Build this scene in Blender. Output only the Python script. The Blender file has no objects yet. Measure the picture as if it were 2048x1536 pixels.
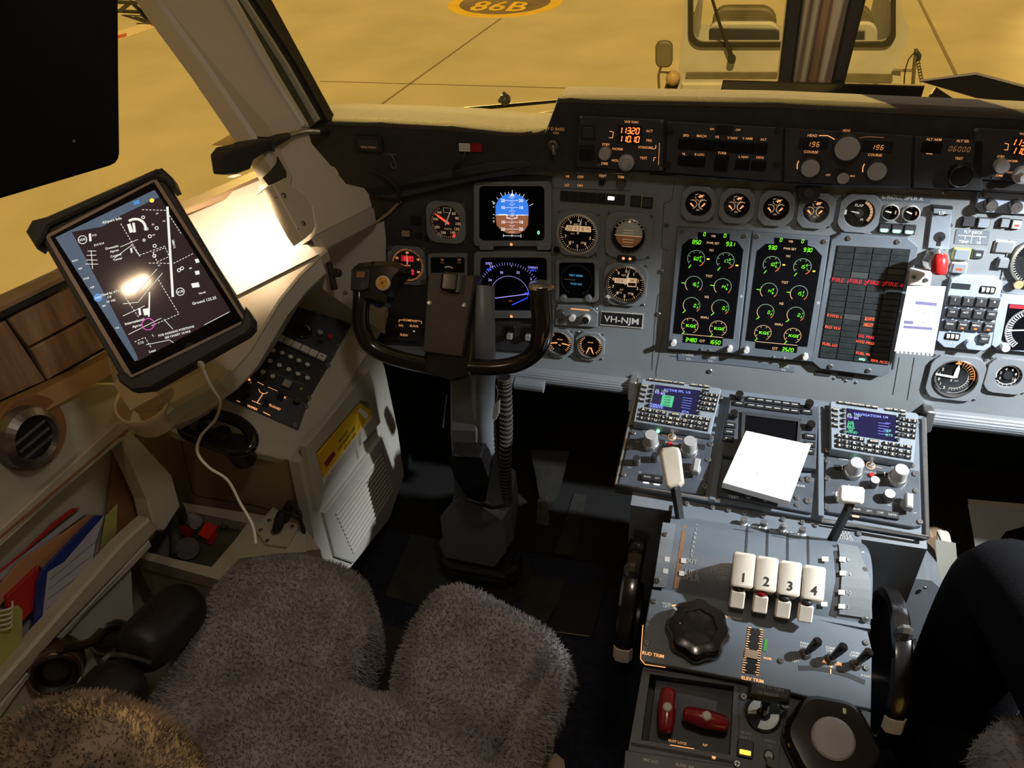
import bpy, math, random
from mathutils import Vector as V, Matrix
random.seed(7)
pi=math.pi; sin=math.sin; cos=math.cos
def rad(a): return a*pi/180
scn=bpy.context.scene; COL=scn.collection
# ------------------------------------------------------------ camera
FPX=1620.0; PX0,PY0=1024.0,768.0
_x=V((7024,838,-1620)).normalized(); _f=V((525,-1278,1620)); _f=(_f-_x*_f.dot(_x)).normalized()
_z=_x.cross(_f)
if _z.y>0: _z=-_z
RW=Matrix((_x,_f,_z))                     # rows: world axes in (right,down,forward) coordinates
CAM=V((-.14,0,1.5))
def cray(x,y): return RW@V((x-PX0,y-PY0,FPX))
cd=bpy.data.cameras.new('camera'); cam=bpy.data.objects.new('camera',cd); COL.objects.link(cam)
cd.sensor_fit='HORIZONTAL'; cd.sensor_width=36; cd.lens=36*FPX/2048; cd.clip_start=.02; cd.clip_end=400
cr,cu,cb=RW@V((1,0,0)),RW@V((0,-1,0)),RW@V((0,0,-1))
cam.matrix_world=Matrix(((cr.x,cu.x,cb.x,CAM.x),(cr.y,cu.y,cb.y,CAM.y),(cr.z,cu.z,cb.z,CAM.z),(0,0,0,1)))
scn.camera=cam
# ------------------------------------------------------------ world, lamps, exposure
w=bpy.data.worlds.new('night'); scn.world=w; w.use_nodes=True
bg=w.node_tree.nodes['Background']; bg.inputs[0].default_value=(.30,.19,.06,1); bg.inputs[1].default_value=.6
scn.view_settings.view_transform='Standard'; scn.view_settings.look='None'
scn.view_settings.exposure=0; scn.view_settings.gamma=1
try: scn.view_settings.use_curve_mapping=False
except Exception: pass
def lamp(name,kind,loc,target,energy,color,size=.05,spot=60,blend=.3):
    l=bpy.data.lights.new(name,kind); l.energy=energy; l.color=color
    if kind=='SUN': l.angle=size
    elif kind=='AREA': l.size=size
    else: l.shadow_soft_size=size
    if kind=='SPOT': l.spot_size=rad(spot); l.spot_blend=blend
    o=bpy.data.objects.new(name,l); COL.objects.link(o); o.location=loc
    o.rotation_euler=(V(target)-V(loc)).to_track_quat('-Z','Y').to_euler(); return o
lamp('apron_floodlight','SUN',(3,-22,26),(0,0,0),4.3,(1,.65,.15),.02)
lamp('apron_mast_light','SPOT',(16,34,14),(9.5,16,-2.4),26000,(1,.66,.2),.3,22,.12)
lamp('front_mast_light','SPOT',(-11,22,7),(-.2,1.4,1.08),62000,(1,.66,.17),.25,4.4,.6)
lamp('first_officer_map_lamp','SPOT',(.78,.95,1.30),(.30,1.12,.60),135,(.92,.96,1.0),.018,60,.5)
_g=lamp('reading_lamp_beam','SPOT',(0,0,1),(0,0,0),2.6,(1,.72,.45),.008,120,.6)
_c=lamp('tablet_glare_light','AREA',(-.868,.485,1.385),(-.85,.76,1.0),.35,(1,.72,.45),.05); _c.data.shape='RECTANGLE'; _c.data.size_y=.014; _c.rotation_euler.z+=.9  # added lamp, placed to show as a glare streak in the tablet glass
lamp('dome_light','POINT',(-.10,.42,1.86),(0,0,0),6.2,(1,.88,.80),.06)
# ------------------------------------------------------------ frames: local plane axes, z towards the viewer
class Fr:
    def __init__(s,o,x,y,z): s.o,s.x,s.y,s.z=V(o),V(x).normalized(),V(y).normalized(),V(z).normalized()
    def px(s,X,Y,h=0):
        r=cray(X,Y); o=s.o+s.z*h; t=(o-CAM).dot(s.z)/r.dot(s.z); p=CAM+r*t-s.o
        return V((p.dot(s.x),p.dot(s.y)))
    def p3(s,X,Y,h=0): a=s.px(X,Y,h); return V((a.x,a.y,h))
    def wd(s,u,v,h=0): return s.o+s.x*u+s.y*v+s.z*h
    def wpx(s,X,Y,h=0): a=s.px(X,Y,h); return s.wd(a.x,a.y,h)
    def sub(s,X,Y,h=0): a=s.px(X,Y,h); return Fr(s.wd(a.x,a.y,h),s.x,s.y,s.z)
    def at(s,u,v,h=0): return Fr(s.wd(u,v,h),s.x,s.y,s.z)
    def roll(s,a): return Fr(s.o,s.x*cos(a)+s.y*sin(a),s.y*cos(a)-s.x*sin(a),s.z)
    def M(s): return Matrix(((s.x.x,s.y.x,s.z.x,s.o.x),(s.x.y,s.y.y,s.z.y,s.o.y),(s.x.z,s.y.z,s.z.z,s.o.z),(0,0,0,1)))
def frame(o,n,xh=(1,0,0)):
    n=V(n).normalized(); x=V(xh); x=(x-n*x.dot(n)).normalized(); return Fr(o,x,n.cross(x),n)
def frame3(a,b,c,flip=False):          # plane through three world points, x along a->b
    a,b,c=V(a),V(b),V(c); n=(b-a).cross(c-a).normalized()
    if n.dot(CAM-a)<0: n=-n
    return frame(a,n,b-a)
def dep(X,Y,d): return CAM+cray(X,Y)/FPX*d
def onp(X,Y,o,n):
    r=cray(X,Y); o=V(o); n=V(n); return CAM+r*((o-CAM).dot(n)/r.dot(n))
WF=Fr((0,0,0),(1,0,0),(0,1,0),(0,0,1))
# ------------------------------------------------------------ materials
MC={}
def M(name,col=None,rough=.5,metal=0,emit=None,es=1,noise=.0,nscale=30,bump=0,bscale=200,coat=0,spec=.5,sheen=0,col2=None,wear=None):
    if name in MC: return MC[name]
    m=bpy.data.materials.new(name); m.use_nodes=True; nt=m.node_tree; b=nt.nodes['Principled BSDF']
    c=tuple(col)+(1,); b.inputs['Base Color'].default_value=c; b.inputs['Roughness'].default_value=rough
    b.inputs['Metallic'].default_value=metal; b.inputs['Specular IOR Level'].default_value=spec
    if coat: b.inputs['Coat Weight'].default_value=coat; b.inputs['Coat Roughness'].default_value=.08
    if sheen: b.inputs['Sheen Weight'].default_value=sheen; b.inputs['Sheen Roughness'].default_value=.4
    if emit: b.inputs['Emission Color'].default_value=tuple(emit)+(1,); b.inputs['Emission Strength'].default_value=es
    tc=nt.nodes.new('ShaderNodeTexCoord')
    if noise or col2:
        n=nt.nodes.new('ShaderNodeTexNoise'); n.inputs['Scale'].default_value=nscale; n.inputs['Detail'].default_value=5
        nt.links.new(tc.outputs['Object'],n.inputs['Vector'])
        mx=nt.nodes.new('ShaderNodeMix'); mx.data_type='RGBA'
        lo=tuple(v*(1-noise) for v in col)+(1,); hi=(tuple(col2)+(1,)) if col2 else tuple(min(1,v*(1+noise)) for v in col)+(1,)
        mx.inputs[6].default_value=lo; mx.inputs[7].default_value=hi
        rp=nt.nodes.new('ShaderNodeValToRGB'); rp.color_ramp.elements[0].position=.35; rp.color_ramp.elements[1].position=.65
        nt.links.new(n.outputs['Fac'],rp.inputs[0]); nt.links.new(rp.outputs[0],mx.inputs[0])
        out=mx.outputs[2]
        if wear:                       # small chips of bare metal / dirt specks
            n3=nt.nodes.new('ShaderNodeTexNoise'); n3.inputs['Scale'].default_value=wear[1]; n3.inputs['Detail'].default_value=8
            nt.links.new(tc.outputs['Object'],n3.inputs['Vector'])
            r3=nt.nodes.new('ShaderNodeValToRGB'); r3.color_ramp.elements[0].position=wear[2]; r3.color_ramp.elements[1].position=wear[2]+.02
            nt.links.new(n3.outputs['Fac'],r3.inputs[0])
            m3=nt.nodes.new('ShaderNodeMix'); m3.data_type='RGBA'; nt.links.new(r3.outputs[0],m3.inputs[0])
            nt.links.new(out,m3.inputs[6]); m3.inputs[7].default_value=tuple(wear[0])+(1,); out=m3.outputs[2]
        nt.links.new(out,b.inputs['Base Color'])
    if bump:
        n2=nt.nodes.new('ShaderNodeTexNoise'); n2.inputs['Scale'].default_value=bscale; n2.inputs['Detail'].default_value=4
        nt.links.new(tc.outputs['Object'],n2.inputs['Vector'])
        bp=nt.nodes.new('ShaderNodeBump'); bp.inputs['Strength'].default_value=bump; bp.inputs['Distance'].default_value=.002
        nt.links.new(n2.outputs['Fac'],bp.inputs['Height']); nt.links.new(bp.outputs[0],b.inputs['Normal'])
    MC[name]=m; return m
def glassmat(name,gl=.12,rough=.02,tint=(1,1,1)):
    if name in MC: return MC[name]
    m=bpy.data.materials.new(name); m.use_nodes=True; nt=m.node_tree; nt.nodes.clear()
    o=nt.nodes.new('ShaderNodeOutputMaterial'); t=nt.nodes.new('ShaderNodeBsdfTransparent'); g=nt.nodes.new('ShaderNodeBsdfGlossy')
    t.inputs[0].default_value=tuple(tint)+(1,); g.inputs['Roughness'].default_value=rough
    fr=nt.nodes.new('ShaderNodeFresnel'); fr.inputs[0].default_value=1.45
    mu=nt.nodes.new('ShaderNodeMath'); mu.operation='MULTIPLY'; mu.inputs[1].default_value=gl*8
    nt.links.new(fr.outputs[0],mu.inputs[0]); mx=nt.nodes.new('ShaderNodeMixShader')
    nt.links.new(mu.outputs[0],mx.inputs[0]); nt.links.new(t.outputs[0],mx.inputs[1]); nt.links.new(g.outputs[0],mx.inputs[2])
    nt.links.new(mx.outputs[0],o.inputs[0]); MC[name]=m; return m
OR=(1,.40,.13)
M('panel',(.175,.195,.205),.42,0,noise=.07,nscale=9,bump=.12,bscale=500,wear=((.3,.31,.32),35,.735))
M('bezel',(.18,.20,.215),.38,0,noise=.05,nscale=20,bump=.08,bscale=600)
M('ped',(.125,.150,.175),.36,0,noise=.10,nscale=12,bump=.1,bscale=500,wear=((.42,.43,.44),28,.72))
M('dkpanel',(.030,.032,.035),.5,0,noise=.15,nscale=30,bump=.1,bscale=600)
M('radio',(.055,.065,.08),.38,0,noise=.12,nscale=30,bump=.1,bscale=700,wear=((.2,.2,.2),60,.74))
M('cdu',(.20,.235,.27),.4,0,noise=.08,nscale=25)
M('black',(.012,.012,.013),.45,0,noise=.1,nscale=30)
M('matt',(.008,.008,.008),.6,spec=.12)
M('gloss',(.010,.009,.009),.16,0,noise=.1,nscale=30,coat=.5)
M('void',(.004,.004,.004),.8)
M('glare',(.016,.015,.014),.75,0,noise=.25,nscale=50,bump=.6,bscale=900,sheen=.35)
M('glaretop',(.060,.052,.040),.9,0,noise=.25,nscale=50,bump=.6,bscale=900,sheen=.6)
M('beige',(.42,.38,.30),.45,0,noise=.05,nscale=6,bump=.06,bscale=300)
M('pillar',(.52,.48,.43),.5,0,noise=.05,nscale=6,bump=.05,bscale=300)
M('cream',(.46,.45,.38),.42,0,noise=.05,nscale=8,bump=.06,bscale=300)
M('louvre',(.40,.39,.34),.5,0,noise=.05,nscale=8)
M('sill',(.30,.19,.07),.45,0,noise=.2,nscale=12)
M('metal',(.55,.55,.54),.28,.9,noise=.1,nscale=60)
M('dmetal',(.20,.19,.18),.35,.8,noise=.2,nscale=60)
M('screw',(.34,.34,.33),.3,.85,noise=.15,nscale=300)
M('slot',(.03,.03,.03),.6)
M('knob',(.36,.36,.36),.35,.1,noise=.05,nscale=50)
M('knobl',(.62,.61,.58),.35,0,noise=.04,nscale=50)
M('white',(.80,.78,.72),.4,0,noise=.05,nscale=20)
M('lever',(.80,.73,.62),.38,0,noise=.10,nscale=14,wear=((.25,.17,.10),22,.72))
M('paper',(.83,.80,.78),.65,0,noise=.02,nscale=10)
M('ink',(.35,.33,.40),.8)
M('purpleink',(.16,.15,.30),.8)
M('red',(.55,.02,.02),.28,0,noise=.1,nscale=30,coat=.4)
M('dred',(.28,.008,.02),.25,0,noise=.1,nscale=30,coat=.5)
M('yellow',(.75,.47,.02),.4,0,noise=.12,nscale=14)
M('orange',(.70,.33,.03),.4)
M('green',(.05,.30,.05),.5)
M('face',(.008,.008,.009),.4,0,spec=.1)
M('screen',(.004,.004,.005),.2,0,spec=.08)
M('txtw',(.62,.62,.58),.5)
M('txtg',(.33,.34,.33),.5)
M('txto',(.6,.35,.2),.5,emit=OR,es=.55)
M('txto2',(.6,.35,.2),.5,emit=OR,es=1.1)
M('txtd',(.4,.25,.16),.5,emit=OR,es=.16)
M('dial',(.75,.62,.45),.5,emit=(1,.62,.32),es=.42)
M('dialw',(.85,.83,.78),.5,emit=(1,.8,.6),es=.12)
M('led',(.4,.02,.01),.4,emit=(1,.16,.03),es=3.2)
M('redlit',(.3,.02,.02),.4,emit=(1,.05,.06),es=.9)
M('redband',(.30,.02,.03),.4,emit=(.8,.01,.03),es=.38)
M('oranlit',(.4,.05,.02),.4,emit=(1,.10,.05),es=1.1)
M('amber',(.5,.25,.0),.4,emit=(1,.55,.05),es=1.8)
M('grn',(.05,.3,.02),.4,emit=(.22,1,.02),es=1.1)
M('grnw',(.2,.5,.3),.4,emit=(.25,1,.45),es=2.2)
M('scale',(.15,.25,.18),.4,emit=(.42,.62,.42),es=.42)
M('scaleo',(.3,.2,.1),.4,emit=(.9,.55,.32),es=.6)
M('scaler',(.3,.05,.02),.4,emit=(1,.18,.06),es=.7)
M('sky',(.02,.1,.4),.4,emit=(.035,.20,.78),es=1)
M('gnd',(.2,.08,.04),.4,emit=(.27,.095,.045),es=1)
M('wlit',(.7,.7,.75),.4,emit=(.85,.87,1),es=1)
M('vio',(.2,.2,.7),.4,emit=(.42,.36,1),es=1)
M('blu',(.02,.05,.7),.4,emit=(.03,.08,1),es=1.1)
M('cyan',(.05,.3,.5),.4,emit=(.06,.32,.55),es=.9)
M('fmsb',(.1,.1,.4),.4,emit=(.22,.34,.95),es=.9)
M('fmsg',(.05,.25,.12),.4,emit=(.04,.28,.13),es=.9)
M('fmsbg',(.005,.005,.02),.12,emit=(.012,.012,.05),es=.8)
M('eadi',(.004,.004,.006),.2,spec=.08)
M('keyw',(.75,.66,.5),.45,emit=(1,.7,.4),es=.10)
M('floor',(.016,.019,.036),.95,0,noise=.3,nscale=60,bump=.5,bscale=800)
M('floormetal',(.035,.034,.030),.42,.3,noise=.3,nscale=20,bump=.1)
M('fleece',(.31,.29,.30),.9,0,noise=.18,nscale=14,sheen=.4,bump=.6,bscale=160)
M('leather',(.006,.005,.005),.5,0,noise=.2,nscale=30,bump=.3,bscale=150)
M('cloth',(.004,.004,.005),.95,0,noise=.2,nscale=30,bump=.3,bscale=300,spec=.1)
M('skin',(.35,.2,.13),.5,0)
M('column',(.15,.165,.18),.4,0,noise=.08,nscale=12,bump=.08,bscale=400)
M('plank',(.30,.20,.13),.75,0,noise=.3,nscale=9,bump=.2,bscale=60)
_n=[n for n in MC['plank'].node_tree.nodes if n.type=='TEX_NOISE'][0]; _mp=MC['plank'].node_tree.nodes.new('ShaderNodeMapping'); _mp.inputs['Scale'].default_value=(3,.35,3)
_tc=[n for n in MC['plank'].node_tree.nodes if n.type=='TEX_COORD'][0]; MC['plank'].node_tree.links.new(_tc.outputs['Object'],_mp.inputs[0]); MC['plank'].node_tree.links.new(_mp.outputs[0],_n.inputs['Vector']); _n.inputs['Scale'].default_value=22
M('olive',(.045,.05,.03),.6,0,noise=.3,nscale=30)
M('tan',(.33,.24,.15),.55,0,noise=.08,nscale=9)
M('blue',(.015,.03,.20),.35); M('redf',(.45,.02,.02),.45); M('yelf',(.40,.42,.12),.5); M('orangef',(.5,.25,.12),.6)
M('sheet',(.42,.43,.50),.6,0,noise=.04,nscale=8)
M('apron',(.40,.36,.30),.9,0,noise=.07,nscale=.7,bump=.15,bscale=20,col2=(.44,.395,.32))
M('joint',(.20,.15,.10),.9); M('patch',(.16,.12,.09),.9,noise=.2,nscale=2); M('ypaint',(.62,.42,.05),.8,noise=.08,nscale=3); M('rpaint',(.4,.09,.04),.8); M('wpaint',(.6,.5,.4),.8)
M('lightpatch',(.60,.50,.38),.9,0,noise=.05,nscale=.8)
M('tugw',(.36,.37,.42),.5,0,noise=.08,nscale=3); M('tugg',(.10,.09,.075),.6,noise=.2,nscale=5); M('gasket',(.015,.015,.014),.6)
M('rubber',(.012,.012,.012),.6,0,noise=.2,nscale=40)
M('wood',(.26,.13,.06),.5,0,noise=.1,nscale=10)
glassmat('glass',.05,.03); glassmat('windowglass',.03,.01); glassmat('instglass',.045,.06)
# ------------------------------------------------------------ text outlines
TX={}
def txmesh(s,bold=0):
    k=(s,bold)
    if k in TX: return TX[k]
    c=bpy.data.curves.new('t','FONT'); c.body=s; c.size=1; c.resolution_u=2; c.offset=.018*bold; c.align_x='CENTER'
    o=bpy.data.objects.new('t',c); me=bpy.data.meshes.new_from_object(o)
    vs=[(v.co.x,v.co.y) for v in me.vertices]; fs=[tuple(p.vertices) for p in me.polygons]
    bpy.data.meshes.remove(me); bpy.data.objects.remove(o); bpy.data.curves.remove(c)
    TX[k]=(vs,fs); return TX[k]
SEG={'0':'abcdef','1':'bc','2':'abged','3':'abgcd','4':'fgbc','5':'afgcd','6':'afgecd','7':'abc','8':'abcdefg','9':'abcdfg','-':'g',' ':'','K':'efgbc','G':'afedc','S':'afgcd','.':''}
SL={'a':((0,1),(1,1)),'b':((1,1),(1,.5)),'c':((1,.5),(1,0)),'d':((0,0),(1,0)),'e':((0,0),(0,.5)),'f':((0,.5),(0,1)),'g':((0,.5),(1,.5))}
# ------------------------------------------------------------ mesh builder
class MB:
    def __init__(s,mat='black'): s.v=[];s.f=[];s.mi=[];s.ms=[];s.sm=[];s.m=mat;s.T=None;s.smooth=False
    def mat(s,m): s.m=m; return s
    def add(s,vs,fs):
        b=len(s.v)
        if s.T is not None: vs=[s.T@V((p[0],p[1],p[2])) for p in vs]
        s.v+=[tuple(p) for p in vs]
        if s.m not in s.ms: s.ms.append(s.m)
        k=s.ms.index(s.m)
        for f in fs: s.f.append(tuple(b+i for i in f)); s.mi.append(k); s.sm.append(s.smooth)
        return s
    def quad(s,a,b,c,d): return s.add([a,b,c,d],[(0,1,2,3)])
    def prism(s,pts,z0,z1,ch=0,bot=True):
        n=len(pts); P=[V((p[0],p[1])) for p in pts]
        ar=sum(P[i].x*P[(i+1)%n].y-P[(i+1)%n].x*P[i].y for i in range(n))
        if ar<0: P.reverse()
        vs=[(p.x,p.y,z0) for p in P]; rings=1
        if ch:
            vs+=[(p.x,p.y,z1-ch) for p in P]; rings=2
            Q=inset(P,ch); vs+=[(p.x,p.y,z1) for p in Q]
        else: vs+=[(p.x,p.y,z1) for p in P]
        fs=[]
        for r in range(rings):
            for i in range(n): j=(i+1)%n; fs.append((r*n+i,r*n+j,(r+1)*n+j,(r+1)*n+i))
        fs.append(tuple(rings*n+i for i in range(n)))
        if bot: fs.append(tuple(reversed(range(n))))
        return s.add(vs,fs)
    def frame(s,outer,inner,z0,z1,zi=None):     # plate with a hole: outer / inner rings with equal counts
        n=len(outer); zi=z0 if zi is None else zi
        vs=[(p[0],p[1],z0) for p in outer]+[(p[0],p[1],z1) for p in outer]+[(p[0],p[1],z1) for p in inner]+[(p[0],p[1],zi) for p in inner]
        fs=[]
        for r in range(3):
            for i in range(n): j=(i+1)%n; fs.append((r*n+i,r*n+j,(r+1)*n+j,(r+1)*n+i))
        return s.add(vs,fs)
    def box(s,x0,x1,y0,y1,z0,z1,ch=0): return s.prism([(x0,y0),(x1,y0),(x1,y1),(x0,y1)],z0,z1,ch)
    def rbox(s,x0,x1,y0,y1,z0,z1,r,ch=0,n=4): return s.prism(rrect(x0,x1,y0,y1,r,n),z0,z1,ch)
    def lathe(s,prof,x=0,y=0,n=28,cap=True):
        vs=[];fs=[]
        for r,z in prof:
            for i in range(n): a=2*pi*i/n; vs.append((x+r*cos(a),y+r*sin(a),z))
        for k in range(len(prof)-1):
            for i in range(n): j=(i+1)%n; fs.append((k*n+i,k*n+j,(k+1)*n+j,(k+1)*n+i))
        if cap: fs.append(tuple((len(prof)-1)*n+i for i in range(n)))
        return s.add(vs,fs)
    def cyl(s,x,y,z0,z1,r,r1=None,ch=0,n=20):
        r1=r if r1 is None else r1
        pr=[(r,z0),(r1,z1-ch),(r1-ch,z1)] if ch else [(r,z0),(r1,z1)]
        return s.lathe(pr,x,y,n)
    def disc(s,x,y,z,r,n=32): return s.add([(x+r*cos(2*pi*i/n),y+r*sin(2*pi*i/n),z) for i in range(n)],[tuple(range(n))])
    def arc(s,x,y,r,wd,a0,a1,z,n=24):          # clockwise degrees from 12 o'clock
        vs=[];fs=[]
        for i in range(n+1):
            a=rad(a0+(a1-a0)*i/n); vs+=[(x+(r-wd/2)*sin(a),y+(r-wd/2)*cos(a),z),(x+(r+wd/2)*sin(a),y+(r+wd/2)*cos(a),z)]
        for i in range(n): fs.append((2*i,2*i+1,2*i+3,2*i+2))
        return s.add(vs,fs)
    def line(s,a,b,wd,z):
        d=V((b[0]-a[0],b[1]-a[1])); 
        if d.length<1e-9: return s
        q=V((-d.y,d.x)).normalized()*wd/2
        return s.add([(a[0]+q.x,a[1]+q.y,z),(a[0]-q.x,a[1]-q.y,z),(b[0]-q.x,b[1]-q.y,z),(b[0]+q.x,b[1]+q.y,z)],[(0,1,2,3)])
    def pline(s,pts,wd,z):
        for a,b in zip(pts,pts[1:]): s.line(a,b,wd,z)
        return s
    def ticks(s,x,y,r0,r1,a0,a1,n,wd,z):
        for i in range(n+1):
            a=rad(a0+(a1-a0)*i/n); s.line((x+r0*sin(a),y+r0*cos(a)),(x+r1*sin(a),y+r1*cos(a)),wd,z)
        return s
    def text(s,t,x,y,h,z=.0004,rot=0,bold=0,sx=1,shear=0):
        vs,fs=txmesh(t,bold); c,n=cos(rad(rot)),sin(rad(rot)); o=[]
        for a,b in vs:
            b=(b-.34)*h*1.38; a=a*h*1.38*sx+b*shear; o.append((x+a*c-b*n,y+a*n+b*c,z))
        return s.add(o,fs)
    def seg(s,t,x,y,h,z,wd=None,sl=.12,pitch=None):   # seven-segment digits centred on x,y
        cw=h*.5; pitch=pitch or h*.78; wd=wd or h*.15; n=len(t.replace('.','')); x0=x-pitch*n/2+(pitch-cw)/2; k=0
        for ch in t:
            if ch=='.':
                xx=x0+(k-1)*pitch+cw+(pitch-cw)*.45; s.line((xx,y-h/2),(xx,y-h/2+wd),wd,z); continue
            for q in SEG.get(ch,''):
                (a,b),(c,d)=SL[q]; A=V((a*cw,(b-.5)*h)); B=V((c*cw,(d-.5)*h)); e=(B-A).normalized()*wd*.35; A+=e;B-=e
                s.line((x0+k*pitch+A.x+A.y*sl,y+A.y),(x0+k*pitch+B.x+B.y*sl,y+B.y),wd,z)
            k+=1
        return s
    def tube(s,pts,r,n=10,closed=False,cap=True):
        P=[V(p) for p in pts]; m=len(P); R=r if isinstance(r,(list,tuple)) else [r]*m; vs=[];fs=[]; up=None
        for i in range(m):
            a=P[(i-1)%m] if (closed or i>0) else P[i]; b=P[(i+1)%m] if (closed or i<m-1) else P[i]
            t=(b-a).normalized()
            if up is None: up=t.orthogonal().normalized()
            up=(up-t*up.dot(t)).normalized(); w_=t.cross(up)
            for k in range(n): an=2*pi*k/n; vs.append(P[i]+(up*cos(an)+w_*sin(an))*R[i])
        for i in range(m if closed else m-1):
            j=(i+1)%m
            for k in range(n): l=(k+1)%n; fs.append((i*n+k,i*n+l,j*n+l,j*n+k))
        if cap and not closed: fs.append(tuple(range(n))); fs.append(tuple((m-1)*n+k for k in range(n)))
        return s.add(vs,fs)
    def loft(s,loops,closed=True,cap=True):
        n=len(loops[0]); vs=[p for l in loops for p in l]; fs=[]
        for k in range(len(loops)-1):
            for i in range(n if closed else n-1): j=(i+1)%n; fs.append((k*n+i,k*n+j,(k+1)*n+j,(k+1)*n+i))
        if cap and closed: fs.append(tuple(range(n))); fs.append(tuple((len(loops)-1)*n+i for i in range(n)))
        return s.add(vs,fs)
    def sphere(s,c,r,n=14,sc=(1,1,1)):
        vs=[];fs=[];m=n//2
        for i in range(m+1):
            t=pi*i/m
            for k in range(n): a=2*pi*k/n; vs.append((c[0]+r*sc[0]*sin(t)*cos(a),c[1]+r*sc[1]*sin(t)*sin(a),c[2]+r*sc[2]*cos(t)))
        for i in range(m):
            for k in range(n): l=(k+1)%n; fs.append((i*n+k,i*n+l,(i+1)*n+l,(i+1)*n+k))
        return s.add(vs,fs)
    def screw(s,x,y,z,r=.0028,mt='screw'):
        o=s.m; s.m=mt; s.lathe([(r,z),(r,z+r*.35),(r*.75,z+r*.6)],x,y,10); s.m='slot'; a=random.random()*pi
        for k in (0,pi/2): s.line((x-r*.6*cos(a+k),y-r*.6*sin(a+k)),(x+r*.6*cos(a+k),y+r*.6*sin(a+k)),r*.28,z+r*.62)
        s.m=o; return s
    def build(s,name,parent=None,fr=None,world=False,label=None,bevel=0,sub=0,smooth=None):
        me=bpy.data.meshes.new(name); vs=s.v
        if world:
            inv=(wmat(parent) if parent else fr.M()).inverted(); vs=[tuple(inv@V(p)) for p in vs]
        me.from_pydata(vs,[],s.f)
        for m in s.ms: me.materials.append(MC[m])
        me.polygons.foreach_set('material_index',s.mi)
        me.polygons.foreach_set('use_smooth',[bool(q) if smooth is None else smooth for q in s.sm]); me.validate(); me.update()
        o=bpy.data.objects.new(name,me); COL.objects.link(o)
        if parent: o.parent=parent
        elif fr: o.matrix_world=fr.M()
        if label: o['label']=label
        if smooth:
            try:
                me.set_sharp_from_angle(angle=rad(38))
            except Exception: pass
        if bevel:
            b=o.modifiers.new('bevel','BEVEL'); b.width=bevel; b.segments=2; b.limit_method='ANGLE'
        if sub:
            b=o.modifiers.new('subsurf','SUBSURF'); b.levels=sub; b.render_levels=sub
        return o
def wmat(o):
    m=o.matrix_basis.copy()
    if o.parent: return wmat(o.parent)@m
    return m
def inset(P,d):
    n=len(P); Q=[]
    for i in range(n):
        a,b,c=P[i-1],P[i],P[(i+1)%n]; e1=(b-a).normalized(); e2=(c-b).normalized()
        n1=V((-e1.y,e1.x)); n2=V((-e2.y,e2.x)); m=(n1+n2); 
        if m.length<1e-6: m=n1
        m=m.normalized(); k=max(.4,m.dot(n1)); Q.append(b+m*d/k)
    return Q
def rrect(x0,x1,y0,y1,r,n=4):
    if isinstance(r,(int,float)): r=[r]*4
    out=[]
    for (cx,cy,a0),q in zip(((x1-r[0],y1-r[0],0),(x0+r[1],y1-r[1],90),(x0+r[2],y0+r[2],180),(x1-r[3],y0+r[3],270)),r):
        for i in range(n+1): a=rad(a0+90*i/n); out.append((cx+q*cos(a),cy+q*sin(a)))
    return out
def octo(w_,h_,c): 
    a,b=w_/2,h_/2; return [(a,-b+c),(a,b-c),(a-c,b),(-a+c,b),(-a,b-c),(-a,-b+c),(-a+c,-b),(a-c,-b)]
def circ(r,n,x=0,y=0,a0=0): return [(x+r*cos(a0+2*pi*i/n),y+r*sin(a0+2*pi*i/n)) for i in range(n)]
def thing(name,label,cat,fr,group=None,kind=None):
    o=bpy.data.objects.new(name,None); COL.objects.link(o); o.matrix_world=fr.M(); o.empty_display_size=.02
    return tag(o,label,cat,group,kind)
def tag(o,label,cat,group=None,kind=None):
    o['label']=label; o['category']=cat
    if group: o['group']=group
    if kind: o['kind']=kind
    return o
def structure(o,label=None,cat=None):
    o['kind']='structure'
    if label: o['label']=label
    if cat: o['category']=cat
    return o
def smooth_path(pts,n=8):
    P=[V(p) for p in pts]; out=[]
    for i in range(len(P)-1):
        p0=P[max(0,i-1)];p1=P[i];p2=P[i+1];p3=P[min(len(P)-1,i+2)]
        for k in range(n):
            t=k/n; out.append(.5*((2*p1)+(-p0+p2)*t+(2*p0-5*p1+4*p2-p3)*t*t+(-p0+3*p1-3*p2+p3)*t**3))
    out.append(P[-1]); return out
# ------------------------------------------------------------ the main planes of the flight deck
PM=frame(dep(1397,406,1.41),(0,-cos(rad(12)),sin(rad(12))))          # instrument panel
_pf=onp(1560,808,(0,1.150,.604),(0,-.2678,.9635))
PU=frame((0,1.150,.604),(0,-sin(rad(15.5)),cos(rad(15.5))))          # radio tray of the pedestal
QD=frame((0,.86,.530),(0,-.02,1))                                     # quadrant cover (chord)
TRM=frame((0,.717,.5165),(0,-sin(rad(13.8)),cos(rad(13.8))))         # trim panel
AFT=frame((0,.62,.478),(0,-sin(rad(13.8)),cos(rad(13.8))))           # rear of the pedestal
# ============================================================ OUTSIDE
GZ=-2.4
GF=frame((0,0,GZ),(0,0,1))
def pxs(fr,L,h=0): return [tuple(fr.px(x,y,h)) for x,y in L]
def pp(mb,fr,L,h0,h1,mat=None,ch=0):
    if mat: mb.mat(mat)
    return mb.prism(pxs(fr,L,h1),h0,h1,ch)
b=MB('apron'); b.box(-90,90,-30,120,-.3,0); structure(b.build('ground_apron',fr=GF),'yellow lit concrete apron outside the windscreen','apron')
def gmark(name,label,polys,cat='marking',h=.006):
    b=MB()
    for mt,L,hh in polys: b.mat(mt).prism(pxs(GF,L,hh),.0,hh)
    o=b.build(name,fr=GF); tag(o,label,cat,kind='structure'); return o
c=GF.px(1010,6); b=MB('ypaint'); b.cyl(c.x,c.y,0,.006,1.17,n=48); b.mat('patch').cyl(c.x,c.y,0,.012,.93,n=48)
b.mat('ypaint')
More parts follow.
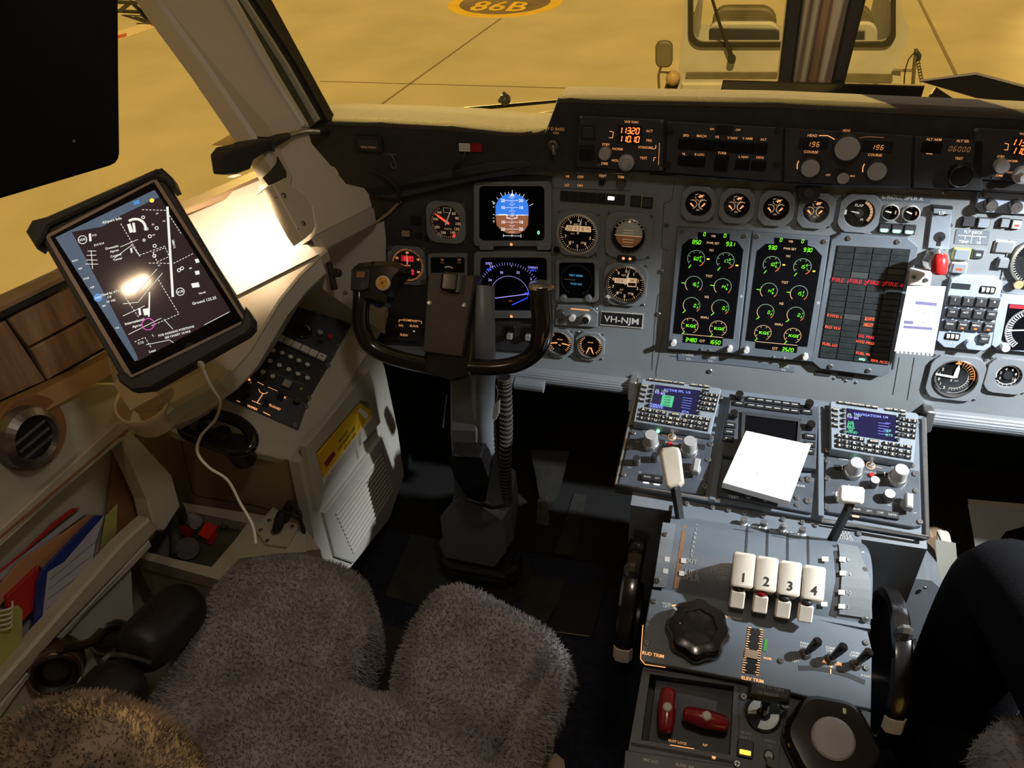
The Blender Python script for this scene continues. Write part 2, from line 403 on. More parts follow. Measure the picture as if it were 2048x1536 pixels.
vs,fs=txmesh('86B',1); b.add([(c.x-.02+u*.74,c.y-.32+(v-.36)*1.05,.018) for u,v in vs],fs)
tag(b.build('stand_marking',fr=GF),'dark oval ringed in yellow reading 86B painted on the apron','marking',kind='structure')
def gline(name,label,a,b_,wd,mt,h=.006,cat='joint'):
    p,q=GF.px(*a),GF.px(*b_); b=MB(mt); b.line(p,q,wd,h); return tag(b.build(name,fr=GF),label,cat,kind='structure')
gline('apron_joint','thin dark joint running diagonally below the 86B oval',(1002,37),(735,229),.035,'joint')
gline('apron_joint','faint joint line crossing the apron just above the wiper',(640,163),(1400,184),.02,'joint')
gline('apron_joint','thin dark joint line right of the tow tractor',(1832,-12),(1912,150),.05,'joint')
gmark('painted_band','pale stripe with red ends on the apron beside the black visor',[('wpaint',[(225,66),(345,28),(345,42),(225,84)],.006),('rpaint',[(225,73),(252,66),(253,72),(225,80)],.012),('rpaint',[(300,47),(342,33),(343,38),(303,52)],.012)])
gmark('painted_patch','grey apron patch with a yellow corner behind the reading lamp arm',[('patch',[(424,290),(500,246),(560,262),(545,296),(480,292)],.006),('ypaint',[(480,292),(512,272),(548,272),(545,300)],.012)])
# black lattice trolley at the top left
t=thing('lattice_trolley','black lattice equipment frame on the apron, cut by the top edge','trolley',GF.sub(300,24))
o0=GF.px(300,24); b=MB('rubber')
def gp(x,y,h): return tuple(GF.p3(x,y,h)-V((o0.x,o0.y,0)))
for a,c_ in (((236,22,.1),(345,27,.1)),((236,4,.5),(345,8,.5)),((240,22,.1),(262,4,.5)),((262,4,.5),(284,24,.1)),((284,24,.1),(305,6,.5)),((305,6,.5),(330,26,.1)),((232,-8,.5),(345,-12,.9))):
    b.tube([gp(*a),gp(*c_)],.04,6)
b.build('lattice_frame',t)
b=MB('rubber'); b.T=Matrix.Translation(gp(290,25,.1))@Matrix.Rotation(pi/2,4,'X'); b.cyl(0,0,-.05,.05,.1,n=16); b.build('wheel',t)
# ---- tow tractor
TG=frame((0,8.0,-.6),(0,-1,0)); t=thing('tow_tractor','white aircraft tow tractor parked facing the nose of the aircraft','tractor',TG.at(0.35,0,0))
TF=TG.at(.35,0,0)
def rpx(fr,x0,x1,y0,y1,r,slope=0,n=5,h=0):   # rounded rect given in picture coordinates
    return [tuple(fr.px(X,Y+slope*(X-x0),h)) for X,Y in rrect(x0,x1,y0,y1,r,n)]
b=MB('tugw')
outer=[tuple(TF.px(x,y)) for x,y in [(1800,-90)]*6+[(1374,-90)]*6+[(1354,186)]*6+[(1790,192)]*6]
inner=rpx(TF,1386,1782,-60,84,[22,22,22,22])
inner=[tuple(TF.px(x,y)) for x,y in rrect(1386,1782,-60,84,22,5)]
# picture y grows downwards: rrect order must match outer order (right-bottom first there)
inner=inner; oc=[(1800,192)]*6+[(1354,186)]*6+[(1374,-90)]*6+[(1808,-90)]*6
b.frame([tuple(TF.px(x,y)) for x,y in oc],inner,-.05,0,-.06)
b.build('front_panel',t)
b=MB('gasket'); g1=[tuple(TF.px(x,y)) for x,y in rrect(1377,1791,-69,93,26,5)]; b.frame(g1,inner,0,.03,-.03); b.build('windscreen_seal',t,label='black rubber seal')
b=MB('windowglass'); b.add([(p[0],p[1],-.03) for p in inner],[tuple(range(len(inner)))]); b.build('windscreen_glass',t)
b=MB('tugw'); A=TF.px(1356,186); B=TF.px(1790,190); T1=TF.px(1374,-90); T2=TF.px(1806,-90)
for u0,u1 in ((A.x,A.x+.06),(B.x-.06,B.x)): b.box(u0,u1,A.y,A.y+.60,-2.2,-.05)
b.box(A.x,B.x,A.y-.45,A.y+.03,-2.4,-.05,.03); b.build('body',t)
b=MB('tugg'); pp(b,TF,[(1372,146),(1555,146),(1553,160),(1370,160)],0,.03,'tugg'); pp(b,TF,[(1660,148),(1785,150),(1785,164),(1662,162)],0,.03,'tugg')
b.mat('tugw'); pp(b,TF,[(1362,166),(1560,166),(1560,188),(1360,186)],0,.14,'tugw',.02); b.build('bumper',t)
for (x0,x1,y0) in ((1424,1553,16),(1672,1748,14)):
    s=frame((0,8.75,-.6),(0,-1,0)); q=MB('tugg'); s2=TF
    L=[(p[0],p[1]) for p in [s.px(x,y) for x,y in rrect(x0,x1,y0,100,[8,8,34,40] if 0 else 30,5)]]
    q.T=Matrix.Translation((-.35,0,-.75)); q.prism(L,-.14,0,.02); q.mat('tugw'); L=[tuple(s.px(x,y)) for x,y in rrect(x0-6,x1+6,42,110,20,4)]; q.prism(L,-.05,.05,.02)
    q.build('driver_seat',t)
b=MB('rubber'); b.tube([TF.p3(1416,-30,.06),TF.p3(1440,50,.07),TF.p3(1463,112,.05)],[.012,.014,.02],8); b.cyl(*TF.px(1464,116),0,.07,.035); b.build('wiper',t)
b=MB('tugg'); L=pxs(TF,rrect(1311,1345,82,134,12,4),.1); b.prism(L,.07,.13,.015); b.build('mirror',t)
b=MB('dmetal'); b.tube([TF.p3(1322,132,.09),TF.p3(1317,150,.09),TF.p3(1318,184,.09),TF.p3(1336,190,.0)],.012,8); b.tube([TF.p3(1320,144,.09),TF.p3(1354,147,0)],.010,8); b.build('mirror_arm',t)
b=MB('tan'); b.T=Matrix.Translation(TF.p3(1346,156,.03)); b.sphere((0,0,0),.07); b.build('indicator_lamp',t)
b=MB('rubber'); pp(b,TF,[(1325,188),(1334,170),(1352,168),(1352,188)],-.3,.02,'rubber'); b.build('wheel',t)
b=MB('dmetal'); b.tube([TF.p3(1832,98,.05),TF.p3(1829,130,.05),TF.p3(1824,192,.05)],.016,8); b.tube([TF.p3(1786,141,.02),TF.p3(1827,141,.05)],.012,8)
b.mat('rubber').tube([TF.p3(1832,104,.05),TF.p3(1838,112,.05),TF.p3(1836,120,.05)],.022,8)
b.tube(smooth_path([TF.p3(1830,104,.06),TF.p3(1817,120,.08),TF.p3(1810,145,.06),TF.p3(1808,172,.04)]),.006,6)
for i in range(9): b.tube([tuple(TF.p3(1834+i*1.1,112+i*6,.05)+V((.012*cos(a),.02*sin(a),0))) for a in [k*pi/4 for k in range(8)]],.004,5,closed=True)
b.build('chain_post',t)
# ============================================================ COCKPIT SHELL
def slab(name,pts,th,mat,label=None,cat=None):
    fr=frame3(pts[0],pts[1],pts[2]); L=[((V(p)-fr.o).dot(fr.x),(V(p)-fr.o).dot(fr.y)) for p in pts]
    b=MB(mat); b.prism(L,-th,0); return structure(b.build(name,fr=fr),label,cat)
b=MB('floor'); b.box(-1.25,1.25,-1.4,1.9,-.05,0); structure(b.build('floor'),'dark blue carpeted cockpit floor','floor')
b=MB('beige'); b.box(-1.35,1.35,-1.4,1.0,1.95,2.0); structure(b.build('ceiling'))
b=MB('beige'); b.box(-1.35,1.35,-1.45,-1.4,0,2); structure(b.build('wall_back'))
b=MB('beige'); b.box(1.06,1.11,-1.4,1.6,0,1.98); structure(b.build('wall_right'))
b=MB('beige'); b.prism([(-1.4,0),(.55,0),(.55,1.0),(.0,1.45),(-1.4,1.9)],1.12,1.16); 
b.T=Matrix(((0,0,-1,0),(1,0,0,0),(0,1,0,0),(0,0,0,1))); b.v=[]; b.f=[]; b.mi=[]; b.sm=[]
b.prism([(-1.4,.0),(1.5,.0),(1.5,.66),(.9,.72),(.3,.84),(-1.4,.9)],1.13,1.17); b.box(-1.4,.35,.80,1.98,1.05,1.09); structure(b.build('wall_left'))
slab('ceiling_front',[(-1.35,1.0,1.97),(1.35,1.0,1.97),(1.1,1.25,1.62),(-1.1,1.25,1.62)],.03,'beige')
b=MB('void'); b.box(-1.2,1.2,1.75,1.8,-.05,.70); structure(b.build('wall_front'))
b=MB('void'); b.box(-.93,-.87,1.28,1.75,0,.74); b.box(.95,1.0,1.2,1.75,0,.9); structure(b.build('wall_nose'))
b=MB('void'); b.box(-.95,.95,1.24,1.74,0,.003); structure(b.build('footwell_shade'),'black sheet for the shade on the footwell floor under the instrument panel','mat')  # black sheet added over the carpet to stand for the shade here
# ---- left windscreen pillar with its lower corner trim
PL=frame3(dep(640,245,1.46),dep(420,0,1.33),dep(735,450,1.46)); PL=frame(PL.o,PL.z,(1,0,0))
t=thing('windscreen_pillar','beige moulded pillar between the side window and the left windscreen','pillar',PL,kind='structure')
EX=(-170,-250)
b=MB('pillar')
b.prism(pxs(PL,[(205,-170),(268,-70),(318,0),(342,38),(410,126),(472,219),(533,308),(549,338),(548,352),(536,372),(568,357),(590,380),(607,391),(621,413),(628,453),(624,477),(747,415),(740,387),(729,373),(693,365),(667,333),(626,286),(615,246),(478,0),(430,-80),(375,-170)],0),-.035,0,.004)
b.build('pillar_body',t,bevel=.002)
b=MB('beige'); pp(b,PL,[(208,-170),(318,0),(410,126),(533,308),(549,338),(548,352),(560,366),(585,380),(590,352),(575,322),(543,253),(441,137),(330,0),(222,-170)],-.02,.016,'beige',.006); b.build('window_flange',t,label='lit beige flange along the side window')
b=MB('cream'); pp(b,PL,[(362,-170),(458,0),(548,154),(609,250),(622,252),(561,150),(472,0),(376,-170)],-.02,.010,'cream',.004); b.build('rib',t,label='raised pale rib')
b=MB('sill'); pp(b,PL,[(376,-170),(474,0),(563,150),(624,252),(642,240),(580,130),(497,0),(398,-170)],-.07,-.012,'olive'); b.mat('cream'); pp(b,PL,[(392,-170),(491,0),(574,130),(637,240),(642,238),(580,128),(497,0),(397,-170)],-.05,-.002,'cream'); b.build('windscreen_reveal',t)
b=MB('gasket'); pp(b,PL,[(398,-170),(498,0),(580,128),(644,240),(672,238),(612,128),(543,0),(450,-170)],-.07,.0,'gasket'); b.mat('black'); pp(b,PL,[(410,-170),(512,0),(594,128),(656,240),(660,240),(600,128),(520,0),(418,-170)],-.05,.006,'black'); b.build('windscreen_seal',t,label='black rubber windscreen seal')
b=MB('pillar'); 
P1=[PL.p3(622,477,0),PL.p3(747,415,0),PL.p3(753,445,-.02),PL.p3(636,505,-.02)]; b.quad(*P1)
b.quad(PL.p3(636,505,-.02),PL.p3(753,445,-.02),PL.p3(753,455,-.14),PL.p3(640,515,-.14))
b.build('lower_return',t)
b=MB('gasket'); pp(b,PL,[(556,312),(574,344),(574,354),(543,367),(531,351),(548,336),(556,322)],.012,.019,'gasket',.001); b.build('window_seal_corner',t,label='black seal at the window corner')
# clip bracket
CB=PL.sub(590,420,.02); t=thing('clip_bracket','pale screwed paper clip bracket on the pillar foot','bracket',CB)
b=MB('beige'); b.prism(pxs(CB,[(542,370),(568,357),(579,373),(607,391),(621,413),(628,453),(622,466),(605,481),(592,462)]),-.02,.004,.0015); b.build('plate',t,label='pale painted plate')
b=MB('screw')
for x,y in ((567,391),(606,447)): b.screw(*CB.px(x,y,.004),.004,.0045,'dmetal')
b.mat('slot')
for x,y in ((552,396),(596,458)): b.disc(*CB.px(x,y,.004),.0045,.0016,8)
b.build('screws',t)
# ---- centre post
CP=frame(dep(1630,150,1.50),(0,-.93,.36)); t=thing('centre_post','ribbed windscreen centre post between black seals','pillar',CP,kind='structure')
def strip(xt0,xt1,xb0,xb1): # top edge y=-170 extrapolated from y=0 and y=158
    e=lambda a,b_:a+(a-b_)*170/158
    return [(e(xt0,xb0),-170),(xt0,0),(xb0,165),(xb1,165),(xt1,0),(e(xt1,xb1),-170)]
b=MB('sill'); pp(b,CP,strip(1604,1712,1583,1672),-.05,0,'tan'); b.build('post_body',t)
for nm,a,h,mt in (('left_seal',(1574,1606,1556,1585),.02,'gasket'),('right_seal',(1700,1732,1664,1690),.02,'gasket')):
    b=MB(mt); pp(b,CP,strip(*a),-.04,h,mt,.004); b.build('rubber_seal',t)
for a,h,mt in (((1608,1622,1586,1592),.012,'pillar'),((1628,1642,1600,1611),.016,'cream'),((1668,1690,1638,1650),.016,'pillar'),((1644,1664,1613,1634),.006,'plank')):
    b=MB(mt); pp(b,CP,strip(*a),-.01,h,mt,.003); b.build('rib',t)
# windscreen panes
def pane(name,pts,label):
    b=MB('windowglass'); fr=frame3(*pts[:3]); b.add([((V(p)-fr.o).dot(fr.x),(V(p)-fr.o).dot(fr.y),0) for p in pts],[tuple(range(len(pts)))]); structure(b.build(name,fr=fr),label,'window')
pane('window_1',[(-.95,1.37,1.0),(-.03,1.52,1.0),(-.03,1.30,1.6),(-.85,1.2,1.6)],'left windscreen pane')
pane('window_2',[(.03,1.52,1.0),(.95,1.37,1.0),(.85,1.2,1.6),(.03,1.30,1.6)],'right windscreen pane')
# ---- side window sill region (left)
SWX=frame((-1.06,.75,.93),(.965,-.26,.05),(.26,.965,0))
a1,a2=SWX.wpx(-40,640),SWX.wpx(560,340)
t=thing('side_window_frame','lower frame of the left side window with its brown inner lining','window frame',SWX,kind='structure')
b=MB('beige'); pp(b,SWX,[(-60,640),(131,551),(369,420),(560,335),(580,352),(372,430),(131,562),(-60,656)],-.03,.004,'tan',.002); b.build('window_frame',t)
b=MB('gasket'); pp(b,SWX,[(-60,652),(135,562),(135,572),(-60,668)],-.03,.002,'rubber'); b.build('window_seal',t)
pane('window_3',[tuple(SWX.wpx(-80,650,-.01)),tuple(SWX.wpx(560,345,-.01)),tuple(SWX.wpx(300,-100,-.01)),tuple(SWX.wpx(-200,-60,-.01))],'left side window pane')
b=MB('plank')
pp(b,SWX,[(-60,674),(12,642),(92,762),(60,775),(-60,830)],-.02,0,'plank',.0015); b.build('lining_board',t,label='brown grained board, largest')
b=MB('plank'); pp(b,SWX,[(16,640),(140,574),(240,620),(177,630),(58,694)],-.02,0,'plank',.0015); b.build('lining_board',t)
b=MB('plank'); pp(b,SWX,[(62,698),(180,636),(260,650),(236,680),(96,760)],-.02,0,'plank',.0015); b.build('lining_board',t)
b=MB('void'); pp(b,SWX,[(-60,660),(200,540),(300,620),(236,684),(96,766),(-60,836)],-.04,-.012,'void'); b.build('lining_gap',t)
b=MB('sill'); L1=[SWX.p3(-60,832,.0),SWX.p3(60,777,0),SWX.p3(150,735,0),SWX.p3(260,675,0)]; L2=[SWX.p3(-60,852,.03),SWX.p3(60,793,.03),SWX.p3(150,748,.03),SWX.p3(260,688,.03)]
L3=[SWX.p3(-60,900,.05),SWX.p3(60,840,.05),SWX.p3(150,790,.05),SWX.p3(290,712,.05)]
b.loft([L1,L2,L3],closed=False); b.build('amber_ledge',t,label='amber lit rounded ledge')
# ============================================================ shared small parts
def K(fr,X,Y): return (fr.px(X+6,Y)-fr.px(X-6,Y)).length/12
_scm={}
def scr(par,fr,X=None,Y=None,r=.0026,z=0,mt='screw',uv=None):
    key=(round(r,4),mt)
    if key not in _scm:
        b=MB(mt); b.screw(0,0,0,r,mt); o=b.build('screw',par); _scm[key]=o.data
    else: o=bpy.data.objects.new('screw',_scm[key]); COL.objects.link(o); o.parent=par
    p=uv if uv is not None else fr.px(X,Y,z); o.location=(p[0],p[1],z); o.rotation_euler=(0,0,random.random()*3); return o
def osamp(w_,h_,c,n):          # n points of an octagon outline at the angles of an n-gon circle
    O=[V(p) for p in octo(w_,h_,c)]; out=[]
    for i in range(n):
        a=2*pi*(i+.5)/n; d=V((cos(a),sin(a))); best=None
        for k in range(8):
            p,q=O[k],O[(k+1)%8]; e=q-p; det=d.x*(-e.y)+e.x*d.y
            if abs(det)<1e-12: continue
            t=(p.x*(-e.y)+e.x*p.y)/det; s_=(d.x*p.y-d.y*p.x)/det
            if t>0 and -1e-6<=s_<=1+1e-6 and (best is None or t<best): best=t
        out.append(tuple(d*best))
    return out
def ocirc(r,n): return [(r*cos(2*pi*(i+.5)/n),r*sin(2*pi*(i+.5)/n)) for i in range(n)]
def bezel(t,w_,h_,c,r,ht=.007,mat='bezel',n=32,off=(0,0)):
    b=MB(mat); o=[(p[0]+off[0],p[1]+off[1]) for p in osamp(w_,h_,c,n)]
    b.frame(o,ocirc(r,n),0,ht,-.003); bz=b.build('bezel',t,bevel=.0008)
    for sx in (-1,1):
        for sy in (-1,1): scr(bz,None,uv=((w_/2-.0035)*sx+off[0],(h_/2-.0035)*sy+off[1]),z=.001 if c>.008 else ht,r=.0024)
def glass(t,r,z=.004):
    b=MB('instglass'); b.disc(0,0,z,r); b.build('glass',t)
def hand(t,a,l,wd,z,mat='dialw',tail=.006,label=None,blunt=False,at=(0,0)):
    b=MB(mat); a=rad(a); d=V((sin(a),cos(a))); q=V((d.y,-d.x)); o=V(at)
    P=[o-d*tail+q*wd*.6,o-d*tail-q*wd*.6,o+d*l*.7-q*wd*.5,o+d*l-q*(wd*.5 if blunt else wd*.08),o+d*l+q*(wd*.5 if blunt else wd*.08),o+d*l*.7+q*wd*.5]
    b.prism([tuple(p) for p in P],z,z+.0007); b.build('pointer',t,label=label)
def knob(par,name,x,y,r,h,mat='knob',z=0,cap=None,n=24,label=None,skirt=0):
    b=MB(mat)
    pr=[(r*1.15,z),(r*1.15,z+h*.2),(r,z+h*.3),(r*.96,z+h*.92),(r*.86,z+h)] if skirt else [(r,z),(r*.97,z+h*.9),(r*.85,z+h)]
    b.smooth=True; b.lathe(pr,x,y,n,cap=False); b.smooth=False
    b.mat(cap or mat); b.disc(x,y,z+h,r*.86,n)
    return b.build(name,par,label=label)
def clr(L,x0,y0,s): return [(x0+x/s,y0+y/s) for x,y in L]
# ============================================================ COAMING (glareshield)
FA=frame((0,1.325,.97),(0,-cos(rad(4)),sin(rad(4))))
t=thing('glareshield','black fabric-covered coaming running along the top of the instrument panel','glareshield',FA,kind='structure')
top=[(560,250),(640,250),(760,254),(900,262),(1010,273),(1062,272),(1090,268),(1113,207),(1140,206),(1320,211),(1550,216),(1800,228),(2120,243),(2620,275)]
bot=[(2620,430),(2120,392),(1998,384),(1817,375),(1598,368),(1299,347),(1140,346),(1125,342),(1010,352),(880,372),(790,396),(700,384),(668,335),(560,300)]
b=MB('glare'); b.prism(pxs(FA,top+bot),-.05,0,.002)
b.build('fascia',t)
# top surface, padded front roll
b=MB('glare'); f0=[FA.p3(x,y,0) for x,y in top]; 
f1=[p+V((0,.006,-.010)) for p in f0]; f2=[p+V((0,.0075,-.03)) for p in f0]
inv=FA.M().inverted()
f3=[inv@(FA.M()@p+V((0,.085,.0))) for p in f0]; f4=[inv@(FA.M()@p+V((0,.20,-.028 if top[i][0]<1100 else -.055))) for i,p in enumerate(f0)]; f5=[inv@(FA.M()@p+V((0,.36,-.22))) for p in f0]
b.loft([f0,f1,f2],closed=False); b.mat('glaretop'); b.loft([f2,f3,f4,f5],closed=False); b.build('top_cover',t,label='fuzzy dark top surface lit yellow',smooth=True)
b=MB('glare'); a_=[FA.p3(x,y,0) for x,y in bot[:7]]; c_=[p+V((0,.0,-.10)) for p in a_]; b.loft([a_,c_],closed=False); b.mat('gloss')
b.tube([p+V((0,.001,-.002)) for p in a_[:6]],.0035,8); b.build('lower_lip',t,label='glossy black lower lip')
# brown lit lower edge of the left half
b=MB('wood'); pp(b,FA,[(700,384),(756,392),(835,356),(905,342),(975,326),(1052,322),(1060,332),(1000,352),(900,372),(790,398)],0,.003,'dkpanel',.001)
b.build('padded_edge',t,label='padded edge catching brown light')
# loose end under the pillar
b=MB('glare'); b.loft([[FA.p3(700,384,-.01),FA.p3(790,396,-.01),FA.p3(800,402,-.012),FA.p3(760,440,-.01)],[FA.p3(700,384,-.06),FA.p3(790,396,-.06),FA.p3(800,402,-.06),FA.p3(760,440,-.06)]]); 
b.mat('tan'); b.tube([FA.p3(754,444,-.008),FA.p3(780,424,-.008),FA.p3(801,402,-.010)],.003,6); b.build('end_flap',t)
# small things on the left fascia
fr=FA.sub(740,286,.001); q=thing('annunciator','small dark annunciator window on the left coaming fascia','annunciator',fr)
b=MB('black'); b.rbox(-.026,.026,-.014,.014,0,.008,.003,.001); b.build('case',q); b=MB('dkpanel'); b.rbox(-.020,.020,-.009,.009,.008,.0085,.001); b.mat('txtd').text('HDG V/NAV',0,-.005,.004,.0088); b.build('window',q)
fr=FA.sub(932,293,.001); q=thing('clip','little white label clip with a red window on the left coaming fascia','clip',fr)
b=MB('knobl'); b.rbox(-.011,.009,-.007,.007,.004,.007,.001,.0004); b.mat('ink'); 
for i in range(3): b.line((-.008,.003-i*.003),(.006,.003-i*.003),.0006,.0072)
b.build('label_tag',q); b=MB('dred'); b.rbox(.009,.030,-.008,.007,.0,.003,.001); b.build('red_window',q)
b=MB('leather'); b.tube(smooth_path([(.0,-.008,.006),(-.004,-.02,.012),(-.018,-.034,.014),(-.022,-.045,.010),(-.014,-.052,.006)]),.0022,6); b.build('lead',q)
fr=FA.sub(790,322,.001); q=thing('hook','small metal snap hook hanging on the left coaming fascia','hook',fr)
b=MB('dmetal'); b.tube(smooth_path([(-.012,.012,.004),(-.004,.014,.006),(.0,.006,.006),(.004,-.006,.006),(.0,-.012,.006),(-.006,-.008,.006),(-.006,.0,.006)]),.0016,6); b.tube([(-.02,.013,.003),(-.02,.013,.006),(.006,.014,.006)],.001,6); b.build('hook_wire',q)
fr=FA.sub(800,350,0); q=thing('cable','thin black cable hanging below the left coaming','cable',fr)
b=MB('rubber'); b.tube(smooth_path([FA.p3(744,340,.004)-fr_ if 0 else fr.p3(744,340,.006),fr.p3(770,352,.014),fr.p3(792,372,.015),fr.p3(799,392,.008),fr.p3(797,404,.0)]),.0028,8); o=b.build('cable_core',q)
# gooseneck reading lamp
LF=FA.sub(640,266,.01); q=thing('reading_lamp','black gooseneck reading lamp reaching out from the left end of the coaming','lamp',LF)
E_=lambda x,y,h: LF.p3(x,y,h)
D_=lambda x,y,d: LF.M().inverted()@dep(x,y,d)
b=MB('metal'); path=smooth_path([D_(648,264,1.47),D_(612,263,1.40),D_(588,268,1.36),D_(572,274,1.33)],10); b.tube(path,.0035,8)
for i in range(0,len(path)-1,1):
    p=path[i]; d=(path[i+1]-p).normalized(); b.tube([p-d*.0009,p+d*.0009],.0048,8)
b.build('gooseneck',q,label='ribbed metal neck')
b=MB('rubber'); b.tube([D_(652,265,1.48),D_(636,264,1.45)],.0075,12); b.build('swivel_base',q)
b=MB('rubber'); b.tube([D_(576,272,1.335),D_(556,279,1.30),D_(528,291,1.26)],[.0055,.0085,.0095],12); b.build('neck_sleeve',q)
b=MB('rubber'); sec=[]; ax_=(D_(432,322,1.15)-D_(532,289,1.27)).normalized(); inv_=LF.M().inverted().to_3x3(); up_=inv_@V((0,0,1)); up_=(up_-ax_*up_.dot(ax_)).normalized(); s_=ax_.cross(up_)
for X_,Y_,d_,ww,hh,sh in ((532,288,1.27,.011,.008,0),(505,296,1.24,.013,.011,0),(488,303,1.22,.014,.013,0),(481,311,1.213,.014,.018,-.002),(452,319,1.18,.014,.019,-.002),(434,324,1.155,.010,.014,-.004)):
    p=D_(X_,Y_,d_)+up_*sh; sec.append([p+s_*(ww*cx)+up_*(hh*cy) for cx,cy in ((1,1),(-1,1),(-1,-1),(1,-1))])
b.loft(sec); b.build('lamp_head',q,bevel=.003)
M('lampglow',(1,.8,.5),.4,emit=(1,.75,.45),es=1.2); b=MB('lampglow'); p=D_(462,322,1.19)-up_*.0225; b.add([p+ax_*u+s_*v for u,v in ((-.014,-.006),(.008,-.006),(.008,.006),(-.014,.006))],[(0,1,2,3)]); b.build('lamp_lens',q,label='glowing lens under the head')
_hl=LF.M()@(D_(462,322,1.19)-up_*.036); _g.location=_hl; _g.rotation_euler=(V((-.90,1.04,.90))-_hl).to_track_quat('-Z','Y').to_euler()
# ============================================================ COAMING FACE UNITS
def funit(name,label,cat,L,X,Y,ht=.006,mat='dkpanel',grp=None):
    fr=FA.sub(X,Y,.001); t=thing(name,label,cat,fr,grp); b=MB(mat); b.prism(pxs(fr,L,ht),0,ht,.0012); b.build('panel_face',t); return fr,t
def txt(t,fr,items,mat,z,name='lettering'):
    for s_,X,Y,h in items:
        b=MB(mat); p=fr.px(X,Y,z); k=K(fr,X,Y); b.text(s_,p.x,p.y,h*k,z,bold=1); b.build(name,t)
# left cheek with a toggle
fr=FA.sub(1106,290,.001); t=thing('toggle_switch','chrome toggle switch on the left cheek of the centre coaming','switch',fr)
b=MB('dmetal'); b.lathe([(.009,0),(.009,.003),(.0065,.004),(.006,.006)],0,0,16); b.build('collar',t); b=MB('metal'); b.tube([(0,0,.004),(.003,-.004,.012),(.006,-.008,.020)],[.002,.0028,.0035],10); b.build('toggle_lever',t)
txt(t,fr,[('F D BARS',1112,258,6),('ON',1112,266,5)],'txtd',.001)
# VHF nav
for (dx,dy,lab,s1,s2,cut) in ((0,0,'left radio tuning unit in the coaming reading 113.20 and 110.10','113.20','110.10',0),(790,24,'radio tuning unit at the right edge of the picture, its red digits cut off','113.20','110.10',1)):
    L=[(1160+dx,232+dy),(1328+dx,240+dy),(1326+dx,343+dy),(1152+dx,334+dy)]
    fr,t=funit('nav_radio',lab,'radio',L,1245+dx,290+dy)
    Z=.006; q=lambda x,y,z=Z: fr.px(x+dx,y+dy,z)
    b=MB('void'); b.prism([tuple(q(*p)) for p in ((1236,250),(1284,252),(1283,289),(1234,287))],Z-.002,Z+.0003); b.mat('led')
    for s_,yy in ((s1,261),(s2,278)): p=q(1258,yy); k=K(fr,1258,yy); b.seg(s_,p.x,p.y,11.5*k,Z+.0008,pitch=8.6*k,wd=1.7*k)
    b.build('display',t,label='red seven-segment display')
    txt(t,fr,[(s_,x+dx,y+dy,5) for s_,x,y in (('VHF NAV',1263,244),('ACT',1299,262),('PRE',1298,281),('STBY',1212,289),('NORM',1235,298),('HOLD',1233,321),('DME',1209,327),('VOR/DME',1291,295),('TEST',1287,316))],'txto',Z+.0004)
    b=MB('txto2'); b.pline([tuple(q(*p)) for p in ((1219,262),(1227,264),(1225,276),(1218,275))],.0009,Z+.0005); b.pline([tuple(q(*p)) for p in ((1306,298),(1311,297),(1312,290))],.0009,Z+.0005); b.pline([tuple(q(*p)) for p in ((1319,286),(1317,330))],.0006,Z+.0005); b.pline([tuple(q(*p)) for p in ((1307,322),(1308,315),(1312,315))],.0009,Z+.0005); b.build('lit_marks',t)
    p=q(1211,305); knob(t,'mode_knob',p.x,p.y,.0105,.014,'knob',Z)
    p=q(1253,324); knob(t,'tuning_knob',p.x,p.y,.0135,.010,'knob',Z); knob(t,'inner_knob',p.x,p.y,.007,.016,'knob',Z+.004)
    for x,y in ((1162,236),(1324,244),(1197,330),(1322,336)): scr(t,fr,x+dx,y+dy,.0028,Z)
for (x,y,lab,ht) in ((1177,264,'dark square push button at the left end of the coaming unit, upper one',.002),(1174,303,'dark square push button below the other one at the left end of the coaming unit',.009)):
    fr=FA.sub(x,y,.004); t=thing('push_button',lab,'button',fr); b=MB('black'); b.rbox(-.012,.012,-.012,.012,0,ht*.5+.003,.002); b.build('housing',t); b=MB('dkpanel' if ht<.005 else 'gloss'); b.rbox(-.0095,.0095,-.0095,.0095,0,ht+.003,.001,.001); b.build('cap',t)
# autopilot mode selector
fr,t=funit('mode_selector','dark autopilot mode selector with two rows of black buttons','control panel',[(1334,243),(1566,256),(1563,364),(1331,345)],1450,300)
Z=.006
for i in range(6):
    X=1372+i*29.5; Y=287+i*2.0; p=fr.px(X,Y,Z); b=MB('matt'); b.rbox(p.x-.0118,p.x+.0118,p.y-.0085,p.y+.0085,Z,Z+.004,.001,.001); b.build('mode_button',t)
for X,Y in ((1370,321),(1396,323),(1485,329),(1517,331)): p=fr.px(X,Y,Z); b=MB('matt'); b.rbox(p.x-.0115,p.x+.0115,p.y-.008,p.y+.008,Z,Z+.004,.001,.001); b.build('mode_button',t)
p=fr.px(1443,325,Z); b=MB('matt'); b.rbox(p.x-.011,p.x+.011,p.y-.012,p.y+.012,Z,Z+.006,.001,.001); b.build('mode_button',t)
p=fr.px(1449,260,Z); b=MB('void'); b.rbox(p.x-.013,p.x+.013,p.y-.008,p.y+.008,Z,Z+.001,.001); b.build('window',t)
txt(t,fr,[('SPD',1372,271,5),('MACH',1403,272,5),('VS',1434,274,5),('V NAV',1465,276,5),('V ARM',1495,277,5),('ALT',1527,279,5),('VL',1368,308,5),('B LOC',1399,309,5),('TURB',1444,306,5),('L NAV',1487,314,5),('HDG',1520,315,5),('ON',1424,258,4),('OFF',1476,260,4)],'txto',Z+.0004)
for X,Y in ((1340,262),(1336,330),(1556,262),(1553,330)):
    p=fr.px(X,Y,Z); b=MB('black'); b.lathe([(.006,Z),(.006,Z+.002),(.0035,Z+.0022),(.0035,Z+.001)],p.x,p.y,14); b.build('fastener',t)
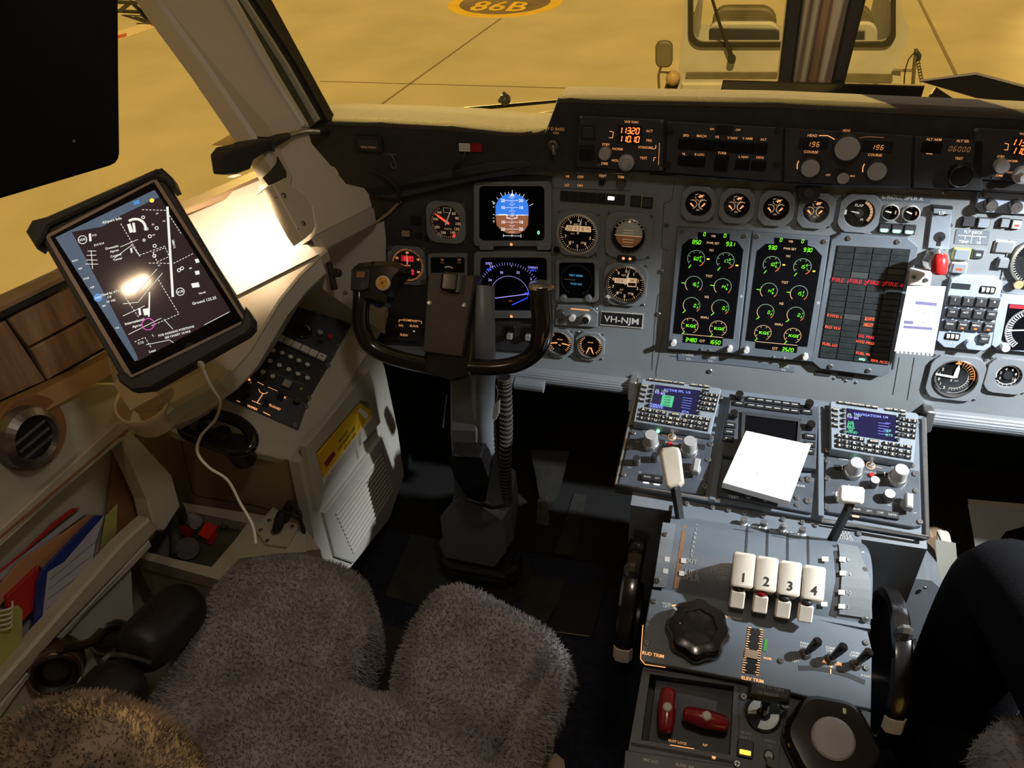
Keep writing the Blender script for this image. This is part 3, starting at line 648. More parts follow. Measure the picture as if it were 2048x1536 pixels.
# heading / course unit
fr,t=funit('course_selector','dark heading and course selector with a large round centre knob','control panel',[(1570,256),(1826,272),(1821,376),(1567,364)],1690,300)
p=fr.px(1693,291,Z); knob(t,'heading_knob',p.x,p.y,.0215,.016,'dkpanel',Z,cap='knob')
for X,Y,nm in ((1620,331,'course_knob'),(1752,337,'course_knob'),(1685,351,'heading_set_knob')):
    p=fr.px(X,Y,Z); knob(t,nm,p.x,p.y,.0165 if X!=1685 else .0105,.014,'dkpanel',Z,cap='knob')
for X,Y in ((1627,288),(1755,294)):
    p=fr.px(X,Y,Z); b=MB('void'); b.rbox(p.x-.022,p.x+.022,p.y-.009,p.y+.009,Z,Z+.0008,.001); b.mat('txto'); k=K(fr,X,Y); b.seg('196',p.x,p.y,9.5*k,Z+.0014,pitch=9*k); b.build('display',t)
txt(t,fr,[('HEAD',1625,271,5.5),('COURSE',1622,304,5.5),('COURSE',1750,310,5.5),('HDG',1693,261,5),('OFF',1656,350,4),('HDG',1704,352,4)],'txto',Z+.0004)
b=MB('txto2'); b.pline([tuple(fr.px(*c,Z)) for c in ((1638,271),(1655,271),(1665,276),(1672,281))],.0013,Z+.0005); b.mat('txtd').pline([tuple(fr.px(*c,Z)) for c in ((1713,281),(1722,275),(1735,273),(1768,275))],.001,Z+.0005)
b.mat('txto2').arc(*fr.px(1620,331,Z),.0195,.0014,250,290,Z+.0006,6).arc(*fr.px(1752,337,Z),.0195,.0014,250,290,Z+.0006,6); b.build('lit_marks',t)
# altitude selector
fr,t=funit('altitude_selector','dark altitude selector reading 06000 in the coaming','control panel',[(1830,272),(1968,282),(1964,382),(1826,376)],1900,310)
p=fr.px(1863,294,Z); b=MB('matt'); b.rbox(p.x-.014,p.x+.014,p.y-.008,p.y+.008,Z,Z+.004,.001,.001); b.build('capture_button',t)
b=MB('txto2'); b.line(tuple(fr.px(1858,286,Z)),tuple(fr.px(1867,286,Z)),.0012,Z+.0005).line(tuple(fr.px(1852,307,Z)),tuple(fr.px(1865,308,Z)),.0009,Z+.0005).line(tuple(fr.px(1881,290,Z)),tuple(fr.px(1880,300,Z)),.001,Z+.0005).line(tuple(fr.px(1846,290,Z)),tuple(fr.px(1845,300,Z)),.001,Z+.0005)
p=fr.px(1919,298,Z); k=K(fr,1919,298); b.mat('txtd'); b.seg('06000',p.x,p.y,10*k,Z+.0006,pitch=9.2*k); b.build('display',t)
txt(t,fr,[('ALT ARM',1868,279,5.5),('ALT SEL',1926,282,5.5),('TEST',1918,317,5.5)],'txto',Z+.0004)
p=fr.px(1921,347,Z); knob(t,'altitude_knob',p.x,p.y,.0185,.014,'gloss',Z)
# ---- objects on top of the coaming
TB=frame(dep(1640,190,1.43),(0,-.97,.24)); t=thing('compass_shelf','long black shelf standing on the coaming under the centre post','shelf',TB)
b=MB('gloss'); b.prism(pxs(TB,[(1446,160),(1850,172),(1842,198),(1440,187)]),-.04,0,.002); b.mat('gloss').prism(pxs(TB,[(1800,196),(1842,198),(1846,214),(1804,212)]),-.03,0,.002)
b.prism(pxs(TB,[(1440,187),(1452,187),(1424,205),(1382,206),(1388,199),(1420,196)]),-.02,0,.001); b.build('shelf_body',t)
b=MB('dmetal'); b.prism(pxs(TB,[(1396,196),(1440,184),(1442,188),(1400,201)],.002),0,.002); b.build('clamp_plate',t)
TB2=frame(dep(1950,190,1.42),(.1,-.9,.42)); t=thing('clipboard','black clipboard with a pale edge propped on the coaming at the right','clipboard',TB2)
b=MB('black'); b.prism(pxs(TB2,[(1840,162),(1952,147),(2110,190),(2110,212),(1955,196)]),-.004,0); b.build('board',t)
b=MB('paper'); b.prism(pxs(TB2,[(1838,160),(1952,144),(2110,186),(2110,191),(1952,149),(1842,163)],.001),-.002,.001); b.build('sheet_edge',t)
TB3=frame(dep(1873,196,1.39),(.1,-.9,.42)); b=MB('black'); b.prism(pxs(TB3,[(1873,174),(1906,196),(1892,217),(1848,212)]),-.012,0,.001); tag(b.build('card_holder',fr=TB3),'small black square card standing on the coaming beside the clipboard','card')
# ---- windscreen wiper outside
WP=frame(dep(1000,205,1.66),(0,-1,.2)); t=thing('windscreen_wiper','long black windscreen wiper lying across the foot of the left windscreen','wiper',WP)
b=MB('rubber'); b.prism(pxs(WP,[(722,232),(1272,187),(1272,192),(1110,206),(900,226),(724,240)]),-.01,0,.001); b.build('wiper_blade',t)
b=MB('dmetal'); p=WP.p3(1010,199,.01); b.T=Matrix.Translation(p); b.sphere((0,0,0),.012,12,(1,1,1.2)); b.tube([(-.012,-.004,0),(-.004,.004,.004),(.0,.014,.0)],.004,8); b.T=None; b.build('pivot_nut',t)
b=MB('rubber'); b.prism(pxs(WP,[(1020,236),(1110,224),(1110,234),(1060,240)]),-.03,-.02); b.build('wiper_arm',t)
# ============================================================ MAIN INSTRUMENT PANEL
t=thing('instrument_panel','grey main instrument panel carrying all the dials and screens','instrument panel',PM,kind='structure')
b=MB('panel'); b.prism(pxs(PM,[(700,350),(1000,330),(2600,412),(2600,925),(1845,828),(1275,768),(772,728),(768,640),(762,520),(757,430)]),-.012,-.001,.001); b.build('panel_plate',t)
b=MB('dkpanel'); b.prism(pxs(PM,[(755,380),(1000,345),(1104,352),(1102,640),(1000,700),(768,690),(763,520)],-.0006),-.006,-.0006); b.build('left_plate',t,label='darker left plate')
b=MB('slot')
for L in ([(1349,360),(1344,400),(1328,407),(1323,495),(1336,502)],[(1316,590),(1309,655),(1304,740)],[(1316,590),(1330,584)],[(1340,712),(1590,735)],[(1313,753),(1312,745),(1330,640)],[(1799,715),(1786,790)],[(1829,715),(1815,800)]):
    b.pline([tuple(PM.px(*c)) for c in L],.0010,-.0004)
b.build('seam',t)
for x,y in ((1333,450),(1323,543),(1317,628),(1420,742),(1890,384),(1900,450)): scr(t,PM,x,y,.0045,-.001)
for x,y in ((1668,757),(1688,758),(1692,762),(1712,765)): scr(t,PM,x,y,.0025,-.001)
b=MB('slot'); b.prism(pxs(PM,[(1630,742),(1662,745),(1660,753),(1630,750)]),-.001,.0005); b.prism(pxs(PM,[(1675,746),(1708,749),(1706,759),(1674,755)]),-.001,.0005); b.build('slot_plate',t)
# foot-rest rail at the bottom of the panel
def rail(x0,y0,x1,y1,lab,clip):
    a,c=PM.wpx(x0,y0,.012),PM.wpx(x1,y1,.012); fr=frame((a+c)/2,PM.z); h=(c-a).length/2
    t=thing('hand_rail',lab,'rail',fr); b=MB('column'); r=.0165; n=64; vs=[]
    prof=[r*(1+.03*sin(k*2*pi*22/n*1.0)) for k in range(n)]
    b.T=Matrix.Rotation(pi/2,4,'Y'); b.smooth=False
    b.loft([[(prof[k]*cos(2*pi*k/n),prof[k]*sin(2*pi*k/n),z) for k in range(n)] for z in (-h,h)]); b.build('grooved_grip',t)
    b=MB('metal'); x=h*clip; b.rbox(x-.008,x+.008,-.021,.021,-.02,.022,.004,.002); b.box(x-.006,x+.006,-.05,-.01,-.02,.008); b.build('end_clamp',t)
rail(990,746,1272,770,'grooved grey rail below the captain\'s side of the instrument panel',.97)
rail(1848,833,2560,914,'grooved grey rail at the lower right edge of the instrument panel',-.985)
def rnd(name,label,cat,X,Y,rp,w_,h_,c,grp=None,ht=.007,off=(0,0)):
    fr=PM.sub(X,Y,-.001); t=thing(name,label,cat,fr,grp); r=rp*K(PM,X,Y); bezel(t,w_,h_,c,r,ht,off=off)
    return fr,t,r
def nums(b,L,r,a0,a1,h,z,bold=1):
    n=len(L)
    for i,s_ in enumerate(L):
        a=rad(a0+(a1-a0)*i/max(1,n-1)); b.text(s_,r*sin(a),r*cos(a),h,z,bold=bold)
# airspeed indicator
fr,t,r=rnd('airspeed_indicator','airspeed indicator with red and white pointers left of the blue and brown attitude screen','gauge',893.6,443.8,32,.078,.080,.012)
b=MB('face'); b.disc(0,0,0,r); b.mat('dial'); b.ticks(0,0,r*.86,r*.97,35,330,40,.0006,.0004); nums(b,['60','80','100','120','140'],r*.70,40,150,.0055,.0004); nums(b,['200','250','300'],r*.70,200,280,.005,.0004); nums(b,['340'],r*.7,320,320,.0045,.0004)
b.text('KNOTS',.002,-r*.42,.0035,.0004); b.pline([(-.006,.018),(.008,.018),(.008,.027),(-.006,.027),(-.006,.018)],.0006,.0004); b.build('dial_face',t)
hand(t,-57,r*.85,.0035,.0015,'oranlit',label='red pointer'); hand(t,22,r*.9,.002,.0024,'dialw')
for a in (205,215): 
    b=MB('white'); a=rad(a); b.prism([(r*.9*sin(a)+u,r*.9*cos(a)+v) for u,v in ((-.0015,-.003),(.0015,-.003),(.0015,.003),(-.0015,.003))],.0,.004); b.build('speed_bug',t,label='white speed bug')
b=MB('redlit'); a=rad(150); b.prism([(r*.92*sin(a)+u,r*.92*cos(a)+v) for u,v in ((-.002,-.004),(.002,-.004),(.002,.003),(-.002,.003))],.0,.004); b.build('speed_bug',t,label='reddish speed bug')
knob(t,'adjust_knob',-.039,-.032,.005,.010,'gloss'); glass(t,r)
# digital clock
fr,t,r=rnd('clock','round clock with red digits 1620 and 3000 above the left yoke horn','clock',815.5,529.8,33,.078,.078,.012)
b=MB('face'); b.disc(0,0,0,r); b.mat('txto2'); b.ticks(0,0,r*.84,r*.95,0,354,59,.0007,.0004); nums(b,['60','10','20','30','40','50'],r*.72,0,300,.0045,.0004); b.text('HOUR',0,-.001,.0028,.0004); b.build('dial_face',t)
for s_,y in (('1620',.013),('3000',-.014)):
    b=MB('redband'); b.rbox(-.013,.013,y-.006,y+.006,.0002,.0006,.001); b.mat('redlit'); b.seg(s_,0,y,.0085,.001,pitch=.006,wd=.0011); b.build('digit_window',t)
hand(t,0,r*.62,.0016,.002,'dial',tail=-.002); knob(t,'set_knob',-.034,.033,.005,.008,'dmetal'); knob(t,'set_knob',.033,-.030,.006,.009,'dmetal'); glass(t,r)
# small things on the left plate
for x,y,lab,mt in ((813,466,'pale small push switch left of the airspeed indicator','tan'),(832,440,'black square switch upper left of the airspeed indicator','void'),(838,470,'black small square beside the pale push switch','void')):
    f2=PM.sub(x,y,0); q=thing('push_switch',lab,'switch',f2); b=MB('black'); s_=.010 if mt!='void' or y<450 else .007; b.rbox(-s_,s_,-s_*.8,s_*.8,-.001,.003,.001,.0005); b.build('housing',q); b=MB(mt); b.rbox(-s_*.8,s_*.8,-s_*.6,s_*.6,.003,.006,.001,.0005); b.build('cap',q)
# trim indicator behind the yoke
fr=PM.sub(896,528,-.001); t=thing('trim_indicator','small grey-framed indicator just above the yoke hub','indicator',fr); b=MB('bezel'); O=pxs(fr,rrect(858,936,506,552,4,3)); I=pxs(fr,rrect(863,931,513,545,2,3)); b.frame(O,I,0,.006,.001); b.build('bezel',t)
b=MB('face'); b.prism(I,0,.0015); b.mat('txtd'); 
for x in (885,919): p=fr.px(x,519); b.text('20',p.x,p.y,.005,.002,bold=1); p=fr.px(x,525); b.text('UNITS',p.x,p.y,.002,.002)
b.mat('dial'); p=fr.px(898,532); b.ticks(p.x,p.y-.012,.010,.013,-40,40,8,.0005,.002); b.build('dial_face',t)
# ---- electronic screens
def eff(name,label,X0,X1,Y0,Y1,sx0,sx1,sy0,sy1):
    cx,cy=(X0+X1)/2,(Y0+Y1)/2; fr=PM.sub(cx,cy,-.001); t=thing(name,label,'screen',fr)
    k=K(fr,cx,cy); b=MB('bezel'); O=pxs(fr,rrect(X0,X1,Y0,Y1,9,4),.008); I=pxs(fr,rrect(sx0,sx1,sy0,sy1,9,4),.008); b.frame(O,I,0,.010,.003); 
    for xx in (X0+10,X1-30): b.prism(pxs(fr,rrect(xx,xx+28,Y1-6,Y1+9,4,3),.014),.0,.015,.002)
    b.build('bezel',t,bevel=.001)
    b=MB('eadi'); b.prism(I,.002,.004); b.build('display',t)
    q=MB('txto2'); p=fr.px(cx-3,Y1-3,.011); q.sphere((p.x,p.y,.011),.0028,8); q.build('photo_sensor',t)
    return fr,t,k
fr,t,k=eff('attitude_screen','attitude screen showing blue sky over brown ground',948,1103,363,492,958,1089,372,482)
Z=.0046; c=fr.px(1024.5,429,Z); U=k*1.02
b=MB('sky')
def P(x,y): return tuple(fr.px(x,y,Z))
b.add([P(x,y)+(Z,) for x,y in ((991,430),(991,411),(997,399),(1007,391),(1017,388),(1032,388),(1043,392),(1053,401),(1057,412),(1057,430))],[tuple(range(10))]); b.build('sky_half',t,label='bright blue sky half')
b=MB('gnd'); b.add([P(x,y)+(Z,) for x,y in ((991,430),(1057,430),(1056,450),(1049,461),(1038,467),(1027,468),(1016,467),(1003,461),(993,450))],[tuple(range(9))]); b.build('ground_half',t,label='brown ground half')
b=MB('wlit'); z=Z+.0005; b.line(P(991,430),P(1057,430),.0008,z)
for yy,n in ((401,'20'),(415,'10'),(444,'10'),(458,'20')):
    b.line(P(1011,yy),P(1037,yy),.0007,z)
    for xx in (1006,1042): p=P(xx,yy); b.text(n,p[0],p[1],6.2*k,z,bold=1)
for yy in (394,408,422,437,451,464): b.line(P(1018,yy),P(1030,yy),.0006,z)
for yy in (397,404,411,418,433,440,447,454): b.line(P(1021,yy),P(1027,yy),.0005,z)
b.pline([P(997,429),P(1014,429),P(1014,436),P(1021,436)],.0014,z+.0002); b.pline([P(1050,430),P(1034,430),P(1034,436),P(1028,436)],.0014,z+.0002)
b.pline([P(1023,426),P(1027,426),P(1027,431),P(1023,431),P(1023,426)],.0006,z)
for a in (-60,-45,-30,-20,-10,0,10,20,30,45,60):
    L_=10 if abs(a) in (30,60,0) else 6; a_=rad(a); R0_=39; b.line((c.x+R0_*k*sin(a_),c.y+R0_*k*cos(a_)),(c.x+(R0_+L_*.8)*k*sin(a_),c.y+(R0_+L_*.8)*k*cos(a_)),.0008,z)
b.add([P(1020,392)+(z,),P(1029,392)+(z,),P(1024.5,385)+(z,)],[(0,1,2)]); b.pline([P(1007,471),P(1042,472)],.0008,z); b.line(P(1007,468),P(1007,474),.0008,z); b.line(P(1042,468),P(1042,475),.0008,z); b.line(P(1024,469),P(1024,473),.001,z)
for y in (408,414,429,436,442): b.line(P(986,y),P(989,y),.0008,z)
p=P(988,443); b.text('5',p[0],p[1],4*k,z); p=P(987,406); b.text('F',p[0],p[1],4*k,z); b.build('scale_marks',t)
b=MB('grnw'); p=P(1077,465); b.text('0',p[0],p[1],7*k,z,bold=1); b.build('readout',t)
fr,t,k=eff('navigation_screen','navigation screen with a violet arc and blue lines behind the yoke',948,1103,503,636,960,1094,515,622)
c=fr.px(1020,590,Z); b=MB('vio'); z=Z+.0003
b.arc(c.x,c.y,38*k,.0007,-82,82,z,40).ticks(c.x,c.y,60*k,65*k,-58,58,24,.0006,z)
P2=lambda x,y: tuple(fr.px(x,y,z))
b.line(P2(984,597),P2(1056,588),.0014,z).line(P2(1023,534),P2(1023,530),.001,z)
for s_,x,y in (('30',1003,545),('33',1036,545),('24',980,560),('3',1062,558),('DIST',978,527),('2.9',983,533),('LNAV1',1066,535)): p=P2(x,y); b.text(s_,p[0],p[1],(4.6 if s_ in('DIST','2.9','LNAV1') else 5)*k,z,bold=1)
b.build('compass_arc',t)
b=MB('blu'); b.pline([P2(1024,610),P2(1056,595)],.0018,z+.0002).pline([P2(1046,588),P2(1058,584),P2(1055,592)],.0012,z+.0002)
for s_,x,y in (('NM',978,539),('WPT',1066,541)): p=P2(x,y); b.text(s_,p[0],p[1],4.5*k,z,bold=1)
b.build('course_line',t,label='blue course line'); b=MB('scaler'); p=P2(1021,602); b.text('O+',p[0],p[1],4*k,z); b.build('aircraft_mark',t)
# small square flight display
fr=PM.sub(1153,561,-.001); t=thing('flight_display','small square screen with dim cyan lines between the navigation screen and an altimeter','screen',fr); k=K(fr,1153,561)
b=MB('bezel'); b.frame(pxs(fr,rrect(1111,1197,518,604,8,3),.007),pxs(fr,rrect(1118,1189,525,597,6,3),.007),0,.009,.003)
for x in (1126,1176): b.cyl(*fr.px(x,597,.010),.003,.012,.007,ch=.002)
b.build('bezel',t,bevel=.001); b=MB('eadi'); b.prism(pxs(fr,rrect(1118,1189,525,597,6,3),.004),.002,.004); b.build('display',t)
b=MB('cyan'); 
for s_,x,y in (('VERT SPEED',1152,551),('TCAS OFF',1152,568)): p=fr.px(x,y,.0045); b.text(s_,p.x,p.y,3.8*k,.0045,bold=1)
b.build('readout',t); b=MB('txtg'); p=fr.px(1153,560,.0045); b.ticks(p.x,p.y,29*k,32*k,-150,150,36,.0005,.0045); b.mat('txtw').line(tuple(fr.px(1128,558,.0045)),tuple(fr.px(1150,560,.0045)),.0008,.005); b.build('scale_marks',t)
# altimeters
def altim(lab,X,Y,kind):
    fr,t,r=rnd('altimeter',lab,'gauge',X,Y,38,.080,.082,.014)
    b=MB('dmetal' if kind else 'cream'); b.lathe([(r*1.08,.002),(r*1.08,.009),(r*1.0,.0105),(r*.99,.004)],0,0,40,cap=False); b.build('dial_ring',t)
    b=MB('face'); b.disc(0,0,0,r); b.mat('dial'); b.ticks(0,0,r*.86,r*.96,0,352.8,49,.0006,.0004).ticks(0,0,r*.80,r*.96,0,324,9,.0011,.0004); nums(b,list('0123456789'),r*.68,0,324,.0058,.0004)
    b.text('FEET',-.004,r*.46,.0032,.0004)
    if kind: 
        b.rbox(-r*.58,r*.12,.0,r*.28,.0002,.0006,.001); b.rbox(r*.1,r*.58,-.005,r*.34,.0002,.0006,.001); b.mat('face').rbox(r*.14,r*.54,-.003,r*.08,.0007,.0009,.001); b.mat('ink').text('0',-r*.18,r*.14,.006,.001,bold=1); b.text('000',r*.34,r*.21,.004,.001,bold=1)
        for i in range(3): b.line((-r*.5+i*.003,r*.02),(-r*.44+i*.003,r*.26),.001,.001)
        b.mat('dial').text('ALT',-r*.18,-.012,.003,.0005); 
        for x in (-.011,.011): b.text('1013' if x<0 else '2992',x,-.018,.0038,.0005)
    else:
        b.rbox(-r*.62,r*.66,r*.10,r*.40,.0002,.0006,.001); b.mat('ink').text('0',-r*.14,r*.25,.0062,.001,bold=1).text('0',r*.24,r*.25,.0062,.001,bold=1).text('40',r*.5,r*.27,.004,.001)
        for i in range(3): b.line((-r*.58+i*.0035,r*.12),(-r*.48+i*.0035,r*.38),.0012,.001)
        b.mat('dial').text('ALT',-.010,-.001,.003,.0005)
        for x in (-.012,.011): b.text('1013' if x<0 else '2992',x,-.017,.0040,.0005)
    b.build('dial_face',t); hand(t,12,r*.85,.003,.0018,'dialw',tail=.001); glass(t,r)
    if kind:
        knob(t,'baro_knob',-.031,-.034,.0055,.012,'dmetal',.006,cap='slot'); b=MB('white'); b.T=Matrix.Translation((-.029,-.024,.012))@Matrix.Rotation(rad(-40),4,'Z'); b.box(-.004,.004,-.0025,.0025,0,.002); b.build('pointer_tag',t,label='white tag')
    else:
        knob(t,'baro_knob',-.037,-.031,.006,.010,'gloss',.004); b=MB('yelf'); b.T=Matrix.Translation((-.0275,-.0255,.010))@Matrix.Rotation(rad(40),4,'Z'); b.box(-.0008,.0008,-.003,.003,0,.001); b.build('paint_mark',t)
altim('altimeter in a pale ring right of the attitude screen',1156,466.7,0)
altim('altimeter with a white barometer tag above the VH-NJM plate',1251,567.4,1)
# standby horizon
fr,t,r=rnd('standby_horizon','standby horizon with a grey sky and brown ground ball','gauge',1258,470,34,.084,.084,.012)
b=MB('dmetal'); b.lathe([(r*1.05,.003),(r*1.04,.009),(r*.98,.010),(r*.95,.003)],0,0,36,cap=False); b.build('dial_ring',t)
b=MB('face'); b.disc(0,0,0,r); b.build('dial_face',t); b=MB('txtg'); b.smooth=True
def cap_(sg,mt):
    b=MB(mt); b.smooth=True; n=12; vs=[];R=r*.80
    for i in range(n+1):
        for j in range(n+1):
            a=pi*j/n; e=(pi/2)*i/n; x=R*cos(a)*cos(e*0+0); 
            y=R*sin(a)*sin(e); 
            zz=R*R-x*x-y*y; vs.append((R*cos(a),sg*R*sin(a)*sin(e)+.002,.002+.35*math.sqrt(max(0,zz))))
    fs=[(i*(n+1)+j,i*(n+1)+j+1,(i+1)*(n+1)+j+1,(i+1)*(n+1)+j) for i in range(n) for j in range(n)]
    b.add(vs,fs); return b
M('hsky',(.22,.24,.20),.5,emit=(.8,.7,.5),es=.05); M('hgnd',(.16,.05,.02),.5,emit=(1,.4,.15),es=.07)
cap_(1,'hsky').build('sky_ball',t,label='grey-green upper half'); cap_(-1,'hgnd').build('ground_ball',t,label='brown lower half')
b=MB('dial'); b.line((-r*.8,.002),(r*.8,.002),.0009,.013); 
for y in (.007,.012): b.line((-.009,y),(.009,y),.0004,.013)
for y in (-.005,-.010,-.018): b.line((-.010,y),(.010,y),.0006,.013)
b.add([(-.0025,r*.9,.006),(.0025,r*.9,.006),(0,r*.70,.006)],[(0,1,2)]); b.ticks(0,0,r*.86,r*.94,-60,60,8,.0008,.004); b.build('scale_marks',t); glass(t,r,.014)
b=MB('black'); b.rbox(-.017,.017,-.046,-.036,.002,.011,.003,.001); b.mat('txto2'); 
for x in (-.006,.006): b.sphere((x,-.041,.011),.0028,8)
b.build('cage_switch',t)
# registration plate
fr=PM.sub(1243.5,639,0); t=thing('registration_plate','black engraved plate reading VH-NJM','plate',fr)
b=MB('cream'); b.prism(pxs(fr,[(1202,622),(1287,628),(1285,657),(1200,650)]),-.001,.0015,.0003); b.build('border',t); b=MB('black'); b.prism(pxs(fr,[(1203.5,624),(1285.5,630),(1283.5,655),(1201.5,648)],.002),.001,.002); b.build('plate',t)
b=MB('txtw'); k=K(fr,1243,639); b.text('VH-NJM',0,-.0003,13*k,.0024,bold=1,sx=1.13); b.build('lettering',t)
# three-knob unit below
fr=PM.sub(1153,631,-.001); t=thing('dimmer_panel','small panel with three knobs left of the VH-NJM plate','control panel',fr)
b=MB('bezel'); b.prism(pxs(fr,[(1116,610),(1182,613),(1196,626),(1194,655),(1110,650),(1112,616)],.008),0,.008,.001); b.build('panel_face',t)
p=fr.px(1123,626,.008); knob(t,'knob',p.x,p.y,.0085,.012,'dmetal',.008); p=fr.px(1145.5,634,.008); knob(t,'knob',p.x,p.y,.0065,.010,'knobl',.008); p=fr.px(1172.5,636.5,.008); knob(t,'knob',p.x,p.y,.0085,.012,'knobl',.008,cap='black')
b=MB('txto'); p=fr.px(1160,619,.008); b.rbox(p.x-.018,p.x+.018,p.y-.0015,p.y+.0015,.008,.0084,.001); b.build('lit_strip',t)
for x,y in ((1114,612),(1192,618),(1113,648),(1188,652)): scr(t,fr,x,y,.003,.0)
# two temperature gauges
for i,(x,y,lab) in enumerate(((1119.7,684.6,'small orange-lit gauge half hidden by the right yoke horn'),(1180.7,690.5,'small orange-lit gauge right of the half hidden one, below the three-knob panel'))):
    fr,t,r=rnd('brake_gauge',lab,'gauge',x,y,24,.056,.058,.013,'brake pressure gauges')
    b=MB('dmetal'); b.lathe([(r*1.07,.002),(r*1.06,.009),(r,.010),(r*.98,.004)],0,0,32,cap=False); b.build('dial_ring',t)
    b=MB('face'); b.disc(0,0,0,r); b.mat('txto2'); b.ticks(0,0,r*.74,r*.92,40,140,9,.0009,.0004).ticks(0,0,r*.74,r*.92,220,320,9,.0009,.0004)
    b.text('BRAKE',0,.006,.0026,.0004).text('PSI',0,-.006,.0030,.0004); b.mat('void').cyl(0,r*.86,0,.0012,r*.38).cyl(0,-r*.86,0,.0012,r*.38); b.build('dial_face',t)
    for a in ((100,262) if i==0 else (158,202)):
        aa=rad(a); hand(t,a,r*.85,.0018,.002,'txto2',tail=-r*.2)
    b=MB('txtw'); b.box(-.010,.010,-.0335,-.0315,.0,.0005); b.build('caption',t); glass(t,r)
# annunciator strip and neighbours
fr=PM.sub(1185,396,-.001); t=thing('annunciator_row','row of seven dark annunciator lamps with one lit white above the altimeter','annunciator',fr)
for i in range(7):
    X=1129+i*18.6; Y=392.5+i*1.25; p=fr.px(X,Y,.004); b=MB('black'); b.rbox(p.x-.0078,p.x+.0078,p.y-.009,p.y+.009,0,.004,.001,.0006); 
    if i==5: b.mat('lit_w' if 'lit_w' in MC else M('lit_w',(.8,.7,.7),.4,emit=(1,.74,.70),es=5).name); b.rbox(p.x-.0058,p.x+.0058,p.y-.001,p.y+.005,.004,.0046,.001)
    b.build('lamp_cell',t,label='lit white lamp' if i==5 else None)
for i,(X,Y) in enumerate(((1272,402),(1295,405))):
    fr=PM.sub(X,Y,-.001); t=thing('caption_lamp',('dark caption lamp right of the annunciator row, left of the pale divider','dark caption lamp right of the pale divider')[i],'annunciator',fr,'caption lamps'); b=MB('black'); b.rbox(-.0095,.0095,-.0095,.0095,0,.004,.002,.0006); b.build('housing',t); b=MB('dkpanel'); b.rbox(-.0075,.0075,-.007,.007,.004,.005,.001,.0004); b.build('lens',t)
b=MB('yelf'); fr=PM.sub(1283.5,401,0); b.box(-.001,.001,-.011,.011,0,.002); tag(b.build('divider_strip',fr=fr),'thin pale divider strip between the two caption lamps','strip')
# marker panel under the coaming
fr=PM.sub(1188,357,-.001); t=thing('marker_panel','small panel with marker and annunciator test controls under the coaming','control panel',fr); b=MB('panel'); b.prism(pxs(fr,[(1112,332),(1262,338),(1262,382),(1104,376)],.003),0,.003,.001); b.build('panel_face',t)
txt(t,fr,[(s_,x,y,5) for s_,x,y in (('MKR',1135,340),('ALERTS',1163,341),('HI',1135,353),('OFF',1161,354),('LO',1134,370),('ON',1160,371),('KLT ANNUN',1224,344),('TEST',1205,352),('DIM',1242,354))],'txto',.0034)
p=fr.px(1205,363,.003); knob(t,'test_button',p.x,p.y,.006,.008,'gloss',.003); p=fr.px(1243,366,.003); knob(t,'dim_knob',p.x,p.y,.008,.010,'dmetal',.003)
# ---- four triple engine gauges
EG=[(1397,405.8),(1473.7,410.1),(1552,414.9),(1631.3,419.8)]
for i,(x,y) in enumerate(EG):
    fr,t,r=rnd('engine_gauge',['first','second','third','fourth'][i]+' from the left in the row of four triple engine gauges','gauge',x,y,26.3,.0585,.060,.012,'triple engine gauges',.009)
    b=MB('face'); b.disc(0,0,0,r); b.mat('scaleo'); b.arc(-r*.45,-r*.12,r*.33,.0008,-30,170,.0004).arc(r*.42,-r*.12,r*.36,.0009,-170,30,.0004); b.mat('scale' if i>=2 else 'scaleo').ticks(r*.42,-r*.12,r*.36,r*.44,-150,0,10,.0007,.0004)
    b.mat('scaleo').ticks(-r*.45,-r*.12,r*.28,r*.34,0,150,6,.0007,.0004).ticks(0,r*.45,r*.22,r*.32,90,270,6,.0009,.0004)
    b.line((-r*.30,r*.62),(-r*.08,r*.70),.001,.0004).line((r*.02,r*.66),(r*.25,r*.48),.0012,.0004).line((-r*.1,r*.5),(r*.4,r*.62),.0007,.0004); b.text('OIL',0,-r*.55,.0030,.0004); b.build('dial_face',t)
    for a,at_ in ((135,(-r*.6,-r*.05)),(220,(r*.5,.0)),(60,(0,r*.45))): hand(t,a,r*.40,.0022,.0012,'txto2',tail=0,at=at_)
    glass(t,r)
# ---- flap gauge
fr,t,r=rnd('flap_gauge','flap position gauge marked FLAP right of the engine gauges','gauge',1718,425.6,30.5,.064,.064,.012)
b=MB('face'); b.disc(0,0,0,r); b.mat('dkpanel').cyl(0,0,0,.002,r*.30); b.mat('scaleo').arc(0,0,r*.82,.0045,22,130,.0004,20); b.mat('face').ticks(0,0,r*.7,r*.95,30,120,6,.0006,.0008); b.mat('dialw').text('FLAP',-.002,r*.52,.0045,.0006,bold=1).text('30',r*.25,-r*.45,.004,.0006); b.box(-r*.98,-r*.82,-.004,.004,.0004,.0008); b.build('dial_face',t)
hand(t,-80,r*.6,.002,.002,'dialw',tail=.0); glass(t,r)
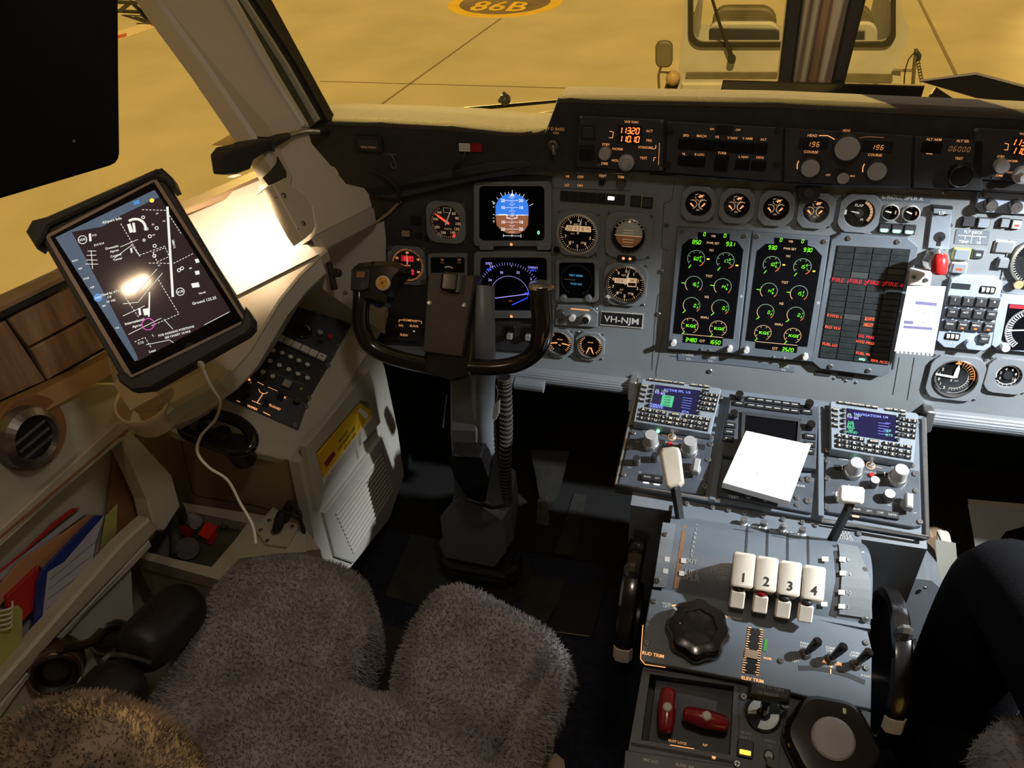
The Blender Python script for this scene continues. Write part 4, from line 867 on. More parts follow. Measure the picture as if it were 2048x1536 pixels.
# roll spoiler indicators
for i,(x,y) in enumerate(((1780,423.8),(1821,426))):
    fr=PM.sub(x,y,-.001); t=thing('spoiler_indicator',('left','right')[i]+' one of the pair of small round roll spoiler dials','gauge',fr,'roll spoiler dials'); r=16*K(PM,x,y)
    b=MB('knobl'); b.lathe([(r*1.14,0),(r*1.14,.006),(r*1.02,.0085),(r,.004)],0,0,28,cap=False); b.build('dial_ring',t); b=MB('face'); b.disc(0,0,.001,r); b.mat('scaleo').arc(0,0,r*.7,.0022,70,110,.0014,8); b.mat('dialw').line((0,r*.6),(0,r*.9),.0008,.0014); b.build('dial_face',t); hand(t,-80 if i==0 else -70,r*.7,.0022,.002,'dialw',tail=.002); glass(t,r,.006)
fr=PM.sub(1805,395,-.0008); b=MB('ped'); b.box(-.043,.043,-.006,.006,0,.0008); b.mat('txtw').text('L ROLL SPLR R',0,0,.0062,.0012,bold=1,sx=1.15); tag(b.build('caption_plate',fr=fr),'engraved caption plate reading L ROLL SPLR R','plate')
for i,(x,y) in enumerate(((1768,454.8),(1793,456.6),(1818,458.4))):
    fr=PM.sub(x,y,-.001); t=thing('green_light',('left','middle','right')[i]+' one of the three green lit captions under the spoiler dials','indicator light',fr,'green captions'); k=K(PM,x,y)
    b=MB('black'); b.rbox(-12*k,12*k,-10.5*k,10.5*k,0,.006,.001,.0008); b.build('housing',t); b=MB('dkpanel'); b.rbox(-10*k,10*k,-8.5*k,8.5*k,.006,.0065,.001); b.build('lens',t); b=MB('grnw'); b.text('GRD' if i<2 else 'GRD',0,-.0028,.0048,.0069,bold=1); b.box(-.005,.005,-.0062,-.0008,.00655,.0067); b.build('lit_caption',t,label='glowing green caption')
# ---- engine displays
def frn(poly,n): return poly
def edisp(lab,B,S,vals,cen,lab_px,foot):
    cx=sum(p[0] for p in B)/4; cy=sum(p[1] for p in B)/4; fr=PM.sub(cx,cy,-.001); t=thing('engine_display',lab,'engine display',fr)
    b=MB('panel' if 0 else 'ped'); b.prism(pxs(fr,B,.012),0,.012,.0015); bz=b.build('bezel',t)
    b=MB('screen'); b.prism(pxs(fr,S,.0126),.0118,.0126); b.build('display',t)
    z=.0130; k=K(fr,cx,cy); q=lambda x,y: fr.px(x,y,z)
    for row in range(4):
        for col in range(2):
            b=MB('scale'); x,y=cen[row][col]; c=q(x,y); R=17*k
            if row<3:
                b.arc(c.x,c.y,R,.0008,-130 if row==0 else -80,110,z,20)
                if row: b.mat('scaleo').arc(c.x,c.y,R,.0011,-140,-60,z,8)
                b.mat('scaler').arc(c.x,c.y,R,.0014,112,150 if row==0 else 135,z,6)
            else: b.mat('scaleo').arc(c.x,c.y,R,.0009,-140,150,z,24)
            if row in (0,3): b.mat('scale' if row==0 else 'scaleo').ticks(c.x,c.y,R*.72,R*.9,-120,120,5,.0012 if row else .0009,z)
            a=rad({0:-148,1:-88,2:-138,3:-145}[row]); b.mat('grn').line((c.x+R*.95*sin(a),c.y+R*.95*cos(a)),(c.x+R*1.45*sin(a),c.y+R*1.45*cos(a)),.0013,z)
            v=vals[row][col]
            if row==3: b.text('KGS',c.x+R*.12,c.y,6.2*k,z+.0002,bold=1,sx=1.3)
            else:
                main,hi,lo=v; n=len(main.replace('.','')); xx=c.x+(R*.02 if row<2 else R*.40)
                b.seg(main,xx,c.y,6.6*k,z+.0002,pitch=5.4*k,wd=1.0*k); xr=xx+n*5.4*k/2+2.6*k
                b.seg(hi,xr,c.y+3.8*k,4.2*k,z+.0002,wd=.8*k); b.seg(lo,xr,c.y-4.0*k,4.2*k,z+.0002,wd=.8*k)
            b.build('gauge_arc',t,label='green engine reading on its round scale')
            if row==0:
                ax,ay=(x+24,y+1) if col==0 else (x+23,y+9); p=q(ax,ay); b=MB('amber'); b.box(p.x-2.6*k,p.x+2.6*k,p.y-1.3*k,p.y+1.3*k,z,z+.0003); b.build('amber_light',t,label='small amber light')
    for s1,x,y,h in lab_px['g']: p=q(x,y); b=MB('grn'); b.seg(s1,p.x,p.y,h*k,z+.0002,pitch=h*.78*k,wd=h*.19*k); b.build('readout',t,label='green digits')
    for s1,x,y,h in lab_px['o']: p=q(x,y); b=MB('scaleo'); b.text(s1,p.x,p.y,h*k,z+.0002,bold=1); b.build('caption',t)
    a_,c_=lab_px['bar']; b=MB('scaleo'); b.line(tuple(q(*a_)),tuple(q(*c_)),.0011,z); b.build('base_line',t)
    for (x,y) in foot['s']: scr(bz,fr,x,y,.0042,.012)
    for (x,y) in foot['k']: p=fr.px(x,y,.012); knob(t,'dimmer_knob',p.x,p.y,.0052,.012,'knobl',.012)
    b=MB('metal'); 
    for (x,y) in foot['b']: p=fr.px(x,y,.013); b.sphere((p.x,p.y,.012),.003,8)
    b.build('test_stud',t)
S=4.15; X0,Y0=1320,360
c4=lambda *L: clr(L,X0,Y0,S)
cen1=[c4((300,652),(543,672)),c4((280,865),(520,885)),c4((262,1040),(500,1060)),c4((247,1210),(482,1233))]
cen2=[c4((928,700),(1182,720)),c4((903,920),(1153,942)),c4((876,1095),(1125,1118)),c4((854,1268),(1100,1293))]
edisp('left engine display, its top digits reading 85.0 and 93.1',c4((145,395),(758,430),(648,1445),(62,1405)),c4((315,433),(580,450),(577,500),(640,510),(692,580),(608,1320),(522,1312),(517,1378),(190,1347),(195,1282),(108,1272),(185,540),(250,487),(312,490)),
 [[('6.0','0','9'),('1.7','0','4')],[('16','3','2'),('14','7','6')],[('.0','1','2'),('.0','1','2')],[0,0]],cen1,
 dict(g=[('0',*c4((370,450))[0],7),('0',*c4((540,462))[0],7),('85.0',*c4((305,515))[0],7.5),('93.1',*c4((585,532))[0],7.5),('3480',*c4((257,1327))[0],8),('1650',*c4((453,1346))[0],8)],
  o=[('VIB',*c4((443,465))[0],4.5),('PWR SET',*c4((440,524))[0],4.5),('N1',*c4((430,583))[0],5),('TGT',*c4((407,797))[0],5),('N2',*c4((388,970))[0],5),('FF/FU',*c4((370,1142))[0],5),('OT',*c4((350,1336))[0],6)],bar=c4((188,1277),(522,1308))),
 dict(s=c4((185,420),(705,465)),k=c4((115,1342),(580,1390)),b=c4((343,1405),(412,1415))))
edisp('right engine display, both its top readings 93.0',c4((768,437),(1411,478),(1262,1512),(655,1455)),c4((950,478),(1228,500),(1225,545),(1280,560),(1345,630),(1222,1385),(1142,1380),(1135,1435),(790,1395),(795,1342),(710,1332),(805,590),(880,530),(948,530)),
 [[('1.0','0','9'),('1.5','0','1')],[('14','9','8'),('15','3','2')],[('.0','1','2'),('.0','1','2')],[0,0]],cen2,
 dict(g=[('0',*c4((1005,497))[0],7),('0',*c4((1185,508))[0],7),('93.0',*c4((935,560))[0],7.5),('93.0',*c4((1228,580))[0],7.5),('3520',*c4((1060,1408))[0],8)],
  o=[('VIB',*c4((1085,510))[0],4.5),('PWR SET',*c4((1078,571))[0],4.5),('N1',*c4((1066,632))[0],5),('TGT',*c4((1036,850))[0],5),('N2',*c4((1008,1025))[0],5),('FF/FU',*c4((985,1200))[0],5),('OT',*c4((953,1398))[0],6)],bar=c4((795,1340),(1140,1373))),
 dict(s=c4((808,468),(1365,510)),k=c4((718,1402),(1205,1455)),b=c4((945,1472),(1030,1482))))
# ---- central warning panel
B=[(1682,467),(1816,476),(1838,494),(1780,745),(1763,754),(1640,738),(1622,722),(1662,480)]
fr=PM.sub(1727,610,-.001); t=thing('warning_panel','central warning panel, four columns of dark captions with some lit red','warning panel',fr)
b=MB('ped'); b.prism(pxs(fr,B,.012),0,.012,.0015); bz=b.build('bezel',t)
TL,TR,BR,BL=[fr.px(*p,.0125) for p in ((1674.4,491.8),(1819.7,500),(1774.7,729.6),(1637.8,714.5))]
def W(u,v): return (TL*(1-u)+TR*u)*(1-v)+(BL*(1-u)+BR*u)*v
b=MB('void'); b.prism([tuple(W(*c)) for c in ((-.01,-.005),(1.01,-.005),(1.01,1.005),(-.01,1.005))],.0115,.0125); b.build('grid_back',t)
M('capc',(.022,.028,.030),.3,0,noise=.2,nscale=60); M('capl',(.055,.06,.06),.3)
N=19; lit={(11,0):('oranlit','E HYD 1'),(13,0):('oranlit','BLD VLV'),(16,0):('oranlit','FUEL LO'),(11,2):('oranlit','R ELEC'),(12,2):('oranlit','DC PWR'),(14,2):('redlit','OIL PRES'),(15,2):('oranlit','HYD PRES'),(17,2):('oranlit','FUEL PR'),(18,3):('oranlit','BRK ACC'),(18,2):('grnw','XFD')}
for c_ in range(4):
    for r_ in range(N):
        u0,u1=(c_+.03)/4,(c_+.97)/4; v0,v1=(r_+.06)/N,(r_+.94)/N; mt='redband' if r_==5 and 0 else ('capl' if (c_,r_) in ((1,11),(1,4),(3,3)) else 'capc')
        b=MB(mt); b.prism([tuple(W(*q)) for q in ((u0,v0),(u1,v0),(u1,v1),(u0,v1))],.0122,.0136,.0004)
        p=W((u0+u1)/2,(v0+v1)/2); lab=None
        if r_==5: b.mat('redband').text('FIRE %d'%(c_+1),p.x,p.y,.0072,.0140,rot=-4,bold=1,sx=1.15); lab='dim red caption'
        if (r_,c_) in lit:
            mt,s_=lit[(r_,c_)]
            if mt=='oranlit': b.mat('scaler').prism([tuple(W(u0+.03+(u1-u0-.06)*a,v0+(v1-v0)*bb)) for a,bb in ((0.1,.2),(.9,.2),(.9,.8),(.1,.8))],.0136,.0139) if r_ in (11,12) and c_==2 else None
            b.mat('void' if (r_ in (11,12) and c_==2) else mt); h=.0048 if mt!='grnw' else .004; b.text(s_,p.x,p.y,h,.0142,rot=-4,bold=1,sx=1.05); lab='lit caption'
        b.build('caption',t,label=lab)
for x,y in clr([(272,405),(612,430),(143,1300),(408,1328)],1620,360,3.49): scr(bz,fr,x,y,.0045,.012)
# dark round bracket under the coaming
fr=PM.sub(1617,384,.02); t=thing('lamp_bracket','black round bracket hanging under the coaming over the fourth engine gauge','bracket',fr); b=MB('rubber'); b.cyl(0,0,-.02,.004,.019,ch=.002); b.box(-.018,.018,0,.03,-.02,.003); b.build('bracket_body',t); b=MB('dkpanel'); b.cyl(0,0,.004,.008,.009,ch=.002); b.build('cap',t)

fr=PM.sub(1450,722,-.001); t=thing('fuel_caption_plate','thin grey caption plate with wing fuel captions below the two engine displays','plate',fr)
b=MB('ped'); b.prism(pxs(fr,[(1356,706),(1450,716),(1590,733),(1589,744),(1450,728),(1356,720)]),0,.0012); b.build('plate',t); txt(t,fr,[(s_,x,y_,4.5) for s_,x,y_ in (('L WING',1376,710),('KG',1377,718),('C WING',1420,715),('KG',1421,722),('R WING',1567,733),('KG',1567,740))],'txtw',.0016)
# ============================================================ RIGHT-HAND SIDE OF THE PANEL
# gear lever
fr=PM.sub(1877,480,-.001); t=thing('gear_lever','landing gear lever with a red knob in its metal slot plate','lever',fr); q=lambda x,y,h=0: fr.px(x,y,h)
b=MB('cdu'); b.prism(pxs(fr,[(1866,412),(1907,415),(1904,424),(1897,500),(1855,496)],.006),0,.006,.001); b.build('slot_plate',t)
b=MB('black'); b.prism(pxs(fr,[(1866,412),(1907,415),(1905,427),(1865,424)],.012),0,.012,.003); b.mat('cdu').prism(pxs(fr,[(1868,417),(1905,420),(1903,430),(1866,427)],.013),.0,.013,.001); b.build('top_guard',t)
b=MB('txtw'); 
for s_,x in (('U',1879),('P',1891)): p=q(x,426,.0135); b.text('UP' if s_=='U' else '',p.x+.004,p.y,.006,.0135,bold=1)
b.build('lettering',t)
b=MB('void'); p=q(1879.5,474,.0065); b.cyl(p.x,p.y,.006,.0068,.0085); p2=q(1877,492,.0065); b.prism([(p.x-.003,p.y),(p.x+.003,p.y),(p2.x+.003,p2.y),(p2.x-.003,p2.y)],.006,.0068); b.build('slot_opening',t)
b=MB('metal'); p=q(1872,522,.01); b.lathe([(.022,0),(.022,.012),(.014,.022),(.008,.024)],p.x,p.y,8); b.build('lever_housing',t)
b=MB('metal'); A=fr.p3(1874,503,.02); B_=fr.p3(1877,520,.045); b.tube([A,B_],.005,10); b.build('lever_arm',t)
b=MB('red'); b.smooth=True; A=fr.p3(1880,507,.05); B_=fr.p3(1878,550,.058); b.tube([A,A.lerp(B_,.08),A.lerp(B_,.4),A.lerp(B_,.8),A.lerp(B_,.97),B_],[.006,.011,.0125,.0125,.010,.004],18); b.build('red_knob',t,label='glossy red knob')
# receipt strip on clip
fr=PM.sub(1838,562,.02); t=thing('printout_holder','metal spring clip fixed to the panel above the white slip','clip',fr)
b=MB('knobl'); b.prism(pxs(fr,[(1820,543),(1864,547),(1861,575),(1816,571)],.010),-.02,.010,.002); b.mat('dmetal').tube([fr.p3(1817,577,.012),fr.p3(1854,581,.012)],.004,10); b.build('clip_body',t); scr(t,fr,1828,554,.004,.010); scr(t,fr,1852,560,.004,.010)
fr=PM.sub(1840,640,.038); t=thing('paper_slip','white printed paper slip hanging in the clip beside the gear lever','paper',fr)
L=[(1815,572),(1892,573),(1866,712)]; n=9
teeth=[]
for i in range(n):
    f_=i/n; x=1866+(1789-1866)*f_; y=712+(706-712)*f_; x2=1866+(1789-1866)*(f_+.5/n); y2=712+(706-712)*(f_+.5/n)
    teeth+=[(x,y),(x2,y2),(x2,y2-5),(1866+(1789-1866)*(f_+1/n),712-6*(f_+1/n)-5)]
b=MB('white' if 0 else 'paper'); b.prism(pxs(fr,[(1815,572),(1892,573)]+teeth+[(1789,703)]),-.0006,0); b.build('slip',t)
b=MB('purpleink')
for L in ([(1832,602),(1874,606),(1873,612),(1831,608)],[(1809,641),(1827,642),(1826,648),(1808,647)],[(1808,651),(1865,655),(1864,660),(1807,656)]): b.prism(pxs(fr,L),0,.0003)
b.mat('ink'); 
for y in (598,626,645): b.line(tuple(fr.px(1842,y)),tuple(fr.px(1858,y+1)),.0012,.0003)
b.build('print',t,label='purple printed blocks')
# keypad unit
fr=PM.sub(1945,625,-.001); t=thing('keypad_unit','pale blue keypad unit with three rows of dark keys right of the white slip','keypad',fr)
M('pblue',(.30,.36,.44),.4,noise=.05,nscale=20); k=K(fr,1945,625)
b=MB('pblue'); b.prism(pxs(fr,clr([(985,690),(1050,668),(1300,678),(1345,715),(1262,1165),(1215,1196),(935,1170),(880,1120)],1620,360,3.49),.010),0,.010,.0015); b.build('panel_face',t)
def pf(fr,x,y,h=0): X,Y=clr([(x,y)],1620,360,3.49)[0]; return fr.px(X,Y,h)
lab=[['1','2','3','4'],['CLR','ACT','TST','DISC'],['SEND','PAGE','MENU','PWR']]
for r_ in range(3):
    for c_ in range(4):
        p=pf(fr,1005-18*r_+91*c_,838+84*r_+5.5*c_,.010); b=MB('dkpanel'); b.rbox(p.x-11.2*k,p.x+11.2*k,p.y-10.6*k,p.y+10.6*k,.010,.0165,.001,.0015)
        b.mat('txtw').text(lab[r_][c_],p.x,p.y+4*k,(6 if r_==0 else 4.2)*k,.0168,bold=1)
        if r_==2 and c_: b.mat('led').rbox(p.x-3*k,p.x+3*k,p.y-6*k,p.y-3*k,.0165,.0169,.0005)
        b.build('key',t)
p=pf(fr,1210,1105,.01); b=MB('dkpanel'); b.rbox(p.x-11*k,p.x+11*k,p.y-10*k,p.y+10*k,.010,.0165,.001,.0015); b.mat('txtw').text('TEST',p.x,p.y+2*k,4.5*k,.0168,bold=1); b.build('key',t)
p=pf(fr,1053,742,.01); b=MB('capc'); b.rbox(p.x-19*k,p.x+19*k,p.y-6.5*k,p.y+6.5*k,.010,.0105,.001); b.build('display_window',t)
for cx,cy in ((1238,768),(992,1093)):
    p=pf(fr,cx,cy,.01); b=MB('void'); b.rbox(p.x-16*k,p.x+16*k,p.y-9*k,p.y+9*k,.010,.0105,.003); b.build('wheel_slot',t)
    for i in (-1,0,1): 
        b=MB('white'); b.T=Matrix.Translation((p.x+i*9*k,p.y,.009))@Matrix.Rotation(pi/2,4,'Y'); b.cyl(0,0,-3*k,3*k,6*k,n=14); b.build('thumb_wheel',t)
b=MB('txtw'); 
for s_,x,y,h in (('ATC / TCAS',1060,705,5),('CODE',1230,715,5),('BRT',982,785,4),('ALT  FL',985,1140,4),('IDENT',1108,1105,4)): p=pf(fr,x,y,.01); b.text(s_,p.x,p.y,h*k,.0105,bold=1)
b.build('lettering',t); p=pf(fr,1110,1135,.01); knob(t,'volume_knob',p.x,p.y,.008,.012,'pblue',.01)
for x,y in ((975,665),(1355,688),(1228,1176)): scr(t,fr,*clr([(x,y)],1620,360,3.49)[0],r=.004,z=0)
# buttons above the keypad
def btn(lab,x0,x1,y0,y1,cap='bezel',ht=.008,frame_='dkpanel',cap2=None,grp=None,sl=.07):
    X,Y=(x0+x1)/2,(y0+y1)/2; fr=PM.sub(X,Y,-.001); k=K(fr,X,Y); w_=(x1-x0)*k/2; h_=(y1-y0)*k/2; t=thing('push_button',lab,'button',fr,grp)
    b=MB(frame_); b.rbox(-w_,w_,-h_,h_,0,ht*.6,.0015,.0006); b.build('housing',t); b=MB(cap); b.rbox(-w_*.84,w_*.84,-h_*.84,h_*.84,0,ht,.001,.0006); 
    if cap2: b.mat(cap2).rbox(-w_*.4,w_*.4,-h_*.35,h_*.1,ht,ht+.0004,.0005)
    b.build('cap',t); return fr,t
btn('dark grey square button, left of a pair right of the gear lever',1922,1948,431,453,'dkpanel')
btn('pale square button, right of the pair above the engraved diagram',1952,1979,433,456,'cdu')
btn('grey square button at the top right beside a pinkish one',1998,2018,434,455,'bezel')
btn('pinkish lit button at the top right edge',2020,2042,437,458,'knobl',cap2='redlit')
btn('large square button with a yellow rim, the upper one right of the red knob',1904,1939,494,520,'cdu',.010,'yelf')
btn('square button with a red glow under the yellow rimmed one',1900,1932,522,546,'cdu',.010,'knobl',cap2='oranlit')
btn('small dark button showing a green light right of the yellow rimmed one',1944,1967,496,517,'dkpanel',.006,'cdu',cap2='grnw')
btn('grey rocker of two stacked bars at the upper right',1987,2027,479,507,'bezel',.006,'knobl')
btn('single grey square button below the grey rocker',1993,2016,512,536,'bezel',.010,'cdu')
fr=PM.sub(1995,400,-.001); t=thing('control_panel','small bright panel with two shaded knobs at the upper right','control panel',fr); b=MB('pblue'); b.prism(pxs(fr,[(1958,382),(2110,392),(2110,432),(1960,424),(1952,415)],.008),0,.008,.001); b.build('panel_face',t)
for x,y in ((1979,408),(2028,411)): p=fr.px(x,y,.008); knob(t,'knob',p.x,p.y,.0095,.016,'dmetal',.008)
scr(t,fr,1965,391,.004,.008)
fr=PM.sub(1948,470,-.001); t=thing('diagram_plate','engraved plate with a white line diagram under the button pair','plate',fr); b=MB('ped'); b.prism(pxs(fr,[(1913,458),(1980,461),(1976,490),(1908,487)]),0,.001); b.build('plate',t)
b=MB('txtw'); 
for L in ([(1916,470),(1972,474)],[(1946,462),(1944,472)],[(1943,474),(1941,486)],[(1930,472),(1929,478)],[(1960,474),(1959,480)]): b.line(tuple(fr.px(*L[0])),tuple(fr.px(*L[1])),.0012,.0014)
for s_,x,y in (('FLT DECK',1946,464),('TEMP',1927,483),('HI',1957,485)): p=fr.px(x,y); b.text(s_,p.x,p.y,.0045,.0014,bold=1)
b.build('diagram',t)
# cabin altitude gauge with white pointers
fr,t,r=rnd('cabin_gauge','large round gauge with an orange-edged dial and white pointers below the keypad','gauge',1909.4,754,44,.088,.084,.014)
b=MB('dmetal'); b.lathe([(r*1.04,.003),(r*1.03,.009),(r,.010),(r*.98,.003)],0,0,40,cap=False); b.build('dial_ring',t)
b=MB('face'); b.disc(0,0,0,r); b.mat('dialw').ticks(0,0,r*.84,r*.93,-145,-70,14,.0006,.0004).arc(0,0,r*.62,.0008,20,190,.0004,24).arc(0,0,r*.88,.0007,95,192,.0004,20).ticks(0,0,r*.62,r*.74,20,190,16,.0006,.0004); b.mat('txto2').arc(0,0,r*.90,.0012,5,95,.0004,20).ticks(0,0,r*.70,r*.86,0,90,9,.0014,.0004)
b.mat('dialw').text('0',-r*.12,-r*.2,.0045,.0004,bold=1).text('ALT',r*.12,-r*.2,.003,.0004); nums(b,['2','1','0','1','2'],r*.72,-150,-60,.0055,.0004); b.build('dial_face',t)
hand(t,-85,r*.92,.0035,.0018,'dialw',tail=0,blunt=True,label='white pointer'); hand(t,3,r*.7,.006,.0026,'dialw',tail=0,label='white pointer'); b=MB('txto2'); b.prism([(-.005,r*.72),(.005,r*.72),(.001,r*.92)],.001,.002); b.build('bug',t,label='orange bug'); glass(t,r)
fr,t,r=rnd('pressure_gauge','smaller round gauge with a white toothed ring at the right edge below the keypad','gauge',2015,750,27,.070,.066,.012)
b=MB('face'); b.disc(0,0,0,r); b.mat('dialw').arc(0,0,r*.84,.0016,-110,230,.0004,40).ticks(0,0,r*.84,r*.98,-110,230,17,.0009,.0004); b.mat('dkpanel').cyl(0,0,0,.002,r*.36); b.mat('txtw'); nums(b,['0','2','4','6','8','10'],r*.6,-120,120,.0048,.0022); b.build('dial_face',t); glass(t,r)
# partly visible screen at the right edge
fr=PM.sub(2040,655,-.001); t=thing('altitude_display','screen with a white scale and red header cut by the right edge','screen',fr); b=MB('pblue'); b.prism(pxs(fr,[(2005,590),(2140,600),(2130,712),(1995,700),(1982,690),(1996,600)],.010),0,.010,.0015); b.build('bezel',t)
b=MB('eadi'); b.prism(pxs(fr,[(2018,608),(2130,616),(2120,702),(2020,700),(2004,680)],.011),.009,.011); b.build('display',t)
b=MB('redband'); b.prism(pxs(fr,[(2020,609),(2130,617),(2129,624),(2018,616)],.0115),.011,.0115); b.build('header_bar',t)
b=MB('wlit'); c=fr.px(2062,660,.0115); k=K(fr,2040,655); b.ticks(c.x,c.y,38*k,48*k,-150,-10,20,.0016,.0115); b.ticks(c.x,c.y,48*k,52*k,-150,-10,40,.0008,.0115); b.line((c.x,c.y),(c.x-46*k,c.y-6*k),.0022,.0118); nums(b,['8','7','6','5'],0,0,0,.004,.0115) if 0 else None; b.build('scale_marks',t)
p=fr.px(2008,692,.01); knob(t,'knob',p.x,p.y,.007,.012,'knobl',.010)
fr=PM.sub(2048,525,-.001); t=thing('altimeter','edge of a pale-ringed altimeter cut by the right picture edge','gauge',fr); r=.040; b=MB('cream'); b.lathe([(r*1.05,0),(r*1.05,.010),(r*.97,.012),(r*.95,.004)],.020,.004,40,cap=False); b.build('dial_ring',t); b=MB('face'); b.disc(.020,.004,.002,r); b.mat('dialw').ticks(.020,.004,r*.85,r*.95,0,352.8,49,.0007,.0025); b.build('dial_face',t)
b=MB('bezel'); b.prism(pxs(fr,[(2020,480),(2140,488),(2130,600),(2006,585),(1999,572)],.002),-.001,.002); b.build('bezel',t); p=fr.px(2034,566,.004); knob(t,'baro_knob',p.x,p.y,.008,.010,'dmetal',.004,cap='amber' if 0 else 'orangef')
# ============================================================ PEDESTAL
t=thing('centre_pedestal','grey centre pedestal between the seats carrying radios, levers and trim wheels','pedestal',Fr((0,.85,0),(1,0,0),(0,1,0),(0,0,1)),kind='structure')
b=MB('ped'); f=frame((0,0,0),(1,0,0),(0,1,0)); 
def side(pts,x0,x1,mat):
    q=MB(mat); q.T=Matrix(((0,0,1,0),(1,0,0,0),(0,1,0,0),(0,0,0,1))); q.prism(pts,x0,x1); return q
# body sides from (Y,Z) profile; the mesh is laid out in world space
bb=side([(.50,.0),(1.22,.0),(1.22,.50),(1.16,.56),(1.00,.52),(.95,.505),(.77,.49),(.66,.47),(.50,.43)],-.150,.128,'dkpanel'); bb.build('pedestal_body',t,world=True)
bb=side([(.93,.30),(1.20,.42),(1.155,.590),(.935,.529)],-.225,.222,'column'); bb.build('tray_body',t,world=True)
PUo=PU; h0=0
b=MB('ped'); TRAY=[(1278,758),(1460,780),(1640,800),(1848,832),(1857,1074),(1652,1040),(1230,970)]
b.prism(pxs(PU,TRAY,-.004),-.03,-.004,.001); o=b.build('tray_top',t,world=False); o.matrix_parent_inverse=wmat(t).inverted()@PU.M()
b=MB('metal'); b.tube([PU.wpx(1278,758,0),PU.wpx(1232,968,0),PU.wpx(1440,1002,0)],.0035,6); b.tube([PU.wpx(1643,1040,0),PU.wpx(1855,1074,0),PU.wpx(1848,836,0)],.0035,6); b.build('edge_trim',t,world=True)
b=MB('ped'); 
for L in ([(1459,788),(1468,789),(1430,1000),(1418,998)],[(1636,812),(1647,813),(1648,1032),(1636,1030)]): b.prism(pxs(PU,L,.006),-.01,.006,.001)
o=b.build('divider_rail',t); o.matrix_parent_inverse=wmat(t).inverted()@PU.M()
# ---- flight management keyboards
def cdu(lab,TLc,TRc,BRc,BLc,title,rows,lit):
    cx=(TLc[0]+TRc[0]+BRc[0]+BLc[0])/4; cy=(TLc[1]+TRc[1]+BRc[1]+BLc[1])/4; H=.020
    fr=PU.sub(cx,cy,0); t=thing('flight_management_unit',lab,'control display unit',fr)
    q=[fr.px(*c,H) for c in (TLc,TRc,BRc,BLc)]
    def W(u,v): return (q[0]*(1-u)+q[1]*u)*(1-v)+(q[3]*(1-u)+q[2]*u)*v
    sc=(W(1,.5)-W(0,.5)).length
    b=MB('cdu' if not lit else 'cdu'); b.prism([tuple(W(*c)) for c in ((0,.03),(.03,0),(.97,0),(1,.03),(1,1),(0,1))],0,H,.0012); b.build('panel_face',t)
    b=MB('fmsbg'); b.prism([tuple(W(*c)) for c in ((.19,.12),(.76,.12),(.76,.66),(.19,.66))],H-.001,H+.0008); b.build('display',t)
    z=H+.0012
    def tx(b,s_,u,v,h): p=W(u,v); b.text(s_,p.x,p.y,h*sc,z,bold=1)
    b=MB('fmsb'); tx(b,title,.47,.205,.038); 
    for i in range(5): 
        p,r_=W(.56,.33+i*.055),W(.68,.33+i*.055); b.line(tuple(p),tuple(r_),.0007,z)
    for s_,u,v in rows['b']: tx(b,s_,u,v,.036)
    b.build('blue_text',t); b=MB('vio'); tx(b,'TO',.225,.30,.034); tx(b,'SN',.30,.305,.034); b.build('violet_text',t); b=MB('scale'); tx(b,'FR',.225,.25,.034); tx(b,'YSSY',.32,.25,.030); b.build('grey_text',t)
    b=MB('fmsg'); 
    for s_,u,v in rows['g']: tx(b,s_,u,v,.036)
    if rows['blk']: b.prism([tuple(W(*c)) for c in ((.30,.33),(.45,.33),(.45,.58),(.30,.58))],H,z); b.mat('fmsbg'); [tx(b,'KDR',.375,.37+i*.06,.03) for i in range(4)]
    b.build('green_text',t)
    def key(u,v,wu,wv,s_,name='key',h=.004):
        b=MB('black'); p=[W(u-wu/2,v-wv/2),W(u+wu/2,v-wv/2),W(u+wu/2,v+wv/2),W(u-wu/2,v+wv/2)]; b.prism([tuple(x) for x in p],H,H+h,.0009)
        if s_: c=W(u,v); b.mat('keyw'); b.text(s_,c.x,c.y,.036*sc if len(s_)==1 else .022*sc,H+h+.0003,bold=1)
        b.build(name,t)
    kk=[('ABCD',.11,.72),('EFGH',.66,.72)]
    for i,ch in enumerate('ABCD'): key(.10+i*.088,.735,.072,.068,ch)
    key(.515,.735,.11,.068,'ENTER')
    for i,ch in enumerate('EFGH'): key(.66+i*.088,.735,.072,.068,ch)
    for i,ch in enumerate('IJKLMNOPQR'): key(.10+i*.0915,.835,.074,.068,ch)
    for i,ch in enumerate(list('STUVWXYZ')+['*','SP']): key(.10+i*.0915,.93,.074,.068,ch)
    for r_ in range(4):
        for c_ in range(3): key(.84+c_*.062,.20+r_*.105,.05,.075,str([1,2,3,4,5,6,7,8,9,'.',0,'+'][r_*3+c_]))
    key(.83,.10,.06,.05,'OFF'); 
    for i in range(10):
        if i!=6: key(.12+i*.078,.03,.06,.045,['BRT','NAV','VNAV','DTO','LIST','PREV','','NEXT','FPL','PERF'][i])
    for i in range(4): key(.06,.20+i*.11,.05,.07,['MSG','HLD','FIX','PRV'][i])
    for i in range(5):
        for u in (.155,.79): 
            c=W(u,.18+i*.11); b=MB('black'); b.lathe([(.0035,H),(.0035,H+.003),(.0018,H+.004)],c.x,c.y,10); b.build('line_key',t)
    for u,v in ((-.02,.06),(1.01,.10),(-.02,.95),(1.01,.97)): c=W(u,v); scr(t,fr,uv=(c.x,c.y),z=.006,r=.0045)
    return t
cdu('left flight management keyboard with ACTIVE FPL on its screen',(1284,756),(1443,776),(1421,868),(1267,842),'ACTIVE FPL 1/3',dict(b=[('DEPART',.26,.58),('ARRIVE',.26,.625),('ETA',.63,.635)],g=[],blk=1),0)
